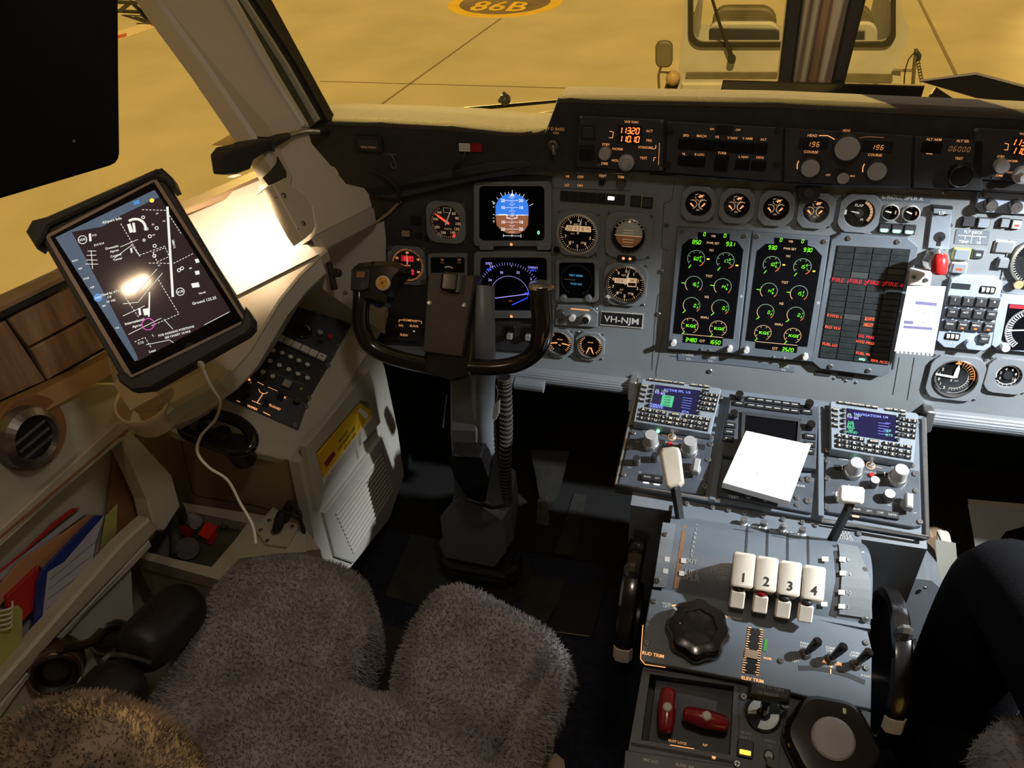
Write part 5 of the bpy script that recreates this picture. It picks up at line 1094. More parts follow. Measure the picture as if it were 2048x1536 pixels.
cdu('right flight management keyboard with NAVIGATION on its screen',(1660,801),(1837,826),(1827,925),(1662,897),'NAVIGATION 1/4',dict(b=[('----',.67,.30),('-----',.66,.46)],g=[('DIS',.24,.41),('ETE',.24,.46),('BRG',.24,.51),('GS',.24,.56),('WIND',.25,.61),('2.9',.68,.46),('KTS',.69,.55)],blk=0),1)
# ---- communication radios
def radio(lab,quad,pts,numstr,green,amb,small):
    cx=sum(p[0] for p in quad)/4; cy=sum(p[1] for p in quad)/4; fr=PU.sub(cx,cy,0); H=.004; t=thing('audio_radio',lab,'radio',fr)
    b=MB('radio'); b.prism(pxs(fr,quad,H),-.003,H,.001); b.build('panel_face',t)
    k=K(fr,cx,cy); q=lambda x,y: fr.px(x,y,H)
    for x,y in pts['big']: p=q(x,y); fk=knob(t,'frequency_knob',p.x,p.y,.0145,.010,'metal',H); knob(fk,'inner_knob',p.x,p.y,.0115,.024,'knob',H+.008,cap='knob')
    for x,y,r_ in pts['small']: p=q(x,y); knob(t,'small_knob',p.x,p.y,r_,.016,'dmetal',H,cap=small)
    b=MB('knob'); p=q(*pts['sel']); b.T=Matrix.Translation((p.x,p.y,H)); b.cyl(0,0,0,.008,.009,ch=.001); b.prism([(-.005,-.012),(.005,-.014),(.007,.012),(-.004,.013)],.006,.020,.002); b.build('selector_knob',t)
    for x,y in pts['win']: p=q(x,y); b=MB('void'); b.rbox(p.x-.015,p.x+.015,p.y-.005,p.y+.005,H,H+.0006,.001); b.mat('txtw').text(numstr,p.x,p.y,.0085,H+.001,bold=1); b.build('frequency_window',t)
    p=q(*pts['tog']); b=MB('txto'); b.arc(p.x,p.y,.0065,.0012,0,360,H+.0006,20).line((p.x-.017,p.y+.002),(p.x-.008,p.y+.001),.0007,H+.0006).line((p.x+.008,p.y-.001),(p.x+.017,p.y-.002),.0007,H+.0006); b.build('toggle_ring',t)
    b=MB('metal'); b.lathe([(.0055,H),(.0055,H+.002),(.004,H+.003)],p.x,p.y,14); b.tube([(p.x,p.y,H),(p.x-.001,p.y+.006,H+.014)],[.0015,.0026],10); b.build('transfer_toggle',t)
    p=q(*green); b=MB('grnw'); b.sphere((p.x,p.y,H+.001),.0032,10); b.build('green_lamp',t,label='glowing green lamp')
    p=q(*pts['red']); b=MB('red'); b.cyl(p.x,p.y,H,H+.004,.004,ch=.001); b.build('red_button',t)
    for i,(x,y) in enumerate(pts['btn']): p=q(x,y); b=MB('black'); b.rbox(p.x-.0095,p.x+.0095,p.y-.006,p.y+.006,H,H+.005,.001,.0008); b.mat('txtg').text(['BLNK','APT','CAP','DATA'][i],p.x,p.y,.0032,H+.0053,bold=1); b.build('button',t)
    for x,y in amb: p=q(x,y); b=MB('txto2' if numstr=='12' else 'dialw'); b.rbox(p.x-.005,p.x+.005,p.y-.0014,p.y+.0014,H,H+.0008,.0005); b.build('lit_bar',t)
    b=MB('txtg'); 
    for s_,x,y,h in pts['txt']: p=q(x,y); b.text(s_,p.x,p.y,h*k,H+.0005,bold=1)
    b.build('lettering',t)
    for x,y in pts['scr']: scr(t,fr,x,y,.0045,H)
sx=lambda x,y: (1220+x/6.4,740+y/6.4)
radio('left communication radio below the left keyboard, partly behind a white lever knob',[(1262,858),(1426,880),(1411,985),(1400,988),(1237,968)],dict(big=[sx(520,960),sx(1010,1040)],small=[(*sx(340,1190),.0065),(*sx(575,1150),.0065)],sel=sx(1090,1285),win=[sx(590,915),sx(1095,975)],tog=sx(795,860),red=sx(770,955),btn=[sx(475,1385),sx(605,1405)],txt=[('COMM 1',*sx(490,790),5),('COMM 2',*sx(1090,880),5),('SQUELCH',*sx(785,935),5),('VHF',*sx(350,920),4),('VOL',*sx(250,1250),4),('SEL',*sx(385,1310),4),('OFF',*sx(1180,1405),4),('BFO',*sx(990,1300),4)],scr=[sx(300,805),sx(250,1000),sx(1290,955),sx(1260,1150),sx(170,1340),sx(1210,1490)]),'0',sx(615,785),[sx(460,1445),sx(597,1468)],'void')
s2=lambda x,y:(1620+x/5.485,780+y/5.485)
radio('right communication radio below the right keyboard, lit white',[(1652,912),(1839,942),(1842,1052),(1828,1054),(1648,1022)],dict(big=[s2(470,910),s2(950,985)],small=[(*s2(690,1040),.0075),(*s2(850,1190),.009),(*s2(300,1200),.007)],sel=s2(1050,1270),win=[s2(375,860),s2(840,930)],tog=s2(665,830),red=s2(672,938),btn=[s2(510,1325),s2(640,1345),s2(765,1362),s2(895,1385)],txt=[('COMM 1',*s2(380,765),5),('COMM 2',*s2(950,855),5),('SQUELCH',*s2(670,905),5),('VOL',*s2(270,1130),4),('OFF',*s2(1150,1350),4),('TEST',*s2(930,1245),4),('SEL',*s2(870,1265),4)],scr=[s2(190,785),s2(190,970),s2(190,1300),s2(1150,925),s2(1160,1110),s2(1205,1450)]),'12',s2(490,778),[s2(500,1388)],'knobl')
# ---- weather radar unit in the centre with its screen
s3=lambda x,y:(1220+x/3.2,740+y/3.2)
fr=PU.sub(1545,900,0); H=.010; t=thing('radar_display','weather radar unit with a blank screen in the middle of the pedestal','radar',fr); q=lambda p,h=H: fr.px(*p,h)
b=MB('radio'); b.prism([tuple(q(s3(*c))) for c in ((770,150),(1335,235),(1318,632),(1200,620),(715,540))],0,H,.0015); b.build('panel_face',t)
O=[tuple(q(s3(*c),.014)) for c in ((845,262),(1228,310),(1212,560),(835,500))]; I=[tuple(q(s3(*c),.014)) for c in ((868,288),(1205,330),(1190,540),(855,485))]
b=MB('dkpanel'); b.frame(O,I,H,.014,H+.001); b.build('screen_frame',t); b=MB('screen'); b.prism(I,H,H+.0015); b.build('display',t)
for r_ in range(2):
    for c_ in range(6):
        p=q(s3(905+c_*55-r_*2,192+r_*40+c_*7.2)); b=MB('black'); b.rbox(p.x-.0085,p.x+.0085,p.y-.0048,p.y+.0048,H,H+.004,.001,.0007); b.mat('txtg').box(p.x-.005,p.x+.005,p.y-.001,p.y+.001,H+.004,H+.0043); b.build('key',t)
for c in ((825,220),(770,358),(762,402),(757,445),(1258,272),(1278,430),(1275,480),(1270,525)):
    p=q(s3(*c)); b=MB('black'); b.rbox(p.x-.009,p.x+.009,p.y-.005,p.y+.005,H,H+.004,.001,.0007); b.mat('txtg').box(p.x-.005,p.x+.005,p.y-.001,p.y+.001,H+.004,H+.0043); b.build('key',t)
for c in ((825,180),(1270,235),(790,300),(1280,370)): p=q(s3(*c)); knob(t,'knob',p.x,p.y,.007,.014,'gloss',H)
s4=lambda x,y:(1220+x/3.2,740+y/3.2)
fr=PU.sub(1530,1000,0); t=thing('test_panel','narrow dark panel marked TEST behind the note pad','control panel',fr); b=MB('radio'); b.prism([tuple(fr.px(*s4(*c),.003)) for c in ((700,600),(1310,690),(1290,915),(690,800))],-.003,.003,.001); b.build('panel_face',t)
b=MB('txtw'); p=fr.px(*s4(790,815),.003); b.text('TEST',p.x,p.y,.0055,.0035,bold=1); p=fr.px(*s4(1210,740),.003); b.text('RADAR',p.x,p.y,.004,.0035); b.build('lettering',t)
for c in ((885,812),(1195,820),(1195,865),(1225,700),(990,830)): scr(t,fr,*s4(*c),r=.004,z=.003)
for c in ((1270,700),(1268,838)): scr(t,fr,*s4(*c),r=.006,z=.003)
b=MB('black'); b.rbox(-.001,.012,-.003,.004,.003,.008,.001); b.build('slide_switch',t)
# note pad
fr=frame(PU.wpx(1533,925,.036),(0,-.285,.958)); t=thing('note_pad','thick white paper pad lying on the radar unit','note pad',fr)
b=MB('paper'); b.prism(pxs(fr,[(1492,861),(1622,889),(1580,1003),(1445,965)]),-.016,0,.0005); b.build('pad',t)
b=MB('ink'); 
for x,y in ((1480,908),(1476,927),(1513,946),(1510,870)): p=fr.px(x,y); b.line((p.x,p.y),(p.x+.002,p.y-.0015),.0012,.0003)
b.build('pen_mark',t)
# ============================================================ LEVER QUADRANT (curved cover)
YQ=[]                                      # (y,z) profile of the cover
def arch(y):                               # height of the curved cover over the pedestal
    if y>.925: return .527+(y-.925)*.27+.004
    if y<.775: return .531-(.775-y)*.05
    f_=min(1,max(0,(y-.775)/.15)); return .531+(.0)*f_+.040*max(0,sin(pi*f_))**.9
def onarch(X,Y,h=0):
    z=.55
    for _ in range(25):
        p=onp(X,Y,(0,0,z),(0,0,1)); z2=arch(p.y)+h; z=z*.5+z2*.5
    return onp(X,Y,(0,0,z),(0,0,1))
def anorm(y): 
    s_=(arch(y+.002)-arch(y-.002))/.004; return V((0,-s_,1)).normalized()
XL,XR=-.158,.128
QF=Fr((0,.85,.53),(1,0,0),(0,1,0),(0,0,1))
t=thing('lever_quadrant','curved grey quadrant cover with slots for the power, lift spoiler and flap levers','quadrant',QF)
b=MB('ped'); ys=[.945,.935,.925]+[.925-.15*i/16 for i in range(1,17)]+[.768]
b.loft([[V((x,y,arch(y))) for x in (XL,XR)]+[V((XR,y,.45)),V((XL,y,.45))] for y in ys]); b.build('cover',t,world=True,smooth=True)
def onstrip(b,L,h,mt,n=8):                 # strip between two picture polylines on the curved cover
    b.mat(mt); A,B_=L
    for i in range(n):
        f0,f1=i/n,(i+1)/n
        def ip(P,f):
            k=f*(len(P)-1); j=min(int(k),len(P)-2); g=k-j; return (P[j][0]*(1-g)+P[j+1][0]*g,P[j][1]*(1-g)+P[j+1][1]*g)
        q=[ip(A,f0),ip(B_,f0),ip(B_,f1),ip(A,f1)]; b.add([onarch(x,y,h) for x,y in q],[(0,1,2,3)])
    return b
s5=lambda x,y:(1200+x/3.103,980+y/3.103)
for L,mt in ((([s5(515,215),s5(455,610)],[s5(535,218),s5(487,612)]),'wood'),(([s5(1445,340),s5(1468,540),s5(1425,775)],[s5(1478,342),s5(1495,540),s5(1470,790)]),'slot'))+tuple((([s5(x0-7,y0),s5(x1-7,y1)],[s5(x0+7,y0),s5(x1+7,y1)]),'slot') for x0,y0,x1,y1 in ((915,225,905,400),(1040,245,1037,420),(1165,262,1165,440),(1290,285,1296,470))):
    b=MB(mt); onstrip(b,L,.0006,mt); b.build('slot_opening',t,world=True)
b=MB('bezel'); onstrip(b,([s5(390,200),s5(330,600)],[s5(470,210),s5(412,606)]),.0016,'bezel'); b.build('side_strip',t,world=True)
b=MB('bezel'); onstrip(b,([s5(1480,330),s5(1500,540),s5(1485,770)],[s5(1600,350),s5(1680,560),s5(1690,800)]),.003,'panel'); b.build('flap_plate',t,world=True)
b=MB('txtw'); 
for x,y in ((418,428),(408,502),(520,437),(508,516)): a=onarch(*s5(x,y),.002); b.add([onarch(*s5(x+u,y+v),.0022) for u,v in ((-16,-16),(16,-12),(14,18),(-18,14))],[(0,1,2,3)])
for x,y in ((1398,426),(1505,428),(1508,514),(1500,633),(1392,706),(1500,720)): b.add([onarch(*s5(x+u,y+v),.0046) for u,v in ((-20,-14),(20,-12),(20,18),(-20,15))],[(0,1,2,3)])
b.build('white_mark',t,world=True)
def atext(b,s_,X,Y,hm,vert=False,h=.001,sx=1,skew=0):
    p=onarch(X,Y,h); n=anorm(p.y); y_=n.cross(V((1,0,0))); x_=V((1,0,0))
    if vert: x_,y_=-y_,x_
    vs,fs=txmesh(s_,1); b.add([p+x_*(u*hm*1.38*sx)+y_*((v-.34)*hm*1.38) for u,v in vs],fs)
b=MB('txtg'); atext(b,'OUT',*s5(563,440),.006); atext(b,'LIFT',*s5(570,512),.0085); atext(b,'SPLR',*s5(565,542),.0085); atext(b,'FUEL',*s5(745,500),.0095); atext(b,'ON',*s5(778,465),.006); atext(b,'OFF',*s5(760,545),.006)
for s_,x,y in (('18',1532,430),('24',1542,518),('30',1540,636),('33',1532,724)): atext(b,s_,*s5(x,y),.006,h=.004)
for i,ch in enumerate('AIRBRAKE'): atext(b,ch,*s5(602-i*4.6,215+i*27),.0052)
for i,s_ in enumerate(('FLAP','BAULK','GUARD')): atext(b,s_,*s5(1518,265+i*18),.0050)
b.build('lettering',t,world=True)
_scm.clear()
for x,y in ((540,85),(698,108),(797,125),(897,143),(1012,162),(1135,182),(1255,202),(1340,218),(1605,272),(405,278),(360,560),(1645,495),(1645,803)):
    p=onarch(*s5(x,y),.001); key='qs'
    if key not in _scm: b=MB('screw'); b.screw(0,0,0,.0042); o=b.build('screw',t); _scm[key]=o.data
    else: o=bpy.data.objects.new('screw',_scm[key]); COL.objects.link(o); o.parent=t
    o.location=p-QF.o
    o.rotation_euler=(math.atan2(-anorm(p.y).y,anorm(p.y).z),0,0)
_scm.clear()
# lacing posts with wire
b=MB('metal'); posts=[s5(890,215),s5(1010,235),s5(1130,255),s5(1250,278)]
for X,Y in posts:
    p=onarch(X,Y,0); b.T=Matrix.Translation(p); b.lathe([(.0065,0),(.0065,.004),(.0045,.005),(.0045,.010),(.006,.011),(.005,.014)],0,0,12); b.T=None
b.build('stop_post',t,world=True)
b=MB('metal')
for i in (0,2):
    A=onarch(*posts[i],.012); B_=onarch(*posts[i+1],.012)
    for k in (0,1): b.tube([A.lerp(B_,j/16)+V((0,.0012*sin(j*pi/1.5+k*pi),.0012*cos(j*pi/1.5+k*pi))) for j in range(17)],.0006,5)
b.build('locking_wire',t,world=True)
# ---- power levers 1-4
LX=[(1487,1140),(1533,1148),(1580,1157),(1628,1166)]
for i,(X,Y) in enumerate(LX):
    c=onarch(X,Y+2,.050); fr=Fr(c,(1,0,0),V((0,.80,.60)),V((0,-.60,.80))); k=K(fr,X,Y); cap=fr.sub(X,Y)
    t=thing('power_lever',['leftmost worn white power lever knob, the one marked 1','white power lever knob marked 2, just left of the middle','white power lever knob marked 3, just right of the middle','rightmost white power lever knob marked 4, with a brown worn corner'][i],'lever',cap,'four power levers'); hw=22.6*k; hh=36*k
    b=MB('lever'); L=rrect(-hw,hw,-hh,hh,.004,3)
    sec=[]
    for z,sc_ in ((-.036,.80),(-.030,.94),(-.010,1.0),(-.004,1.0),(-.001,.97),(.0,.90)):
        sec.append([(x*(sc_ if abs(z)<.02 else sc_),y*sc_+(-.004 if z<-.02 else 0),z) for x,y in L])
    b.loft(sec); b.build('knob',t,smooth=True,label='worn white knob')
    b=MB('wood' if 0 else 'slot'); b.text(str(i+1),.001,-hh*.42,.0125,.0006,bold=1); b.build('numeral',t,label='dark engraved numeral')
    b=MB('dmetal'); b.T=None; A=onarch(X-6,Y+28,-.01); b.tube([c+V((0,.01,-.02)),V((A.x+.002,A.y+.02,A.z-.01))],.005,6); b.build('lever_arm',t,world=True)
# ---- fuel levers below
for i,(x,y) in enumerate(((852,680),(995,710),(1137,742),(1277,768))):
    X,Y=s5(x,y); c=onarch(X,Y,.028); fr=Fr(c,(1,0,0),V((0,.55,.83)),V((0,-.83,.55))).sub(X,Y); k=K(fr,X,Y)
    t=thing('fuel_lever',['leftmost flat white fuel lever knob, below the lever marked 1','flat white fuel lever knob with a red tip behind, below the lever marked 2','flat white fuel lever knob below the lever marked 3','rightmost flat white fuel lever knob, below the worn lever marked 4'][i],'lever',fr,'four fuel levers')
    b=MB('lever'); b.rbox(-15*k,15*k,-20*k,18*k,-.010,0,.003,.002); b.build('knob',t)
    b=MB('black'); b.tube([(0,0,-.006),(0,-.006,-.05)],.004,8); b.mat('dred' if i==1 else 'black').T=Matrix.Translation((0,21*k,-.004)); b.sphere((0,0,0),.006,10,(1.3,.8,.8)); b.build('lever_stem',t)
b=MB('void'); p=QD.sub(1540,1235); b.prism(pxs(TRM,[s5(800,735),s5(1330,790),s5(1325,830),(1590,1262),(1500,1252),(1462,1220)],.001),.0,.001); tag(b.build('lever_well',fr=TRM),'black slot at the foot of the white levers','slot')
# ---- lift spoiler lever (left, big white handle)
FR=frame(dep(1343,935,1.195),(-.05,-.60,.80)); t=thing('airbrake_lever','tall white airbrake lever handle in front of the left radio','lever',FR)
b=MB('lever'); 
H1=pxs(FR,[(1319,905),(1323,895),(1345,892),(1357,894),(1361,903),(1368,962),(1360,971),(1338,976),(1331,972)])
b.prism(H1,-.022,0,.003); b.build('handle',t,bevel=.0015,label='white handle')
A=FR.p3(1350,972,-.010); B_=FR.M().inverted()@onarch(1362,1052,-.02); b=MB('slot'); b.tube([FR.p3(1349,965,-.012),A,B_],[.0075,.0075,.0065],4); b.build('lever_arm',t,label='dark flat arm')
# ---- flap lever (right, square white knob)
FR=frame(dep(1703,990,1.155),(.0,-.55,.83)); t=thing('flap_lever','flap lever with a square white knob in front of the right radio','lever',FR)
b=MB('white'); b.prism(pxs(FR,[(1680,972),(1686,969),(1727,973),(1731,979),(1729,1005),(1722,1008),(1684,1003),(1678,998)]),-.018,0,.003); b.build('knob',t,bevel=.0015,label='square white knob')
B_=FR.M().inverted()@onarch(1660,1088,-.01); b=MB('black'); b.tube([FR.p3(1702,1003,-.012),FR.p3(1695,1020,-.016),B_],[.0075,.007,.008],6); b.build('lever_arm',t,label='dark arm')
# ============================================================ TRIM PANEL
t=thing('trim_panel','grey-blue trim panel with rudder, elevator and aileron trim controls','control panel',TRM)
b=MB('ped'); Z=.004
b.prism(pxs(TRM,[(1303,1178),(1500,1208),(1735,1262),(1744,1300),(1742,1418),(1640,1400),(1480,1358),(1330,1330),(1281,1322),(1290,1250)],Z),-.006,Z,.0012); b.build('panel_face',t)
q=lambda p,z=Z: tuple(TRM.px(p[0],p[1],z))
b=MB('txto2'); b.pline([q((1286,1250)),q((1281,1318)),q((1290,1329)),q((1331,1335))],.0012,Z+.0004); b.pline([q(s5(445,718)),q(s5(620,712)),q(s5(700,742)),q(s5(790,790))],.0022,Z+.0004); b.build('lit_edge',t,label='orange lit edge')
txt(t,TRM,[('RUD TRIM',1306,1309,7),('ELEV TRIM',1505,1359,7),('AIL TRIM',*s5(1440,1072),7),('NOSE',*s5(1040,1045),4.5)],'txto2',Z+.0005)
txt(t,TRM,[('NOSE',*s5(413,705),5),('LEFT',*s5(413,722),5),('NOSE RIGHT',*s5(825,792),4.5),('PARALLEL',*s5(1290,955),5),('OVERRIDE',*s5(1290,975),5),('CONFIG',*s5(1440,982),5),('CHECK',*s5(1437,999),5),('HORN',*s5(1590,1012),5),('CANCEL',*s5(1590,1030),5),('LEFT',*s5(1215,1062),5),('RIGHT',*s5(1650,1155),5)],'txtw',Z+.0005,'engraving')
for p in ((335,692),(290,950),(1650,948),(1122,1060+0),(1650,1105)): scr(t,TRM,*s5(*p),r=.0042,z=Z)
# elevator trim scale
b=MB('void'); b.prism([q(s5(915,850)),q(s5(1010,868)),q(s5(985,1150)),q(s5(885,1135))],Z,Z+.0004); b.build('scale_slot',t)
b=MB('txto2'); L0,L1=V(q(s5(918,852))),V(q(s5(880,1130))); R0_,R1=V(q(s5(1012,870))),V(q(s5(985,1150)))
for i in range(20):
    f_=i/19; a=L0.lerp(L1,f_); c=R0_.lerp(R1,f_); d=(c-a); w_=.16 if i%3 else .24; b.line(a,a+d*w_,.0010,Z+.0007); b.line(c,c-d*w_,.0010,Z+.0007)
b.build('trim_scale',t,label='glowing orange trim scale')
b=MB('tan'); b.prism([q(s5(905,985),Z+.002),q(s5(985,1000),Z+.002),q(s5(975,1050),Z+.002),q(s5(898,1035),Z+.002)],Z,Z+.002); b.build('trim_pointer',t,label='tan pointer block'); b=MB('green'); b.prism([q(s5(1022,925)),q(s5(1042,928)),q(s5(1030,1002)),q(s5(1010,1000))],Z,Z+.0008); b.build('green_band',t,label='green band')
# aileron trim scale
b=MB('slot'); arcp=[q(s5(1232,1105+0)),q(s5(1320,1105)),q(s5(1420,1118)),q(s5(1540,1150)),q(s5(1645,1195))]; b.pline([tuple(V(p)) for p in smooth_path([V((x,y,0)) for x,y in arcp],5)] if 0 else arcp,.0065,Z+.0004); b.build('scale_slot',t)
b=MB('txto2'); b.add([q(s5(1422,1090))+(Z+.0006,),q(s5(1450,1094))+(Z+.0006,),q(s5(1434,1106))+(Z+.0006,)],[(0,1,2)]); b.line(q(s5(1432,1112)),q(s5(1430,1142)),.0014,Z+.0008); b.build('trim_pointer',t)
# rudder trim knob
fr=TRM.sub(1394,1268,Z); t=thing('rudder_trim_knob','large glossy black knob marked for rudder trim','knob',fr); b=MB('gloss'); r=.042; n=48
def lob(r,a,z): rr_=r*(1+.05*cos(8*a)); return (rr_*cos(a),rr_*sin(a),z)
b.smooth=True; b.loft([[lob(r*s_,2*pi*i/n,z) for i in range(n)] for s_,z in ((.98,0),(1.02,.008),(1.0,.020),(.90,.026),(.70,.028),(.58,.028),(.55,.025),(.30,.024))]); b.build('knob_body',t,smooth=True)
b=MB('txtw'); b.line((-.036,.022),(-.027,.016),.003,.0262); b.build('index_mark',t)
for (x,y,lab) in ((1275,1018,'first black toggle from the left beside the elevator trim scale'),(1430,1052,'middle black toggle above the aileron trim scale'),(1585,1085,'rightmost black toggle above the aileron trim scale')):
    X,Y=s5(x,y); fr=TRM.sub(X,Y,Z); t=thing('guarded_toggle',lab,'switch',fr,'black toggles'); b=MB('dmetal'); b.lathe([(.008,0),(.008,.002),(.006,.004),(.005,.005)],0,0,14); b.build('collar',t)
    b=MB('gloss'); e=V((.012,.010,.030)); b.tube([(0,0,.002),e*.5,e*.95,e],[.0035,.0055,.0065,.005],12); b.build('toggle_lever',t)
# ============================================================ REAR OF THE PEDESTAL
t=thing('rear_pedestal_panel','dark rear part of the pedestal with a recessed bay and switches','control panel',AFT); Z=.0
b=MB('dkpanel'); q=lambda p,z=0: tuple(AFT.px(p[0],p[1],z))
F4=[(1286,1334),(1480,1362),(1476,1560),(1246,1560)]; I4=[(1300,1348),(1468,1372),(1460,1510),(1282,1480)]
M('rear',(.05,.056,.062),.42,0,noise=.15,nscale=14,bump=.1,wear=((.25,.25,.25),40,.72))
b=MB('rear'); b.frame([q(p) for p in F4],[q(p) for p in I4],-.006,0,-.05); b.mat('olive').prism([q(p) for p in I4],-.055,-.05); b.build('recess',t)
b=MB('rear'); b.prism([q(p) for p in [(1476,1362),(1560,1382),(1640,1402),(1742,1424),(1740,1560),(1474,1560)]],-.006,0,.001); b.build('panel_face',t)
b=MB('slot'); b.pline([q((1576,1386)),q((1562,1480)),q((1556,1550))],.001,.0004); b.pline([q((1262,1488)),q((1470,1526))],.004,.0006); b.build('seam',t)
txt(t,AFT,[('GUST LOCK',1355,1484,5),('A/P',1410,1490,5)],'txto',.0006); b=MB('txto2'); b.line(q((1340,1490)),q((1388,1498)),.001,.0006); b.prism([q((1424,1512)),q((1432,1514)),(q((1430,1519))),q((1424,1517))],0,.001); b.build('lit_marks',t)
for X,Y in ((1487,1394),(1569,1412),(1474,1528),(1562,1362+0)): scr(t,AFT,X,Y,r=.005,z=0)
# red T handles
for (a,c_,m,lab) in (((1337,1376),(1331,1466),(1333,1424),'upright red handle in the rear pedestal bay'),((1366,1426),(1458,1450),(1411,1441),'red handle lying crosswise in the rear pedestal bay')):
    fr=AFT.sub(m[0],m[1],.0); t=thing('pull_lever',lab,'handle',fr); b=MB('dred'); A=fr.p3(*a,.006); B_=fr.p3(*c_,.006); M_=(A+B_)/2; d=(B_-A)
    b.tube([A,A+d*.04,A+d*.12,M_,B_-d*.12,B_-d*.04,B_],[.004,.0085,.0105,.0125,.0105,.0085,.004],14); b.build('grip',t,smooth=True); b=MB('txtw'); b.T=Matrix.Translation(M_); b.lathe([(.006,.010),(.006,.0145),(.004,.016)],0,0,14); b.build('bolt',t,label='pale bolt')
    b=MB('dmetal'); b.T=Matrix.Translation(M_); b.cyl(0,0,-.055,0,.005); b.build('shaft',t)
# parking brake T lever
fr=AFT.sub(1526,1430,0); t=thing('parking_brake','black T-bar with engraved lettering standing over a round white and black socket','lever',fr)
b=MB('void'); b.cyl(0,0,0,.004,.0235); b.build('socket',t); b=MB('txtw'); b.arc(0,0,.0145,.011,-100,-10,.0045,10).arc(0,0,.0145,.011,80,200,.0045,12); b.build('socket_mark',t,label='white socket segments')
b=MB('gloss'); Tt=fr.p3(1536,1385,.050); b.tube([(0,0,.002),Tt],.006,10); b.build('stem',t)
b=MB('black'); b.prism(pxs(fr,[(1500,1362),(1582,1378),(1580,1403),(1545,1398),(1496,1390)],.056),.040,.056,.003); b.build('t_bar',t); b=MB('txtg')
for s_,x,y in (('PUSH TO TURN',1540,1376),('TO RELEASE',1536,1388)): p=fr.px(x,y,.056); b.text(s_,p.x,p.y,.0035,.0566)
b.build('lettering',t)
# amber caption and toggle
fr=AFT.sub(1490,1500,0); t=thing('caption_lamp','square caption lamp lit amber on the rear of the pedestal','indicator light',fr); k=K(AFT,1490,1500)
b=MB('black'); b.rbox(-16*k,16*k,-16*k,18*k,0,.004,.002,.001); b.build('housing',t); b=MB('amber'); b.rbox(-11*k,11*k,-11*k,-2*k,.004,.0046,.001); b.build('lit_lens',t,label='amber lens')
txt(t,fr,[('BRAKE',1492,1466,5),('SELECT',1491,1475,5)],'txtg',.0006)
fr=AFT.sub(1537,1512,0); t=thing('guarded_toggle','silver toggle switch under engraved lettering on the rear of the pedestal','switch',fr); b=MB('dmetal'); b.lathe([(.007,0),(.007,.002),(.005,.004)],0,0,14); b.build('collar',t); b=MB('metal'); b.tube([(0,-.004,.003),(0,-.012,.018),(0,-.014,.022)],[.003,.004,.0045],10); b.build('toggle_lever',t)
txt(t,fr,[('EMERG',1540,1482,5),('YEL',1540,1492,5)],'txtg',.0006)
# aileron trim wheel knob
fr=AFT.sub(1656,1492,0); t=thing('aileron_trim_knob','big round black knob with a grey centre cap at the bottom edge','knob',fr); b=MB('gloss'); r=.056; n=60
def lob2(r,a,z): rr_=r*(1+.035*cos(6*a)); return (rr_*cos(a),rr_*sin(a),z)
b.loft([[lob2(r*s_,2*pi*i/n,z) for i in range(n)] for s_,z in ((.96,0),(1.03,.010),(1.0,.022),(.88,.030),(.66,.031))]); b.build('knob_body',t,smooth=True)
b=MB('knob'); b.lathe([(.0265,.030),(.0265,.034),(.024,.036)],0,0,32); b.build('centre_cap',t,label='grey centre cap'); b=MB('yelf'); b.box(.012,.016,.034,.041,.030,.0325); b.build('index_mark',t)
b=MB('slot'); fr=AFT.sub(1350,1545,0); 
b=MB('rear'); b.prism(pxs(AFT,[(1250,1500),(1470,1532),(1466,1570),(1244,1570)],.006),0,.006,.001); t=thing('rear_radio','edge of a dark unit with small white lettering at the bottom of the pedestal','radio',AFT.sub(1350,1530,0)); o=b.build('panel_face',t,world=False); o.matrix_parent_inverse=wmat(t).inverted()@AFT.M()
txt(t,AFT.sub(1350,1530,0),[('MIC',1294,1520,6),('INT',1310,1524,6),('BLEED AIR',1370,1532,6)],'txtw',.0066)
# ---- trim wheels on both sides
def wheel(lab,x,top_,bot_,xo,mk,lead):
    A=onp(*top_,(x,0,0),(1,0,0)); B_=onp(*bot_,(x,0,0),(1,0,0)); c=(A+B_)/2; r=.105
    c=V((x,.835,.435)); fr=Fr(c,(0,1,0),(0,0,1),(1,0,0)); t=thing('pitch_handwheel',lab,'wheel',fr,'pedestal trim wheels')
    b=MB('rubber'); n=60; prof=[(.10,-.012),(.104,-.014),(.110,-.010),(.112,0),(.110,.010),(.104,.014),(.10,.012)]
    b.loft([[(rr_*cos(2*pi*i/n),rr_*sin(2*pi*i/n),z) for i in range(n)] for rr_,z in prof+[prof[0]]],cap=False); b.build('rim',t,smooth=True)
    b=MB('gloss'); b.cyl(0,0,-.006,.006,.101,n=40); b.cyl(0,0,-.016,.016,.025,n=20); b.build('disc',t)
    b=MB('lever'); 
    for a in (mk,):
        b.loft([[( (R_)*cos(rad(a+d)),(R_)*sin(rad(a+d)),z) for R_,z in ((.1105,-.0115),(.1130,-.007),(.1130,.007),(.1105,.0115))] for d in (-6,6)]); b.build('white_mark',t,label='white index mark')
    b=MB('dmetal'); a=rad(mk+75); b.T=Matrix.Translation((.113*cos(a),.113*sin(a),0)); b.sphere((0,0,0),.012,10,(.6,1.4,1)); b.build('wheel_handle',t)
wheel('trim wheel on the left side of the pedestal with a white mark','',(1260,1060),(1245,1265),0,205,0) if 0 else None
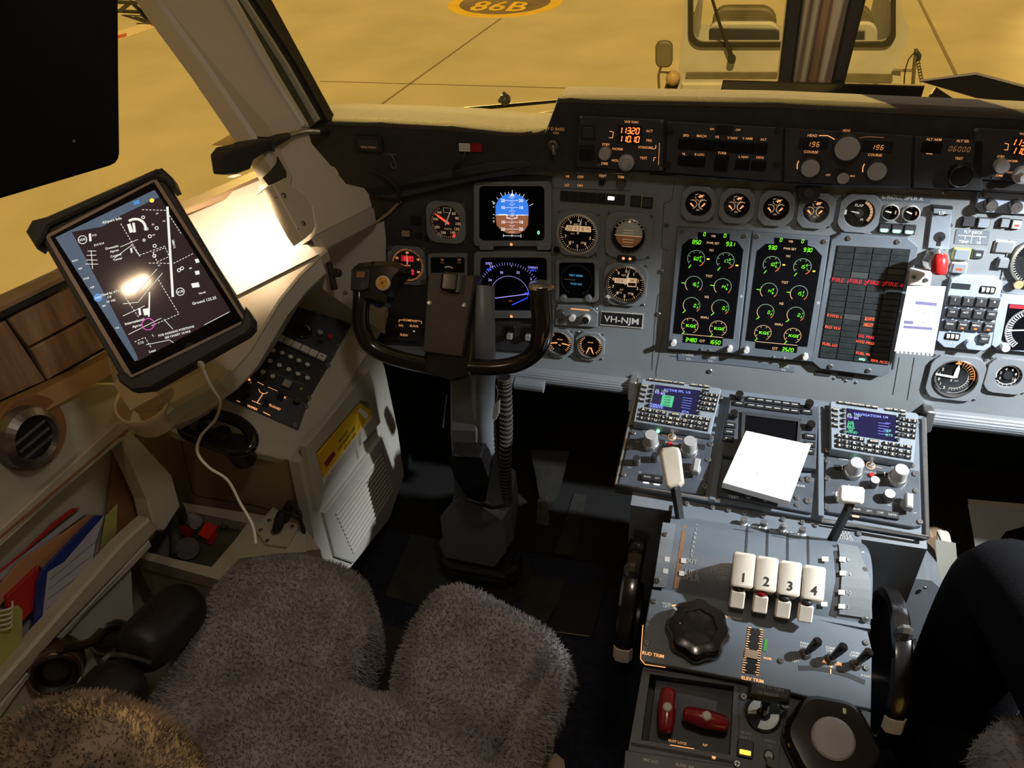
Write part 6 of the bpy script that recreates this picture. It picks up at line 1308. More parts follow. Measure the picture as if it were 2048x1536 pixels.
def wheel2(lab,x,yc,zc,r,mk):
    fr=Fr((x,yc,zc),(0,1,0),(0,0,1),(1,0,0)); t=thing('pitch_handwheel',lab,'wheel',fr); n=60; s_=r/.112
    b=MB('gloss'); prof=[(.098,-.012),(.104,-.014),(.110,-.010),(.112,0),(.110,.010),(.104,.014),(.098,.012)]
    b.loft([[(a*s_*cos(2*pi*i/n),a*s_*sin(2*pi*i/n),z) for i in range(n)] for a,z in prof+[prof[0]]],cap=False); b.build('rim',t,smooth=True)
    b=MB('black'); b.cyl(0,0,-.006,.006,.100*s_,n=40); b.build('disc',t)
    b=MB('lever'); R1=r*1.004; b.loft([[(R_*cos(rad(mk+d)),R_*sin(rad(mk+d)),z) for R_,z in ((R1*.93,-.0146),(R1,-.010),(R1*1.01,0),(R1,.010),(R1*.93,.0146))] for d in (-6,6)]); b.build('white_mark',t,label='white index mark')
    b=MB('dmetal'); a=rad(mk-65); b.T=Matrix.Translation((r*cos(a),r*sin(a),0)); b.sphere((0,0,0),.013,10,(.7,1.6,1)); b.build('wheel_handle',t)
wheel2('black trim wheel with a white mark on the left side of the pedestal',-.205,.845,.400,.118,172)
wheel2('black trim wheel with a white mark on the right side of the pedestal',.178,.815,.390,.118,168)
b=side([(.60,.0),(1.0,.0),(1.0,.47),(.70,.43)],-.19,-.17,'column') 
# ============================================================ CONTROL COLUMN (captain)
CF=Fr((-.565,1.16,.03),(1,0,0),(0,1,0),(0,0,1)); t=thing('control_column','grey control column with a black yoke standing in front of the captain\'s seat','control column',CF)
YK=frame(dep(905,655,1.37),(.02,-.80,.60)); y=lambda X,Y,h=0: YK.wpx(X,Y,h)
b=MB('column')
lo=[V((-.505,1.10,.30)),V((-.615,1.10,.30)),V((-.615,1.19,.30)),V((-.505,1.19,.30))]
def cube_loft(secs,mt,nm,lab=None,bev=.004):
    b=MB(mt); b.loft(secs); return b.build(nm,t,world=True,bevel=bev,label=lab)
E0=[y(897,735,-.055),y(950,738,-.055)]
A1,A2=y(900,700,-.06),y(948,705,-.06); B1,B2=onp(908,1000,(0,1.15,0),(0,1,0)),onp(962,1005,(0,1.15,0),(0,1,0))
M1,M2=onp(900,860,(0,1.10,0),(0,1,0)),onp(955,862,(0,1.10,0),(0,1,0))
cube_loft([[a,c,c+V((0,.05,.02)),a+V((0,.05,.02))] for a,c in ((A1,A2),(M1,M2),(B1,B2))],'column','column_box','flat front of the column')
T0=y(962,575,-.05); T1=y(964,700,-.06); M_=onp(968,860,(0,1.13,0),(0,1,0)); T2=onp(985,960,(0,1.16,0),(0,1,0)); T3=onp(1000,1020,(0,1.16,0),(0,1,0))
b=MB('column'); b.tube(smooth_path([T0,T1,M_,T2,T3],6),[.024]*25,20); b.build('column_tube',t,world=True,smooth=True,label='blue-grey round tube')
# base housing
def onf(X,Y,Yp=1.15): return onp(X,Y,(0,Yp,0),(0,1,0))
front=[onf(*p,1.12) for p in ((884,1034),(905,1008),(951,1009),(1004,1045),(1010,1100),(986,1131),(891,1112),(881,1087),(889,1076))]
back=[p+V((.0,.13,.03)) for p in front]
b=MB('column'); b.loft([front,[p+V((.012,.03,.004)) for p in front],back]); b.build('base_housing',t,world=True,bevel=.004)
b=MB('column'); b.loft([[onf(1004,1045,1.12),onf(1021,1012,1.15),onf(1021,1069,1.15),onf(1010,1112,1.12)],[onf(1004,1045,1.24),onf(1021,1012,1.24),onf(1021,1069,1.24),onf(1010,1112,1.24)]]); b.build('base_side',t,world=True)
b=MB('rubber'); L=[onf(885,1118,1.12),onf(900,1132,1.11),onf(1010,1152,1.11),onf(1028,1140,1.13),onf(1034,1112,1.2)]
b.tube(L,.010,10); b.tube([p+V((0,.004,-.02)) for p in L],.012,10); b.build('rubber_boot',t,world=True)
# black box with strap on the column
b=MB('gloss'); P=[onf(*p,1.07) for p in ((900,915),(960,918),(974,960),(968,1000),(940,1000),(912,955))]; b.loft([P,[p+V((0,.05,.01)) for p in P]]); b.build('black_box',t,world=True,bevel=.004,label='black box strapped to the column')
b=MB('rubber'); b.tube([onf(933,998,1.06),onf(960,1008,1.06),onf(985,1015,1.08),onf(1008,1012,1.10)],.004,8); b.build('strap',t,world=True)
# coiled hose
b=MB('dmetal'); pts=[onf(1008,755,1.12),onf(1012,850,1.13),onf(1010,940,1.15),onf(1013,1000,1.16)]; sp=smooth_path(pts,80); n=34; 
for i in range(n):
    k=int(i*(len(sp)-2)/(n-1)); p=sp[k]; d=(sp[k+1]-sp[k]).normalized(); u=d.orthogonal().normalized(); v_=d.cross(u)
    b.tube([p+(u*cos(a)+v_*sin(a))*.0115 for a in [j*2*pi/14 for j in range(14)]],.0024,6,closed=True)
b.mat('void').tube([sp[0],sp[len(sp)//3],sp[2*len(sp)//3],sp[-1]],.010,10); b.build('coiled_hose',t,world=True,label='ribbed metal hose')
b=MB('txtg'); P=[onf(*p,1.06) for p in ((988,808),(998,800),(997,825),(990,840),(984,838))]; b.loft([P,[p+V((.002,.002,0)) for p in P]]); b.mat('dmetal').tube([onf(992,808,1.06),onf(996,785,1.07),onf(992,770,1.08)],.0012,5); b.build('wired_tag',t,world=True,label='pale wired tag')
b=MB('dmetal'); b.tube(smooth_path([onf(894,790,1.1),onf(890,820,1.1),onf(886,856,1.1)]),.0015,5); b.build('loose_wire',t,world=True)
# yoke
hub=Fr(YK.o,YK.x,YK.y,YK.z)
def yo(mb,nm,lab=None,**k): return mb.build(nm,t,world=True,label=lab,**k)
def T(mb,fr): mb.T=fr.M(); return mb
b=T(MB('leather'),YK); M('hubcov',(.055,.045,.038),.42,.1,noise=.1,nscale=20,bump=.08,bscale=300)
b.mat('hubcov').prism([tuple(YK.px(*p)) for p in ((858,549),(884,548),(892,556),(915,558),(920,549),(949,553),(923,713),(847,703),(853,610))],-.012,.002,.001); yo(b,'hub_cover','brownish flat hub cover')
b=T(MB('gloss'),YK); b.prism([tuple(YK.px(*p)) for p in ((853,552),(950,548),(944,640),(936,752),(900,762),(842,742))],-.05,-.012,.003); yo(b,'hub_body')
b=T(MB('gloss'),YK); p=YK.px(902,562,.012); b.rbox(p.x-.015,p.x+.015,p.y-.018,p.y+.014,0,.022,.006,.004); b.mat('column').rbox(p.x+.012,p.x+.0155,p.y-.018,p.y+.012,0,.019,.001); yo(b,'hub_knob')
b=T(MB('metal'),YK)
for c in ((859,606),(928,611)): p=YK.px(*c,.002); b.lathe([(.005,.002),(.005,.004),(.0025,.006)],p.x,p.y,12)
yo(b,'hub_bolt')
b=T(MB('gloss'),YK); path=[YK.p3(*p,h) for p,h in (((724,560),.0),((723,600),.002),((721,640),.0),((727,667),-.004),((742,692),-.01),((770,708),-.016),((810,721),-.022),((850,730),-.026),((880,738),-.03))]
sp=smooth_path(path,6); b.tube(sp,[.0150-.0*i for i in range(len(sp))],18); yo(b,'left_horn',smooth=True)
b=T(MB('gloss'),YK); path=[YK.p3(*p,h) for p,h in (((1081,578),.012),((1083,610),.01),((1085,645),.005),((1080,685),-.004),((1064,710),-.012),((1036,727),-.018),((990,735),-.022),((940,733),-.024))]
sp=smooth_path(path,6); n=len(sp); b.tube(sp,[.0185 if i<n*.35 else .0185-.0045*min(1,(i-n*.35)/(n*.25)) for i in range(n)],20); yo(b,'right_horn',smooth=True)
b=T(MB('metal'),YK); p=YK.p3(1080.6,572,.012); b.T=YK.M()@Matrix.Translation(p)@Matrix.Rotation(rad(-62),4,'X'); b.lathe([(.0195,-.004),(.0205,0),(.018,.004),(.010,.0065)],0,0,28); b.mat('orange').sphere((.021,0,0),.003,8); yo(b,'grip_cap','worn metal cap',smooth=True)
# left grip head
b=T(MB('gloss'),YK); 
secs=[]
for X,Y,rx,ry,h in ((738,602,.014,.013,.004),(734,588,.024,.018,.008),(728,568,.030,.024,.012),(726,545,.031,.024,.012),(740,527,.026,.022,.008),(775,521,.014,.014,.0)):
    secs.append(YK.p3(X,Y,h))
b=T(MB('gloss'),YK); o=[YK.px(*p,.02) for p in ((697,550),(700,533),(712,524),(745,520),(785,520),(804,530),(806,545),(795,555),(785,568),(770,590),(765,604),(760,612),(738,606),(712,606),(700,590))]
b.prism([tuple(p) for p in o],-.026,.016,.009); yo(b,'grip_head',bevel=.004)
b=T(MB('black'),YK); o=[YK.px(*p,.02) for p in ((702,538),(736,536),(740,545),(737,578),(724,583),(700,580))]; b.prism([tuple(p) for p in o],.012,.020,.002); b.mat('wood').prism([tuple(YK.px(*p,.022)) for p in ((712,543),(730,543),(728,556),(712,556))],.018,.0225,.001); yo(b,'rocker_switch','black rocker switch',bevel=.002)
b=T(MB('knobl'),YK); p=YK.px(765.5,566,.020); b.lathe([(.0125,.014),(.0125,.021),(.0105,.022)],p.x,p.y,24); b.mat('orange').disc(p.x,p.y,.0224,.0105); b.mat('dred').disc(p.x,p.y,.0228,.0028,12); b.mat('slot')
for a in (30,120,220,300): b.text('A',p.x+.0065*cos(rad(a)),p.y+.0065*sin(rad(a)),.003,.0229,rot=a)
yo(b,'autopilot_button','orange-yellow round button')
b=T(MB('blue'),YK); p=YK.p3(758,607,.0); b.sphere(tuple(p),.010,12,(1,.8,1)); yo(b,'trigger',smooth=True)
# compass controller panel behind the yoke
fr=PM.sub(812,660,.004); t=thing('compass_control_unit','dark panel marked COMPASS behind the left yoke horn','control panel',fr); b=MB('dkpanel'); b.prism(pxs(fr,[(770,637),(845,638),(842,684),(772,680)],.004),-.004,.004,.001); b.build('panel_face',t)
txt(t,fr,[('COMPASS',820,641,4.5),('DG',802,651,4.5),('SLAVE',828,652,4.5),('SLEW',808,670,4.5)],'txto',.0045); b=MB('txto2'); q=lambda *c: tuple(fr.px(*c,.0045)); b.pline([q(798,644),q(798,640),q(808,640)],.0008,.0045); b.pline([q(834,641),q(843,643),q(843,647)],.0008,.0045); b.build('lit_marks',t)
p=fr.px(793,660,.004); knob(t,'knob',p.x-.006,p.y,.016,.012,'gloss',.0); b=MB('metal'); p=fr.px(828,664,.004); b.tube([(p.x,p.y,.004),(p.x+.004,p.y+.006,.014)],.002,8); b.build('toggle_lever',t)
fr=PM.sub(1035,665,.0); t=thing('rocker_pair','pair of pale paddle switches low between the yoke hub and the right horn','switch',fr); b=MB('dkpanel'); b.prism(pxs(fr,[(990,645),(1080,650),(1078,705),(988,700)],.006),0,.006,.001); b.build('housing',t)
for X,Y in ((1021,666),(1058,668)): p=fr.px(X,Y,.006); b=MB('gloss'); b.rbox(p.x-.009,p.x+.009,p.y-.012,p.y+.016,.006,.010,.001,.001); b.mat('knob').rbox(p.x-.0055,p.x+.0055,p.y-.010,p.y+.002,.010,.018,.002,.001); b.build('paddle_switch',t)
fr=onp(1050,770,(0,1.2,0),(0,1,0)); b=MB('column'); F_=Fr(fr,(1,0,0),(0,1,0),(0,0,1)); a,c=onp(1005,762,(0,1.19,0),(0,1,0)),onp(1088,773,(0,1.19,0),(0,1,0)); b.tube([a,a.lerp(c,.3),a.lerp(c,.32),c],[.011,.011,.013,.013],14); tag(b.build('grey_tube',fr=F_,world=True),'short grey tube sticking out below the panel rail behind the coiled hose','tube')
# ============================================================ LEFT CONSOLE
CN=frame(dep(593,857,1.46),(.45,-.14,.88))
Cc=Fr((-.90,1.05,.0),(1,0,0),(0,1,0),(0,0,1)); t=thing('side_console','cream side console left of the control column','console',Cc)
def wprism(nm,fr,L,h0,h1,mt,ch=0,lab=None,bev=0):
    b=MB(mt); b.T=fr.M(); b.prism(pxs(fr,L,h1),h0,h1,ch); return b.build(nm,t,world=True,label=lab,bevel=bev)
wprism('console_top',CN,[(335,858),(360,868),(600,925),(765,657),(768,640),(690,560),(590,540),(500,600),(430,700),(350,790)],-.02,0,'cream',.003)
AFY=.902; AFr=Fr((-.9,AFY,.5),(1,0,0),(0,0,1),(0,-1,0))
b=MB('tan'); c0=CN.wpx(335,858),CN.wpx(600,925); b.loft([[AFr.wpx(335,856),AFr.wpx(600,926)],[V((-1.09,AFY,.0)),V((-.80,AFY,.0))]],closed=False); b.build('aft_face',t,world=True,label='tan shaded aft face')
b=MB('slot'); b.T=AFr.M(); b.pline([tuple(AFr.px(*p)) for p in ((363,880),(372,925),(385,985),(398,992),(500,1008),(555,1022))],.0015,.0008); b.build('face_seam',t,world=True)
SF=Fr((-.795,1.0,.4),(0,1,0),(0,0,1),(1,0,0))
wprism('side_face',SF,[(598,925),(748,690),(765,716),(795,860),(808,950),(778,1040),(700,1136),(640,1150),(620,1030)],-.02,0,'cream')
# pocket and louvred door
b=MB('cream'); b.T=SF.M(); O=[(612,893),(738,738),(757,790),(762,845),(655,968),(638,1020)]; I=[(632,905),(722,800),(740,806),(746,832),(652,955),(648,970)]
def lift(L,h): return [tuple(SF.px(*p,h)) for p in L]
b.frame(lift(O,.012),lift(I,.012),0,.012,-.015); b.build('pocket_frame',t,world=True,bevel=.002); b=MB('wood'); b.T=SF.M(); b.prism(lift(I,-.012),-.016,-.012); b.build('pocket_back',t,world=True)
wprism('louvred_door',SF,[(649,1026),(768,868),(784,905),(802,968),(781,1034),(709,1127),(672,1114)],0,.008,'louvre',.002,'door with slanted louvres')
b=MB('louvre'); b.T=SF.M(); A,B_,C_,D=[SF.px(*p,.009) for p in ((668,1028),(762,905),(786,985),(706,1112))]
for i in range(11):
    f_=(i+.5)/11; a=A.lerp(D,f_); c=B_.lerp(C_,f_); d=(c-a).normalized(); a=a+d*.004; n=V((-d.y,d.x))*.0036
    b.mat('louvre').loft([[(p.x+n.x,p.y+n.y,.009),(p.x+n.x*.2,p.y+n.y*.2,.0112),(p.x,p.y,.009)] for p in (a,c)]); b.mat('wood').line((a.x-n.x*.4,a.y-n.y*.4),(c.x-n.x*.4,c.y-n.y*.4),.0032,.0095)
b.build('louvre_slats',t,world=True,label='raised slanted louvres')
b=MB('slot'); b.T=SF.M(); 
for i in range(12): f_=i/12; a=A.lerp(D,f_).lerp(B_.lerp(C_,f_),.99); 
L0,L1=SF.px(763,898,.009),SF.px(781,1000,.009)
for i in range(14): p=L0.lerp(L1,i/13); b.add([(p.x-.003,p.y-.003,.0095),(p.x+.003,p.y-.003,.0095),(p.x,p.y+.003,.0095)],[(0,1,2)])
b.build('louvre_teeth',t,world=True)
# booklet in the pocket
BK=Fr((-.787,1.0,.5),(0,1,0),(0,0,1),(1,0,0)).sub(690,880); tt=thing('booklet','yellow booklet with a red block standing in the pocket of the side console','booklet',BK)
b=MB('yellow'); b.prism(pxs(BK,[(637,907),(719,806),(744,822),(741,833),(650,963)]),-.006,0,.0005); b.build('cover',tt)
b=MB('dred'); b.prism(pxs(BK,[(648,926),(666,902),(672,908),(653,935)]),0,.0004); b.build('red_print',tt); b=MB('paper'); b.prism(pxs(BK,[(715,822),(721,815),(737,830),(731,838)]),0,.0006); b.build('white_sticker',tt)
b=MB('slot')
for s_,X,Y,h in (('Pilot notes',686,873,3),('VHF RADIO USE',693,877,3.4),('Ground radio',700,881,3)):
    p=BK.px(X,Y); d=(BK.px(X+30,Y-41)-p); b.text(s_,p.x,p.y,h*K(BK,X,Y),.0005,rot=math.degrees(math.atan2(d.y,d.x)),bold=1)
b.build('print',tt)
# ---- console switch units
def cu(name,lab,L,X,Y,mt='dkpanel',ht=.004):
    fr=CN.sub(X,Y,0); t=thing(name,lab,'control panel',fr); b=MB(mt); b.prism(pxs(fr,L,ht),-.002,ht,.001); b.build('panel_face',t); return fr,t
s6=lambda x,y:(440+x/5.486,580+y/5.486)
M('navy',(.045,.055,.068),.4,noise=.1,nscale=30,bump=.1)
fr,t=cu('blanking_unit','plain grey blanking plate at the front of the side console',[s6(855,110),s6(1445,375),s6(1345,550),s6(770,290)],*s6(1100,330),'navy'); scr(t,fr,*s6(1385,460),r=.004,z=.004)
fr,t=cu('oxygen_control_unit','console panel with a round black dial and a row of square pale buttons',[s6(765,300),s6(1340,560),s6(1180,850),s6(590,530)],*s6(1000,560),'navy'); Zc=.004
p=fr.px(*s6(905,455),Zc); knob(t,'dial_bezel',p.x,p.y,.0185,.005,'gloss',Zc); b=MB('txtw'); b.arc(p.x+.001,p.y+.002,.0115,.002,-10,70,.0094,8); b.build('dial_mark',t)
for c in ((1090,495),(1090,600)): p=fr.px(*s6(*c),Zc); knob(t,'push_knob',p.x,p.y,.0065,.010,'dmetal',Zc,cap='knob' if c[1]<500 else 'void')
p=fr.px(*s6(1200,540),Zc); knob(t,'red_knob',p.x,p.y,.006,.010,'dmetal',Zc,cap='red')
for i in range(6):
    p=fr.px(*s6(650+92*i,545+42*i),Zc); b=MB('black'); b.rbox(p.x-.0095,p.x+.0095,p.y-.0080,p.y+.008,Zc,.007,.001,.001); b.mat('knobl').rbox(p.x-.008,p.x+.008,p.y-.006,p.y+.008,.007,.012,.001,.001)
    if i==5: b.mat('slot').rbox(p.x-.003,p.x+.003,p.y,p.y+.0022,.012,.0123,.0005)
    b.build('square_button',t)
for c in ((1300,595),(1245,710),(1175,825)): scr(t,fr,*s6(*c),r=.004,z=.004)
fr,t=cu('audio_control_unit','dark console panel with three rows of small round pale knobs',[s6(588,535),s6(1178,855),s6(985,1180),s6(962,1235),s6(150,950),s6(330,610)],*s6(680,850)); 
for L in ([(490,622),(583,665),(683,692),(775,733),(866,775),(960,818)],[(550,780),(652,826),(753,872),(856,920),(960,965)],[(365,866),(472,901),(577,946)]):
    for i,c in enumerate(L):
        p=fr.px(*s6(*c),Zc+.01); knob(t,'volume_knob',p.x,p.y,.0052,.011,'dmetal' if c!=(365,866) else 'gloss',Zc,cap='knobl' if c!=(365,866) else 'void')
p=fr.px(*s6(735,1025),Zc+.006); b=MB('black'); b.rbox(p.x-.008,p.x+.008,p.y-.008,p.y+.008,Zc,.008,.001); b.mat('knob').rbox(p.x-.0075,p.x+.0075,p.y-.0075,p.y+.0075,.008,.012,.001,.001); b.build('square_button',t)
b=MB('dkpanel'); p=fr.px(*s6(1048,920),Zc); b.arc(p.x,p.y,.008,.002,0,360,Zc+.0005,20); b.mat('txtg'); q=lambda *c: tuple(fr.px(*s6(*c),Zc)); b.line(q(490,875),q(930,1045),.0007,Zc+.0004); b.line(q(880,890),q(960,930),.0006,Zc+.0004); b.line(q(1090,880),q(1150,910),.0006,Zc+.0004)
b.build('engraving',t); b=MB('yelf'); p=fr.px(*s6(890,1085),Zc); b.sphere((p.x,p.y,Zc),.003,8); b.build('pale_lamp',t)
for c in ((980,1185),(1190,830)): scr(t,fr,*s6(*c),r=.0045,z=.004)
fr,t=cu('light_control_unit','glossy dark console panel with glowing orange line marks at its aft end',[s6(150,950),s6(962,1238),s6(870,1515),s6(850,1530),s6(15,1160),s6(20,1120)],*s6(430,1200),'radio')
q=lambda *c: tuple(fr.px(*s6(*c),Zc)); b=MB('txto2'); b.line(q(470,1140),q(405,1240),.0014,Zc+.0005).line(q(350,1215),q(445,1255),.0011,Zc+.0005).line(q(410,1010),q(480,1045),.001,Zc+.0005).line(q(525,1065),q(630,1110),.0008,Zc+.0005).line(q(475,1340),q(550,1378),.0016,Zc+.0005).line(q(180,1215),q(222,1232),.001,Zc+.0005).line(q(60,1085),q(155,950),.0010,Zc+.0005)
p=fr.px(*s6(480,1095),Zc); b.arc(p.x,p.y,.0085,.0012,100,250,Zc+.0005,10)
for c in ((322,985),(330,1020)): p=fr.px(*s6(*c),Zc); b.sphere((p.x,p.y,Zc),.0022,8)
b.build('lit_marks',t,label='glowing orange marks'); txt(t,fr,[('WIPER',*s6(355,1290),5.5),('FLOOD',*s6(600,1285),5.5),('PARK',*s6(680,1165),5.5)],'txto2',Zc+.0005)
for c in ((285,1190),(300,1060),(500,1255),(660,1185),(840,1235)): p=fr.px(*s6(*c),Zc); knob(t,'switch_knob',p.x,p.y,.0065,.009,'gloss',Zc)
for c in ((820,1485),(945,1275),(50,1130)): scr(t,fr,*s6(*c),r=.0048,z=.004)
# nose-wheel steering tiller
TL_=frame(onp(432,868,(0,.868,0),(0,1,0)),(.10,-.35,.93)); t=thing('steering_tiller','glossy black half-moon steering tiller on the aft end of the side console','tiller',TL_)
b=MB('gloss'); ring=[TL_.p3(*p) for p in ((362,842),(385,831),(420,829),(455,835),(487,850),(505,875),(498,897),(470,902),(440,893),(405,880),(372,866))]
sp=smooth_path(ring+[ring[0]],5)[:-1]; b.tube(sp,.0105,14,closed=True); b.build('handle_ring',t,smooth=True)
b=MB('black'); p=TL_.p3(470,890,-.01); b.T=Matrix.Translation(p); b.cyl(0,0,-.05,.004,.022,ch=.003); b.cyl(-.03,.014,-.02,.002,.017); b.build('hub',t); b=MB('rubber'); p=TL_.p3(452,882,0); b.tube([TL_.p3(400,850,0),p],.008,8); b.build('spoke',t)
# ---- panel between pillar and instrument panel, latch, sloping ledge
PP=Fr((-.886,1.062,.901),(.695,.697,.176),(-.71,.628,.319),(.112,-.347,.931))
W_=Fr((-.9,1.2,.8),(1,0,0),(0,1,0),(0,0,1)); t=thing('side_lining','curved beige lining running from the window ledge down to the console','lining',W_,kind='structure')
a,c,d,e=CN.wpx(585,612,.0),CN.wpx(770,668,.0),PM.wpx(772,440,-.004),PL.wpx(636,500,-.12); e2=PL.wpx(580,530,-.12)
b=MB('cream'); b.add([a,c,PM.wpx(778,640,-.004),d,e,e2],[(0,1,2,3,4,5)]); b.build('corner_panel',t,world=True)
ED=[(655,500),(640,512),(600,550),(560,600),(530,650),(500,700),(462,742),(420,775),(380,800),(330,820)]
b=MB('beige'); b.T=PP.M(); b.prism(pxs(PP,[(360,428),(540,350),(600,400)]+ED+[(280,790),(300,600)],-.006),-.03,-.006,.003); b.build('window_ledge',t,world=True,label='lamp-lit sloping ledge')
top_=[PP.wpx(*p,-.008) for p in ED[1:]]; mid=[PP.wpx(x+8,y+12,-.02)+V((0,.0,-.02)) for x,y in ED[1:]]; low=[CN.wpx(*p,-.005) for p in ((640,600),(600,606),(580,640),(555,685),(520,735),(480,775),(445,800),(415,830),(360,860))]
b=MB('cream'); b.loft([top_,mid,low],closed=False); b.build('lining_skirt',t,world=True,smooth=True)
L_=frame(onp(668,552,(0,1.165,0),(0,1,0)),(.1,-.8,.5)); t=thing('latch','black T-shaped latch on the pale panel left of the yoke','latch',L_); b=MB('black'); b.T=None; b.prism(pxs(L_,[(655,525),(664,524),(676,578),(666,581)]),0,.012,.002); b.cyl(*L_.px(676,546),0,.016,.008); b.build('latch_bar',t,bevel=.001)
a=L_.sub(690,586); b=MB('metal'); b.cyl(0,0,-.002,.003,.004); tag(b.build('rivet',fr=a),'small rivet in the corner panel below the black latch','rivet')
H_=CN.sub(*s6(560,400),.03); t=thing('bungee_hook','thin dark wire hook standing at the left edge of the console panels','hook',H_); b=MB('slot'); b.tube([H_.p3(*s6(485,585),-.02),H_.p3(*s6(600,320),.0)],.0012,6); b.tube([H_.p3(*s6(598,325),.0),H_.p3(*s6(630,262),.004)],.003,6); b.build('hook_wire',t)
# paper sheet in the clip
t=thing('paper_sheet','white sheet with faint writing clipped under the bracket, glaring in the lamp light','paper',PP.at(0,0,0)); b=MB('paper'); b.prism(pxs(PP,[(366,424),(520,360),(536,352),(552,382),(592,462),(606,482),(638,508),(474,590)]),-.0006,0); b.build('sheet',t)
b=MB('ink'); 
for i,(X,Y) in enumerate(((455,382),(500,398),(520,412),(545,428),(555,438),(500,455),(470,470),(530,470),(520,500),(480,545),(560,455))):
    p=PP.px(X,Y); d=(PP.px(X+22,Y-12)-p); 
    for k in range(4+i%3): a=p+d*(k*.22); b.line((a.x,a.y),(a.x+.0022,a.y+.0018*((-1)**k)),.0005,.0003)
b.pline([tuple(PP.px(*c)) for c in ((553,456),(561,452),(564,458),(555,463),(553,456))],.0006,.0003); b.build('handwriting',t)
# ============================================================ TABLET
IP=Fr(CAM+(V((-.91,.833,.951))-CAM)*.9,(.732,.629,.263),(-.609,.430,.667),(.306,-.648,.697)); t=thing('tablet','tablet showing an airport chart, held in a black mount before the side window','tablet',IP)
OUT=[(96,462),(318,357),(334,364),(341,376),(500,640),(488,655),(268,765),(250,760),(92,478)]
b=MB('rubber'); b.prism(pxs(IP,[(76,470),(80,462),(306,352),(322,350),(336,368),(492,628),(492,646),(262,768),(245,762),(82,480)]),-.014,-.001,.002); b.build('case',t,label='black rubber case')
M('casel',(.26,.19,.15),.3); b=MB('casel'); b.frame(pxs(IP,[(90,472),(312,356),(494,644),(258,758)],.001),pxs(IP,[(100,474),(308,364),(486,641),(264,750)],.001),-.001,.0015,-.001); b.build('case_lip',t)
M('tabs',(.006,.005,.006),.07,spec=.3); b=MB('tabs'); b.prism(pxs(IP,[(100,474),(308,364),(486,641),(264,750)]),-.002,.0004); b.build('glass_front',t)
SC=[(114,477),(312,382),(462,623),(276,722)]
M('tabbg',(.02,.015,.02),.10,emit=(.055,.03,.035),es=.45); M('tabbar',(.05,.07,.1),.1,emit=(.10,.14,.20),es=.75); M('tabw',(.8,.8,.8),.3,emit=(.72,.80,.78),es=.85); M('tabg',(.3,.3,.3),.3,emit=(.45,.48,.46),es=.5); M('magenta',(.5,.05,.4),.3,emit=(.55,.06,.42),es=.9); M('tabblue',(.05,.2,.5),.3,emit=(.05,.22,.55),es=1)
z=.0008; b=MB('tabbg'); b.prism(pxs(IP,SC,z),.0003,z); b.build('screen',t)
q=lambda x,y: tuple(IP.px(x/3.657,300+y/3.657,z))
b=MB('tabbar'); b.prism([q(*p) for p in ((405,640),(520,590),(1000,1500),(1010,1535),(985,1545)) ],z,z+.0003); b.prism([q(*p) for p in ((405,640),(1130,292),(1165,345),(880,480),(750,560),(520,600),(430,680))],z,z+.0002); b.build('side_bar',t,label='slate-blue tool bar')
b=MB('tabw'); z2=z+.0006; ln=lambda a,c,w_=.0006: b.line(q(*a),q(*c),w_,z2)
ln((1225,415),(1265,1075),.0030); ln((1095,1040),(1090,1220),.0018)
for a,c in (((1040,437),(1225,443)),((1090,828),(1250,830)),((885,540),(1020,770)),((1020,770),(1220,700)),((1270,830),(1420,755)),((1160,950),(1310,1200)),((1310,1200),(1100,1290)),((905,1060),(1020,1230)),((1240,480),(1330,620)),((985,1405),(1060,1370)),((1060,1370),(1110,1450)),((1150,820),(1240,780)),((1120,750),(1210,715)),((1210,715),(1240,780)),((1120,750),(1150,820))):
    A,B_=V(q(*a)),V(q(*c)); n=max(3,int((B_-A).length/.004))
    for i in range(n): p0=A.lerp(B_,i/n); p1=A.lerp(B_,(i+.6)/n); b.line(tuple(p0),tuple(p1),.0008,z2)
for a,c in (((640,740),(705,740)),((635,772),(705,770)),((630,805),(715,806)),((625,835),(720,836)),((668,735),(678,870)),((1495,1280),(1678,1185)),((900,1125),(1010,1115)),((1010,1115),(1190,900)),((900,1215),(1060,1140)),((940,1350),(1180,1230)),((1200,1240),(1265,1310)),((1070,1425),(1240,1390)),((1240,1390),(1270,1410)),((840,790),(960,700)),((880,710),(1010,655)),((1000,1050),(1150,870)),((1025,780),(960,690))): ln(a,c,.0007)
P_=V(q(985,578)); b.arc(P_.x+.001,P_.y,.0125,.0032,-40+30,130,z2,16)
for L in ([(930,545),(955,538),(975,600),(950,606)],[(968,535),(985,532),(995,600),(978,605)],[(650,615),(665,610),(670,665),(655,670)],[(1012,1160),(1026,1158),(1034,1205),(1018,1210)],[(1045,1165),(1085,1158),(1092,1205),(1055,1210)],[(1425,800),(1450,795),(1460,820),(1435,828)],[(1425,888),(1455,882),(1462,908),(1432,914)],[(1398,978),(1452,968),(1462,1002),(1408,1008)],[(952,720),(965,715),(970,750),(960,755)]): b.prism([q(*p) for p in L],z,z2)
for c,r_ in (((1075,578),.0016),((1097,632),.002),((1132,702),.002),((1147,572),.002),((1130,775),.002),((1048,493),.0018),((1055,660),.0015),((1310,880),.002),((1332,866),.002)): p=q(*c); b.arc(p[0],p[1],r_,.001,0,360,z2,10)
p=V(q(1320,1037)); b.arc(p.x,p.y,.0048,.0009,0,360,z2,16); p=V(q(605,657)); b.arc(p.x,p.y,.0052,.0009,0,360,z2,16)
b.build('chart_lines',t,label='white chart lines')
b=MB('tabw'); 
tdir=V(q(875,495))-V(q(762,535)); trot=math.degrees(math.atan2(tdir.y,tdir.x)); trot=trot-6
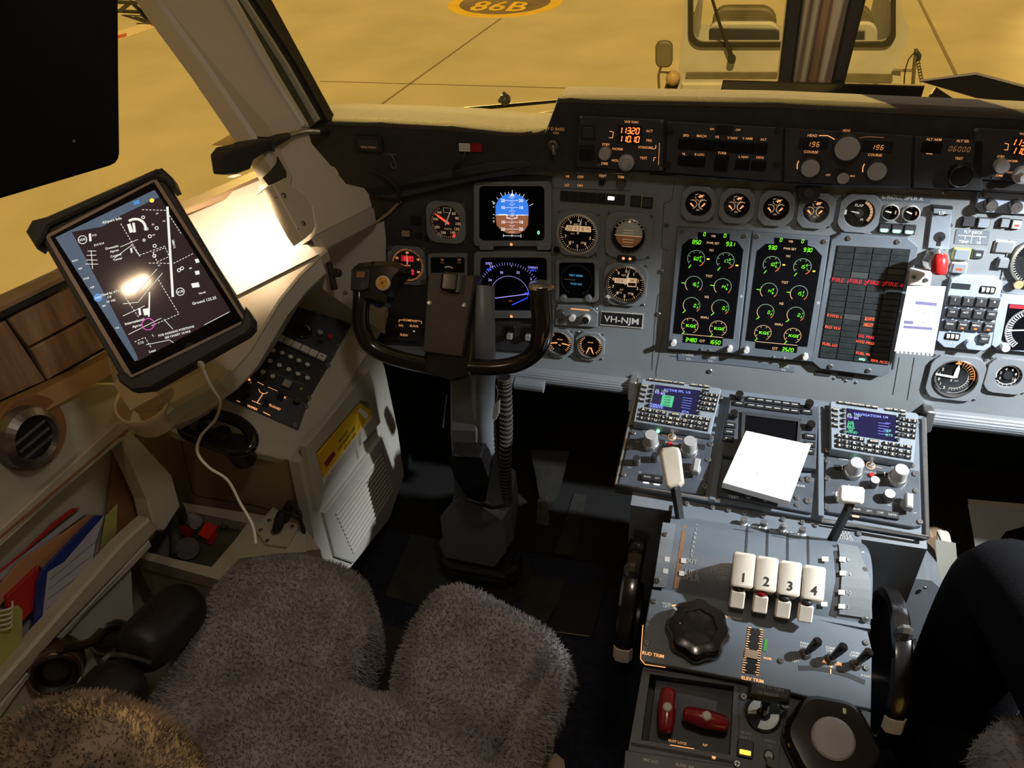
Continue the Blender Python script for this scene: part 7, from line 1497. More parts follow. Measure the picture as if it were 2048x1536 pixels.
for s_,X,Y,h in (('Airport Info',820,515,.0036),('Domestic',820,712,.0030),('Apron',838,738,.003),('Control',848,772,.003),('Tower',862,798,.003),('International',985,1255,.0034),('Apron',1005,1285,.0034),('01R',1320,1037,.0034),('Ground 122.25',1495,1102,.0036),('North',1480,1045,.0025),('FOR PARKING POSITIONS',1290,1325,.0028),('SEE CHART 10-9A2',1300,1350,.0028),('C12',1030,1410,.003),('Load',1115,1470,.003),('11/480',1272,690,.003),('713',690,625,.0028),('S14 514',725,690,.0028),('Used by ATC',810,1045,.003),('Ctl',800,1075,.003),('10 142',812,1105,.003),('VDR',604,657,.003),('INFO',550,810,.0022),('REF',590,868,.0022),('STAR',632,940,.0022),('APP',676,1005,.0022),('TAXI',718,1080,.0024),('SID',762,1140,.0022),('ALL',860,1300,.0022),('M2',1395,865,.002),('G5',1150,465,.002),('C4',1125,622,.002),('B2',1120,545,.002),('A6',1200,520,.002),('K1',1165,845,.002),('L',1120,1355,.003)): 
    p=q(X,Y); rr_=trot if s_!='11/480' else trot+88; b.text(s_,p[0],p[1],h,z2,rot=rr_,bold=1)
b.build('chart_text',t); b=MB('magenta'); p=q(1085,1275); b.arc(p[0],p[1],.0073,.0011,0,360,z2+.0001,20); b.mat('magenta').build('magenta_circle',t,label='magenta position circle')
b=MB('tabblue'); p=q(718,1080); b.arc(p[0],p[1],.0026,.0052,0,360,z+.00045,16); b.prism([q(975,378),q(1015,365),q(1022,392),q(982,404)],z,z2); b.build('blue_button',t,label='blue buttons'); b=MB('amber'); b.arc(*q(1112,370),.0014,.0028,0,360,z2,10); b.build('yellow_button',t,label='small yellow button')
b=MB('void'); p=IP.px(380,695); b.lathe([(.0062,.0004),(.0062,.0009),(.0055,.0006)],p.x,p.y,20); b.build('home_button',t)
# mount corners
t=thing('tablet_mount','black clamp mount gripping the corners of the tablet','mount',IP.at(0,0,-.02))
b=MB('rubber'); b.T=Matrix.Translation((0,0,.02))
def pz(mb,L,h0,h1,ch=.002): mb.prism(pxs(IP,L,h1),h0,h1,ch)
for L in ([(50,462),(62,440),(92,432),(312,336),(325,340),(330,352),(300,356),(96,452),(84,478),(72,497)],[(295,345),(322,334),(342,352),(352,374),(342,378),(330,362),(312,356)],[(490,612),(506,636),(506,654),(494,668),(300,778),(262,782),(238,764),(231,748),(246,742),(262,756),(480,648),(486,630)]): pz(b,L,-.018,.008,.003)
b.build('clamp_jaw',t); b=MB('black'); b.tube([(0,0,-.002),(-.03,.02,-.06),(-.10,.06,-.10)],.012,10); b.build('mount_arm',t)
# white charging cable
t=thing('charging_cable','thin white cable hanging from the tablet down to the side shelf','cable',IP.at(0,-.1,0)); pts=[(398,722,1.02),(420,770,1.06),(440,805,1.12),(430,840,1.18),(402,872,1.22),(395,905,1.24),(418,935,1.24),(455,960,1.24),(480,1005,1.24),(505,1050,1.235),(512,1088,1.22)]
b=MB('white'); b.tube(smooth_path([dep(*p) for p in pts],8),.0022,8); b.mat('paper').tube([dep(396,718,1.015),dep(403,732,1.03)],.0045,10); b.build('cable_core',t,world=True,smooth=True)
# cup holder / map table
CH=frame(dep(290,812,1.16),(.05,-.30,.95)); t=thing('cup_holder','pale cup holder arm under the tablet, lit amber','cup holder',CH); M('holder',(.75,.64,.46),.35,noise=.05,nscale=10)
b=MB('holder'); r=52*K(CH,285,800); c=CH.px(285,800); b.lathe([(r*.93,-.045),(r*1.0,-.02),(r*1.06,0),(r*1.02,.003),(r*.95,0),(r*.9,-.04),(r*.5,-.042)],c.x,c.y,40,cap=True); b.build('ring',t,smooth=True)
b=MB('holder'); L=[CH.p3(*p) for p in ((222,720,.07),(262,706,.07),(330,745,.07),(340,772,.05),(325,800,.0),(262,815,.0),(232,770,.03))]; b.loft([L,[p+V((0,0,-.02)) for p in L]]); b.build('back_rest',t,bevel=.004)
b=MB('cream'); b.prism(pxs(CH,[(330,770),(400,738),(452,722),(458,735),(440,760),(345,812),(330,826)]),-.03,0,.006); b.build('tray_arm',t)
# ============================================================ LEFT SIDE WALL: vent, rails, document rack
LW=frame((-1.0,.65,.62),(1,-.10,.10),(0,1,0)); W2=LW.at(0,0,-.035)
t=thing('side_wall_panel','beige side wall panel under the window with a diagonal rail and leg','wall panel',LW,kind='structure')
def lp(nm,L,h0,h1,mt,ch=0,lab=None): b=MB(mt); b.prism(pxs(LW,L,h1),h0,h1,ch); return b.build(nm,t,label=lab)
lp('upper_panel',[(-80,860),(60,838),(210,770),(330,770),(370,850),(262,870),(235,850),(0,1062),(-80,1130)],-.05,-.012,'cream')
lp('rail',[(-80,1125),(0,1060),(235,845),(262,850),(262,862),(0,1078),(-80,1145)],-.02,.0,'beige',.002,'upper flange of the rail')
lp('rail_groove',[(-80,1140),(0,1072),(255,857),(258,862),(0,1080),(-80,1150)],-.02,.001,'wood')
lp('rail_lower',[(-80,1148),(0,1080),(262,862),(270,880),(236,880),(0,1096),(-80,1165)],-.02,.002,'cream',.002)
lp('leg',[(240,874),(266,866),(345,950),(362,1012),(330,1062),(318,1062),(306,1046),(296,1000)],-.03,.001,'cream',.003,'pale leg of the rail')
lp('recess_back',[(236,880),(305,1045),(200,1170),(120,1260),(0,1400),(-80,1450),(-80,1160),(0,1092)],-.07,-.055,'cream','' if 0 else 0,'recess back panel')  # plain cream panel closing the back of the recess
lp('brown_side',[(236,880),(243,876),(306,1046),(180,1180),(200,1120)],-.05,-.045,'wood')
lp('lower_rail',[(-80,1430),(0,1364),(120,1228),(245,1086),(300,1036),(318,1058),(306,1072),(262,1120),(120,1268),(0,1410),(-80,1490)],-.02,.006,'beige',.004)
lp('lower_rail_face',[(-80,1490),(0,1410),(262,1120),(300,1080),(306,1092),(262,1140),(100,1300),(0,1440),(-80,1520)],-.03,.004,'cream',.003)
lp('lower_panel',[(262,1138),(268,1260),(180,1400),(0,1560),(-80,1600),(-80,1520),(0,1438),(100,1300)],-.05,-.012,'cream')
# air vent
AV=LW.sub(62,866,-.01); t=thing('air_vent','round grey air outlet half under the window ledge','vent',AV); b=MB('wood'); r=70*K(LW,62,866); b.lathe([(r*1.02,-.002),(r*1.0,.004),(r*.86,.004)],0,0,40); b.mat('dmetal').lathe([(r*.84,.0),(r*.80,.02),(r*.62,.028),(r*.55,.02)],-.012,.004,36,cap=False); b.mat('void').disc(-.012,.004,.018,r*.6); b.mat('dmetal')
for i in (-1,0,1): b.box(-.012-r*.5,-.012+r*.5,i*.013-.001,i*.013+.003,.018,.021)
b.build('vent_nozzle',t)
# documents, each its own slab in the rack
def doc(nm,lab,cat,h,L,mt,th=.004,extra=None):
    fr=LW.sub(*L[0],h); t=thing(nm,lab,cat,fr); b=MB(mt); b.prism(pxs(fr,L),-th,0,.0005); b.build('cover',t)
    if extra: extra(fr,t)
    return t
s7=lambda x,y:(x/3.84,840+y/3.84)
def d1(fr,t): b=MB('sheet'); b.prism(pxs(fr,[s7(620,690),s7(680,705),s7(470,860),s7(330,1000),s7(80,1180),s7(0,1240),s7(0,1180)],.001),0,.001); b.build('loose_sheet',t)
doc('red_folder','red folder at the back of the wall rack with loose sheets in it','folder',-.044,[s7(560,680),s7(612,676),s7(450,800),s7(200,1010),s7(0,1195),s7(-80,1290),s7(-80,1200),s7(0,1165),s7(200,1000),s7(400,800)],'redf',.003,d1)
doc('orange_folder','tan and orange paper folder behind the blue clipboard','folder',-.036,[s7(690,730),s7(790,720),s7(500,1000),s7(330,1150),s7(300,1120),s7(80,1330),s7(-60,1500),s7(-60,1340),s7(150,1090),s7(470,880)],'orangef',.003)
doc('red_binder','red binder below the tan folder at the left edge','binder',-.030,[s7(300,1120),s7(310,1400),s7(160,1560),s7(90,1620),s7(50,1360)],'redf',.006)
def d2(fr,t):
    b=MB('sheet'); L=[s7(800,740),s7(735,940),s7(690,1230),s7(440,1540),s7(320,1600),s7(370,1170),s7(500,1090)]; b.prism(pxs(fr,L,.0015),0,.0015); b.mat('slot')
    for k in range(5): a=fr.px(*s7(380-8*k,1230+75*k),.002); c=fr.px(*s7(740-14*k,930+95*k),.002); b.line(tuple(a),tuple(c),.0008,.002)
    b.build('printed_sheet',t)
doc('clipboard','blue clipboard holding a ruled grey sheet in the wall rack','clipboard',-.022,[s7(740,730),s7(805,735),s7(745,930),s7(695,1240),s7(440,1560),s7(250,1700),s7(290,1240),s7(330,1150)],'blue',.004,d2)
doc('yellow_sheet','yellow-green sheet standing at the front end of the wall rack','sheet',-.040,[s7(905,640),s7(895,860),s7(820,990),s7(760,1080),s7(815,740)],'yelf',.002)
def d3(fr,t):
    b=MB('knobl')
    for k in range(5):
        a=fr.p3(*s7(95-k*3,1395+k*36),.0); c=fr.p3(*s7(-20,1470+k*38),.0); b.tube(smooth_path([a,a.lerp(c,.5)+V((0,0,.012)),c],5),.0014,6)
    b.build('spiral_binding',t,label='pale spiral binding')
doc('spiral_notebook','green spiral notebook standing at the left picture edge','notebook',-.014,[s7(-60,1500),s7(150,1430),s7(175,1460),s7(165,1900),s7(60,2000),s7(-60,2100)],'yelf',.006,d3)
# ---- oxygen mask box on the shelf
OZ=.42; OX=Fr((-.95,.82,OZ),(1,0,0),(0,1,0),(0,0,1)); t=thing('side_shelf','pale shelf box below the side console with an open equipment bay','shelf',OX)
b=MB('beige'); O=[(266,1112),(300,1060),(350,1003),(600,1042),(640,1098),(480,1116),(438,1160)]; I=[(286,1102),(308,1070),(340,1015),(495,1046),(470,1080),(423,1134),(350,1118)]
b.prism(pxs(OX,[(266,1112),(350,1003),(600,1042),(640,1100),(480,1118),(438,1162)],-.004),-.42,-.03); b.frame(pxs(OX,O),pxs(OX,I),-.03,0,-.028); b.build('box',t,label='pale box')
b=MB('olive'); b.prism(pxs(OX,I,-.024),-.028,-.024); b.build('bay_floor',t,label='dark olive bay')
s8=lambda x,y:(250+x/5.25,960+y/5.25)
t2=thing('oxygen_mask','dark green hose and mask stowed in the shelf bay','oxygen mask',OX.sub(*s8(520,500),-.02)); f9=OX
def w8(x,y,h): return OX.wpx(*s8(x,y),h)
b=MB('olive'); b.tube(smooth_path([w8(540,790,-.01),w8(530,600,.0),w8(505,420,.03),w8(500,300,.05),w8(560,290,.05),w8(600,400,.01)]),.010,10); b.build('hose',t2,world=True,smooth=True)
b=MB('black'); b.tube([w8(650,720,-.018),w8(655,720,-.004)],.020,16); b.tube([w8(400,680,-.02),w8(400,680,-.008)],.022,16); b.build('bay_fitting',t2,world=True)
b=MB('knob'); b.tube([w8(620,370,-.005),w8(660,400,-.005)],.011,12); b.tube([w8(690,410,-.005),w8(750,455,-.005)],.013,12); b.build('valve',t2,world=True,label='grey valve fittings')
b=MB('red'); L=[w8(*p,.0) for p in ((780,565),(855,450),(955,490),(870,610))]; b.loft([L,[p+V((0,0,-.022)) for p in L]]); b.build('red_block',t2,world=True,bevel=.002,label='bright red block'); b=MB('dred'); b.tube([w8(600,520,-.01),w8(680,560,-.01)],.010,10); b.build('red_collar',t2,world=True)
b=MB('metal'); b.tube([w8(1040,480,-.01),w8(1060,440,.0)],.006,8); b.build('pin',t2,world=True)
# jack plate
t=thing('jack_plate','pale plate with headset sockets and screws beside the shelf bay','jack plate',OX.sub(560,1055,.002)); b=MB('beige'); f_=OX.sub(560,1055,.002); b.prism(pxs(f_,[s8(1560,300),s8(1720,400),s8(1850,480),s8(1700,720),s8(1480,690),s8(1380,560),s8(1450,430)]),-.002,.006,.0015); b.build('plate',t); b=MB('cream'); b.prism(pxs(f_,[s8(1850,485),s8(1885,560),s8(1900,760),s8(1660,770),s8(1700,720)]),-.06,.001); b.build('side_lip',t)
for c in ((1515,428),(1425,528),(1760,490),(1500,640)): scr(t,f_,*s8(*c),r=.0042,z=.006)
for i,(a,c,lab) in enumerate((((1590,545,.0),(1650,330,.04),'black headset plug in the jack plate, the nearer one'),((1665,440,.0),(1735,240,.05),'black headset plug in the jack plate, the farther one'))):
    A,B_=OX.wpx(*s8(a[0],a[1]),.008),OX.wpx(*s8(c[0],c[1]),c[2]); t=thing('headset_plug',lab,'plug',Fr(A,(1,0,0),(0,1,0),(0,0,1)),'headset plugs'); b=MB('metal'); b.tube([A+V((0,0,-.001)),A+V((0,0,.003))],.010,16); b.build('socket_collar',t,world=True); b=MB('rubber'); b.tube([A,A.lerp(B_,.3),A.lerp(B_,.6),B_],[.0075,.009,.010,.007],12); b.build('plug_body',t,world=True)
    b=MB('rubber'); C2=OX.wpx(*s8(1850,450+30*i),.02); D2=OX.wpx(*s8(1960,760),-.05); b.tube(smooth_path([B_,B_.lerp(C2,.5)+V((.01,0,.006)),C2,D2]),.003,8); b.build('lead',t,world=True)
# ============================================================ SEATS WITH SHEEPSKIN COVERS
def inpoly(x,y,P):
    c=False; n=len(P); j=n-1
    for i in range(n):
        if (P[i][1]>y)!=(P[j][1]>y) and x<(P[j][0]-P[i][0])*(y-P[i][1])/(P[j][1]-P[i][1])+P[i][0]: c=not c
        j=i
    return c
def sdist(x,y,P):
    m=9; n=len(P)
    for i in range(n):
        ax,ay=P[i-1]; bx,by=P[i]; dx,dy=bx-ax,by-ay; L=dx*dx+dy*dy; t=max(0,min(1,((x-ax)*dx+(y-ay)*dy)/L)) if L else 0
        d=math.hypot(x-ax-t*dx,y-ay-t*dy); m=min(m,d)
    return m
from mathutils import noise as mn
def blades(mb,pts,ln,wd,seed=3):
    rnd_=random.Random(seed)
    for p,n in pts:
        a=rnd_.random()*2*pi; sd=V((cos(a),sin(a),0)); tng=(sd-n*sd.dot(n)).normalized(); lean=V((rnd_.gauss(0,.5),rnd_.gauss(0,.5)-.25,rnd_.gauss(0,.2))); flow=mn.noise_vector(p*14)*.9
        d=(n+lean*.6+flow*.7).normalized()*ln*(.5+rnd_.random()*.8); mb.add([p-tng*wd,p+tng*wd,p+d],[(0,1,2)])
def seat(label,PX,zt,mir,folds,nb,group):
    P=[]
    for X,Y in PX:
        if mir: P.append((-X,Y))
        else:
            q=onp(X,Y,(0,0,zt),(0,0,1)); P.append((q.x,q.y))
    xs=[p[0] for p in P]; ys=[p[1] for p in P]; cx=sum(xs)/len(xs); cy=sum(ys)/len(ys)
    t=thing('pilot_seat',label,'seat',Fr((cx,cy,0),(1,0,0),(0,1,0),(0,0,1)),group); g=.008
    x0,x1,y0,y1=min(xs),max(xs),min(ys),max(ys); nx=int((x1-x0)/g)+1; ny=int((y1-y0)/g)+1; idx={}; vs=[]; fs=[]; Z={}
    def hz(x,y,d):
        e=min(1,d/.055); z=zt+.012-.05*(1-e)**2.2 + .010*mn.noise(V((x*9,y*9,3)))+.004*mn.noise(V((x*30,y*30,1)))
        for (ax,ay),(bx,by),dep_,wd in folds:
            dx,dy=bx-ax,by-ay; L=dx*dx+dy*dy; tt=max(0,min(1,((x-ax)*dx+(y-ay)*dy)/L)); dd=math.hypot(x-ax-tt*dx,y-ay-tt*dy); z-=1.7*dep_*math.exp(-(dd/wd)**2)
        return z
    ins={}
    for i in range(nx+1):
        for j in range(ny+1):
            x,y=x0+i*g,y0+j*g
            if inpoly(x,y,P): ins[(i,j)]=sdist(x,y,P)
    for k,d in ins.items(): x,y=x0+k[0]*g,y0+k[1]*g; idx[k]=len(vs); vs.append(V((x,y,hz(x,y,d))))
    edges={}
    for (i,j) in ins:
        c=[(i,j),(i+1,j),(i+1,j+1),(i,j+1)]
        if all(k in ins for k in c):
            f=tuple(idx[k] for k in c); fs.append(f)
            for a,b_ in zip(f,f[1:]+f[:1]): edges[(a,b_)]=1
    bd=[(a,b_) for (a,b_) in edges if (b_,a) not in edges]; low={}
    for a,b_ in bd:
        for k in (a,b_):
            if k not in low:
                low[k]=[]
                for dz,off in ((.022,.004),(.05,.004),(.10,-.006)):
                    v=vs[k]; dirv=V((v.x-cx,v.y-cy,0)).normalized(); low[k].append(len(vs)); vs.append(v+dirv*off+V((0,0,-dz)))
    for a,b_ in bd:
        ca=[a]+low[a]; cb=[b_]+low[b_]
        for m in range(3): fs.append((ca[m],ca[m+1],cb[m+1],cb[m]))
    b=MB('fleece'); b.add(vs,fs); o=b.build('sheepskin_cover',t,world=True,smooth=True); pts=[]
    me=o.data; rnd_=random.Random(5); tot=sum(p.area for p in me.polygons); off=V((cx,cy,0))
    for p in me.polygons:
        k=nb*p.area/tot; k=int(k)+(1 if rnd_.random()<k-int(k) else 0)
        co=[V(me.vertices[v].co)+off for v in p.vertices]
        for _ in range(k):
            u,w_=rnd_.random(),rnd_.random(); a=co[0].lerp(co[1],u); c=co[3].lerp(co[2],u) if len(co)>3 else co[2]; n=V(p.normal); 
            pts.append((a.lerp(c,w_),n))
    b=MB('fleece'); blades(b,pts,.0085,.0011); o=b.build('fleece_pile',t,world=True); o['kind']='stuff'
    b=MB('cloth'); Q=[(p[0]*.93+cx*.07,p[1]*.93+cy*.07) for p in P]; b.prism(Q,.30,zt-.115,.004); b.build('seat_cushion',t,world=True,label='dark cushion under the sheepskin')
    b=MB('black'); b.box(cx-.14,cx+.14,cy-.22,cy+.12,.04,.34,.01); b.box(cx-.20,cx+.20,cy-.26,cy+.14,.0,.04)
    if mir: b.mat('cloth').box(min(xs)-.03,max(xs),y0+.05,y1-.02,.04,.36,.02)
    b.build('seat_base',t,world=True)
    return t,P
w2=lambda X,Y: tuple(onp(X,Y,(0,0,.47),(0,0,1)))[:2]
SP=[(470,1110),(500,1094),(560,1090),(630,1097),(690,1111),(728,1138),(743,1175),(747,1210),(738,1255),(715,1290),(700,1318),(708,1338),(735,1345),(765,1340),(778,1310),(790,1270),(815,1215),(848,1178),(880,1156),(925,1150),(970,1162),(1040,1200),(1105,1240),(1137,1275),(1143,1305),(1130,1345),(1105,1400),(1080,1460),(1060,1536),(1040,1640),(180,1640),(190,1540),(215,1478),(262,1410),(315,1340),(352,1270),(390,1200),(425,1145)]
fold=[(w2(470,1350),w2(770,1345),.010,.02),(w2(330,1500),w2(560,1390),.008,.018),(w2(760,1360),w2(1010,1500),.014,.020),(w2(620,1420),w2(640,1536),.008,.03),(w2(980,1500),w2(1110,1290),.010,.010),(w2(705,1230),w2(690,1300),.006,.012),(w2(870,1350),w2(1010,1340),.006,.02)]
ts,PW=seat('captain\'s seat pan with a thick grey sheepskin cover split at the front',SP,.47,False,fold,52000,'pilot seats')
PM2=[(-p[0]*-1*-1 if 0 else p[0],p[1]) for p in PW]
tf,_=seat('first officer\'s seat in the dark at the lower right corner, its sheepskin barely visible',PM2,.47,True,[],14000,'pilot seats')
# seat back of the captain's seat, bottom left
c=V((-.80,.235,.60)); t=thing('seat_armrest_cover','brownish sheepskin bulge rising into the picture at the bottom left corner','seat cover',Fr(c,(1,0,0),(0,1,0),(0,0,1)))
c=dep(165,1610,.80); b=MB('fleece'); vs=[];n=48;m=24; R_=(.125,.10,.10); pts=[]
for i in range(m+1):
    th=pi*i/m
    for k in range(n):
        a=2*pi*k/n; d=V((sin(th)*cos(a),sin(th)*sin(a),cos(th))); f_=1+.05*mn.noise(d*3+V((5,2,1))); p=c+V((d.x*R_[0],d.y*R_[1],d.z*R_[2]))*f_; vs.append(p)
fs=[(i*n+k,i*n+(k+1)%n,(i+1)*n+(k+1)%n,(i+1)*n+k) for i in range(m) for k in range(n)]
M('fleece2',(.24,.18,.13),.9,0,noise=.5,nscale=22,sheen=.4,bump=.6,bscale=160,col2=(.33,.25,.18))
b.mat('fleece2').add(vs,fs); b.build('cover_body',t,world=True,smooth=True)
rn=random.Random(9)
for _ in range(15000):
    d=V((rn.gauss(0,1),rn.gauss(0,1),rn.gauss(0,1))).normalized(); f_=1+.05*mn.noise(d*3+V((5,2,1))); pts.append((c+V((d.x*R_[0],d.y*R_[1],d.z*R_[2]))*f_,d))
b=MB('fleece2'); blades(b,pts,.007,.0011,4); o=b.build('fleece_pile',t,world=True); o['kind']='stuff'
# ---- black armrest between the seat and the side wall
def arm(lab,A,B_,r,X0):
    a,c=onp(*A,(X0,0,0),(1,0,0)),onp(*B_,(X0,0,0),(1,0,0)); t=thing('armrest',lab,'armrest',Fr((a+c)/2,(1,0,0),(0,1,0),(0,0,1))); b=MB('leather')
    d=(a-c); n=14; pts=[];rs=[]
    for i in range(n+1):
        f_=i/n; pts.append(c+d*f_); e=abs(2*f_-1); rs.append(r*math.sqrt(max(.02,1-e**5)))
    b.tube(pts,rs,20); b.build('pad',t,world=True,smooth=True); return t,a,c
t,a,c=arm('upper black padded armrest between the seat and the shelf box',(386,1192),(258,1322),.042,-.86)
t,a2,c2=arm('lower black leather armrest pad in front of the headset',(262,1345),(150,1478),.044,-.85)
b=MB('dmetal'); b.tube(smooth_path([onp(*p,(-.83,0,0),(1,0,0)) for p in ((205,1322),(222,1310),(255,1312),(300,1325))],5),.003,8); b.build('strap',t,world=True)
# ---- headset hanging behind the armrest
HS=Fr(onp(110,1330,(-.99,0,0),(1,0,0)),(1,0,0),(0,1,0),(0,0,1)); t=thing('headset','bronze-black headset lying at the foot of the wall rack','headset',HS); M('bronze',(.10,.055,.035),.3,.6,noise=.2,nscale=30)
ax=(CAM-HS.o).normalized(); 
def cup(X,Y,r,x0,tilt,sc):
    o=onp(X,Y,(x0,0,0),(1,0,0)); z=(ax+V(tilt)).normalized(); f_=frame(o,z); b=MB('bronze'); b.T=f_.M(); b.lathe([(r*1.05,-.045),(r*1.12,-.02),(r*1.05,0),(r*.95,.008),(r*.86,.010)],0,0,32,cap=False); b.mat('leather').lathe([(r*.86,.010),(r*.78,.014),(r*.6,.010),(r*.5,-.002)],0,0,32); b.build('ear_cup',t,world=True,smooth=True)
    b=MB('dmetal'); b.T=f_.M(); b.tube([(r*cos(k*2*pi/28),r*sin(k*2*pi/28),.006) for k in range(28)],.002,6,closed=True); b.build('cup_ring',t,world=True)
cup(112,1342,.034,-.985,(.2,-.5,-.2),1); cup(225,1278,.030,-.985,(-.5,.3,.8),1)
b=MB('bronze'); b.tube(smooth_path([onp(*p,(-.97,0,0),(1,0,0)) for p in ((120,1295),(150,1292),(180,1285),(205,1262))],5),.007,8); b.build('head_band',t,world=True); b=MB('metal'); b.tube([onp(*p,(-.95,0,0),(1,0,0)) for p in ((78,1388),(110,1385),(155,1368),(162,1355))],.0018,6); b.build('boom_arm',t,world=True)
o=onp(136,1420,(-.90,0,0),(1,0,0)); b=MB('orangef'); f_=Fr(o,(1,0,0),(0,1,0),(0,0,1)); P=[onp(*p,(-.90,0,0),(1,0,0)) for p in ((130,1405),(138,1401),(146,1408),(142,1425),(138,1442),(132,1425))]; b.loft([P,[p+V((-.006,0,0)) for p in P]]); tag(b.build('tag',fr=f_,world=True),'small tan tag below the headset next to the lower armrest','tag')
# ============================================================ FLOOR DETAILS
def fl(nm,lab,cat,L,th,mt,ch=.001): 
    fr=WF.sub(*L[0],0); b=MB(mt); b.prism(pxs(fr,L,th),0,th,ch); return tag(b.build(nm,fr=fr),lab,cat)
M('greenplate',(.05,.06,.05),.45,.3,noise=.2,nscale=20)
fl('floor_plate','greenish metal floor plate left of the control column foot','plate',[(822,1068),(884,1080),(884,1140),(930,1165),(850,1215),(770,1190)],.004,'greenplate')
t=thing('column_foot','black floor plate with a rolled rim under the control column','plate',WF.sub(960,1130)); b=MB('floormetal'); L=[(870,1135),(885,1160),(1010,1195),(1100,1262),(1050,1240),(930,1190)]; b.prism(pxs(WF.sub(960,1130),[(860,1150),(890,1100),(1060,1120),(1070,1180),(1000,1215),(880,1190)],.003),0,.003); b.build('base_plate',t)
fl('floor_channel','grey metal track lying on the floor right of the control column','track',[(1062,1150),(1130,1160),(1120,1200),(1085,1260),(1040,1240)],.004,'floormetal')
fl('floor_mat','dark floor mat with a bright front edge left of the pedestal','mat',[(1130,1170),(1215,1160),(1185,1273),(1095,1262)],.004,'black')
q=WF.sub(1140,1266,.004); b=MB('metal'); a,c=q.px(1105,1262,.005),q.px(1178,1272,.005); b.line(tuple(a),tuple(c),.003,.004); tag(b.build('edge_strip',fr=q),'thin bright metal edge strip of the floor mat','strip')
fl('seat_track','narrow grey floor rail between the pedals and the pedestal','track',[(1148,985),(1172,990),(1150,1110),(1108,1105)],.006,'floormetal')
# rudder pedals
def pedal(lab,L,Y0,mt='floormetal'):
    P=[onp(x,y,(0,Y0,0),(0,-.8,.6)) for x,y in L]; fr=Fr(P[0],(1,0,0),(0,1,0),(0,0,1)); t=thing('rudder_pedal',lab,'pedal',fr,'rudder pedals'); b=MB(mt); b.loft([P,[p+V((0,.02,-.01)) for p in P]]); b.build('pedal_plate',t,world=True,bevel=.003); c=sum((p for p in P),V())/len(P)
    b=MB('dmetal'); b.tube([c+V((0,.02,0)),c+V((0,.10,-.12))],.012,8); b.build('pedal_arm',t,world=True)
pedal('rudder pedal with a shiny edge right of the coiled hose',[(1062,902),(1136,905),(1118,980),(1102,1012),(1082,1000),(1072,940)],1.36)
pedal('lower glossy pedal arm right of the column base',[(1078,1000),(1092,995),(1098,1075),(1086,1090),(1074,1060)],1.33,'dmetal')
pedal('small pedal edge on the dark floor left of the column',[(818,1035),(842,1040),(840,1048),(816,1043)],1.30,'dmetal')
# crumpled tissue at the bottom edge
c=onp(1096,1525,(0,0,.30),(0,0,1)); fr=Fr(c,(1,0,0),(0,1,0),(0,0,1)); b=MB('paper'); M('tissue',(.55,.42,.30),.8); b.mat('tissue'); P=[onp(*p,(0,0,.30),(0,0,1)) for p in ((1062,1510),(1085,1516),(1112,1506),(1128,1520),(1134,1560),(1070,1560))]; m=sum((p for p in P),V())/6+V((0,0,.012))
for i in range(6): b.add([P[i],P[(i+1)%6],m],[(0,1,2)])
b.loft([P,[p+V((0,0,-.01)) for p in P]]); tag(b.build('crumpled_paper',fr=fr,world=True),'crumpled tan paper beside the seat at the bottom edge','paper')
q=WF.at(-.2,.66,0); 
# ============================================================ RIGHT SIDE, mostly dark
def rp(nm,lab,cat,L,Yp,mt,th=.03,ch=.004,par=None):
    P=[onp(x,y,(0,Yp,0),(0,-1,.15)) for x,y in L]; fr=Fr(P[0],(1,0,0),(0,1,0),(0,0,1)); b=MB(mt); b.loft([P,[p+V((0,th,0)) for p in P]])
    if par: return b.build(nm,par,world=True,bevel=ch)
    return tag(b.build(nm,fr=fr,world=True,bevel=ch),lab,cat)
t=thing('control_column','first officer\'s control column foot, a grey housing with screws at the lower right','control column',Fr((.42,1.1,0),(1,0,0),(0,1,0),(0,0,1)),'control columns') 
ts_=rp('base_housing','','',[(1818,1160),(1860,1165),(1888,1190),(1896,1250),(1880,1320),(1868,1345),(1812,1340),(1815,1250)],1.12,'column',.12,.005,t); scr(t,None,uv=(0,0),z=0,r=.004).location=onp(1875,1237,(0,1.115,0),(0,-1,.15))-V((.42,1.1,0))
o=scr(t,None,uv=(0,0),z=0,r=.004); o.location=onp(1850,1175,(0,1.115,0),(0,-1,.15))-V((.42,1.1,0)); 
for o_ in t.children:
    if o_.name.startswith('screw'): o_.rotation_euler=(pi/2-.15,0,0)
rp('column_tube','','',[(1878,1085),(1905,1090),(1912,1180),(1925,1235),(1893,1250),(1884,1180)],1.20,'cream',.04,.006,t)
rp('kick_panel','pale kick panel on the right, seen under the instrument panel','panel',[(1938,1010),(2070,1022),(2070,1045),(2010,1062),(1990,1090),(1960,1140),(1950,1080)],1.40,'cream',.02,.002)
rp('pedal_cover','pale rounded cover glimpsed below the right radio tray corner','cover',[(1842,1095),(1872,1080),(1898,1090),(1902,1125),(1845,1130)],1.34,'tan',.05,.01)
rp('clear_bag','crumpled clear plastic bag lying behind the right trim wheel','bag',[(1812,1325),(1835,1305),(1858,1308),(1870,1330),(1862,1375),(1830,1398),(1806,1390)],1.02,'dmetal',.04,.012)
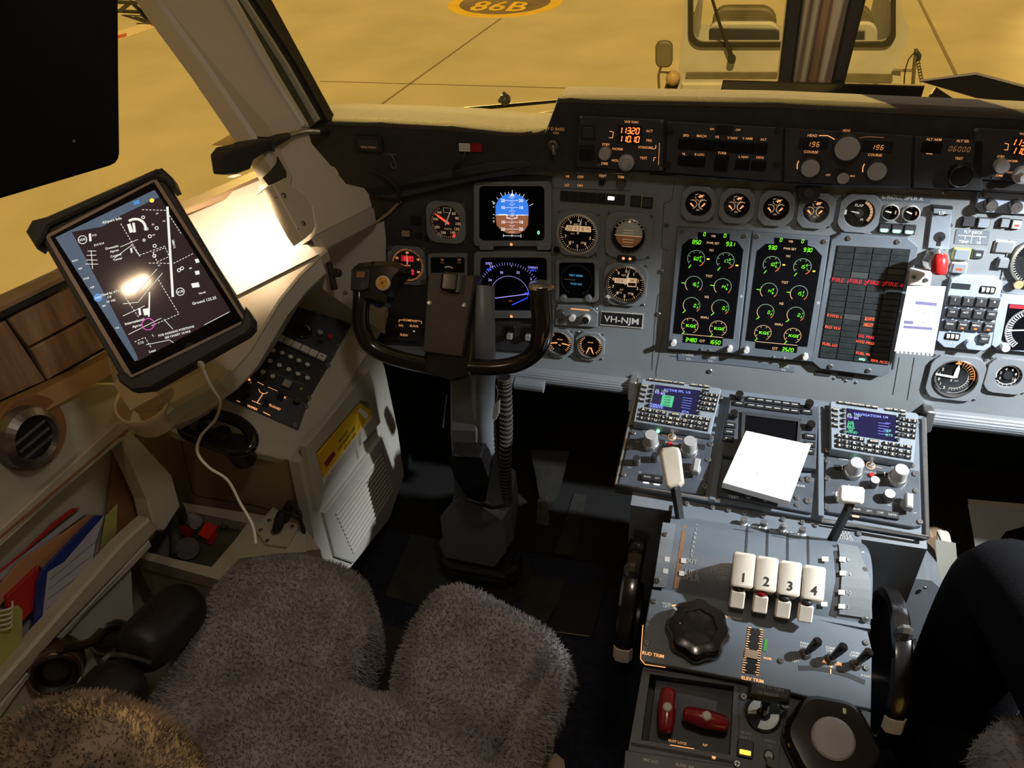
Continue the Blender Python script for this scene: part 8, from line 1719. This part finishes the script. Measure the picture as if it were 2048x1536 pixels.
# first officer: a seated figure in black, mostly outside the picture
def figure():
    V0=[(.56,.20,.58),(.57,.16,.80),(.57,.17,1.02),(.57,.18,1.14),(.57,.21,1.22),(.57,.23,1.33),     # pelvis, waist, chest, neck base, neck, head
        (.47,.24,.585),(.37,.62,.60),(.325,.90,.555),(.315,.86,.32),(.32,.86,.10),(.315,.95,.055),       # left leg
        (.66,.24,.585),(.72,.60,.60),(.74,.92,.57),(.73,1.03,.30),(.72,1.08,.09),(.72,1.18,.05),
        (.40,.17,1.09),(.36,.24,.85),(.47,.44,.72),(.50,.52,.69),(.74,.17,1.09),(.78,.26,.86),(.68,.46,.72),(.65,.53,.69)]
    R_=[.13,.12,.135,.07,.052,.085,.10,.095,.085,.085,.070,.045,.095,.082,.064,.052,.040,.034,.062,.048,.036,.028,.062,.048,.036,.028]
    E=[(0,1),(1,2),(2,3),(3,4),(4,5),(0,6),(6,7),(7,8),(8,9),(9,10),(10,11),(0,12),(12,13),(13,14),(14,15),(15,16),(16,17),(3,18),(18,19),(19,20),(20,21),(3,22),(22,23),(23,24),(24,25)]
    me=bpy.data.meshes.new('person'); o0=V((.56,.3,0)); me.from_pydata([tuple(V(v)-o0) for v in V0],E,[]); o=bpy.data.objects.new('person',me); COL.objects.link(o); o.location=o0
    m=o.modifiers.new('skin','SKIN'); m.use_smooth_shade=True; sk=me.skin_vertices[0].data
    for i,r in enumerate(R_): sk[i].radius=(r,r)
    sk[0].use_root=True; s_=o.modifiers.new('sub','SUBSURF'); s_.levels=2; s_.render_levels=2; me.materials.append(MC['cloth']); return tag(o,'person in black clothing sitting in the right seat, only one dark leg in the picture','person')
figure()
# ============================================================ BLACK SUN VISOR, upper left
vc=dep(100,180,.62); VF=frame(vc,(CAM-vc)+V((0,-.05,0.1))); t=thing('sun_visor','large black sun visor filling the upper left corner of the view','sun visor',VF)
b=MB('void'); M('visor',(.0025,.002,.002),.7,noise=.2,nscale=30,spec=.1); b.mat('visor').prism(pxs(VF,[(-260,-260),(235,-260),(235,-10),(236,150),(238,305),(236,316),(230,325),(218,331),(0,396),(-260,470)]),-.008,0,.0015); b.build('visor_panel',t)
b=MB('dmetal'); p=VF.px(148,282,0); b.cyl(p.x,p.y,0,.001,.0012,n=8); b.build('rivet',t)
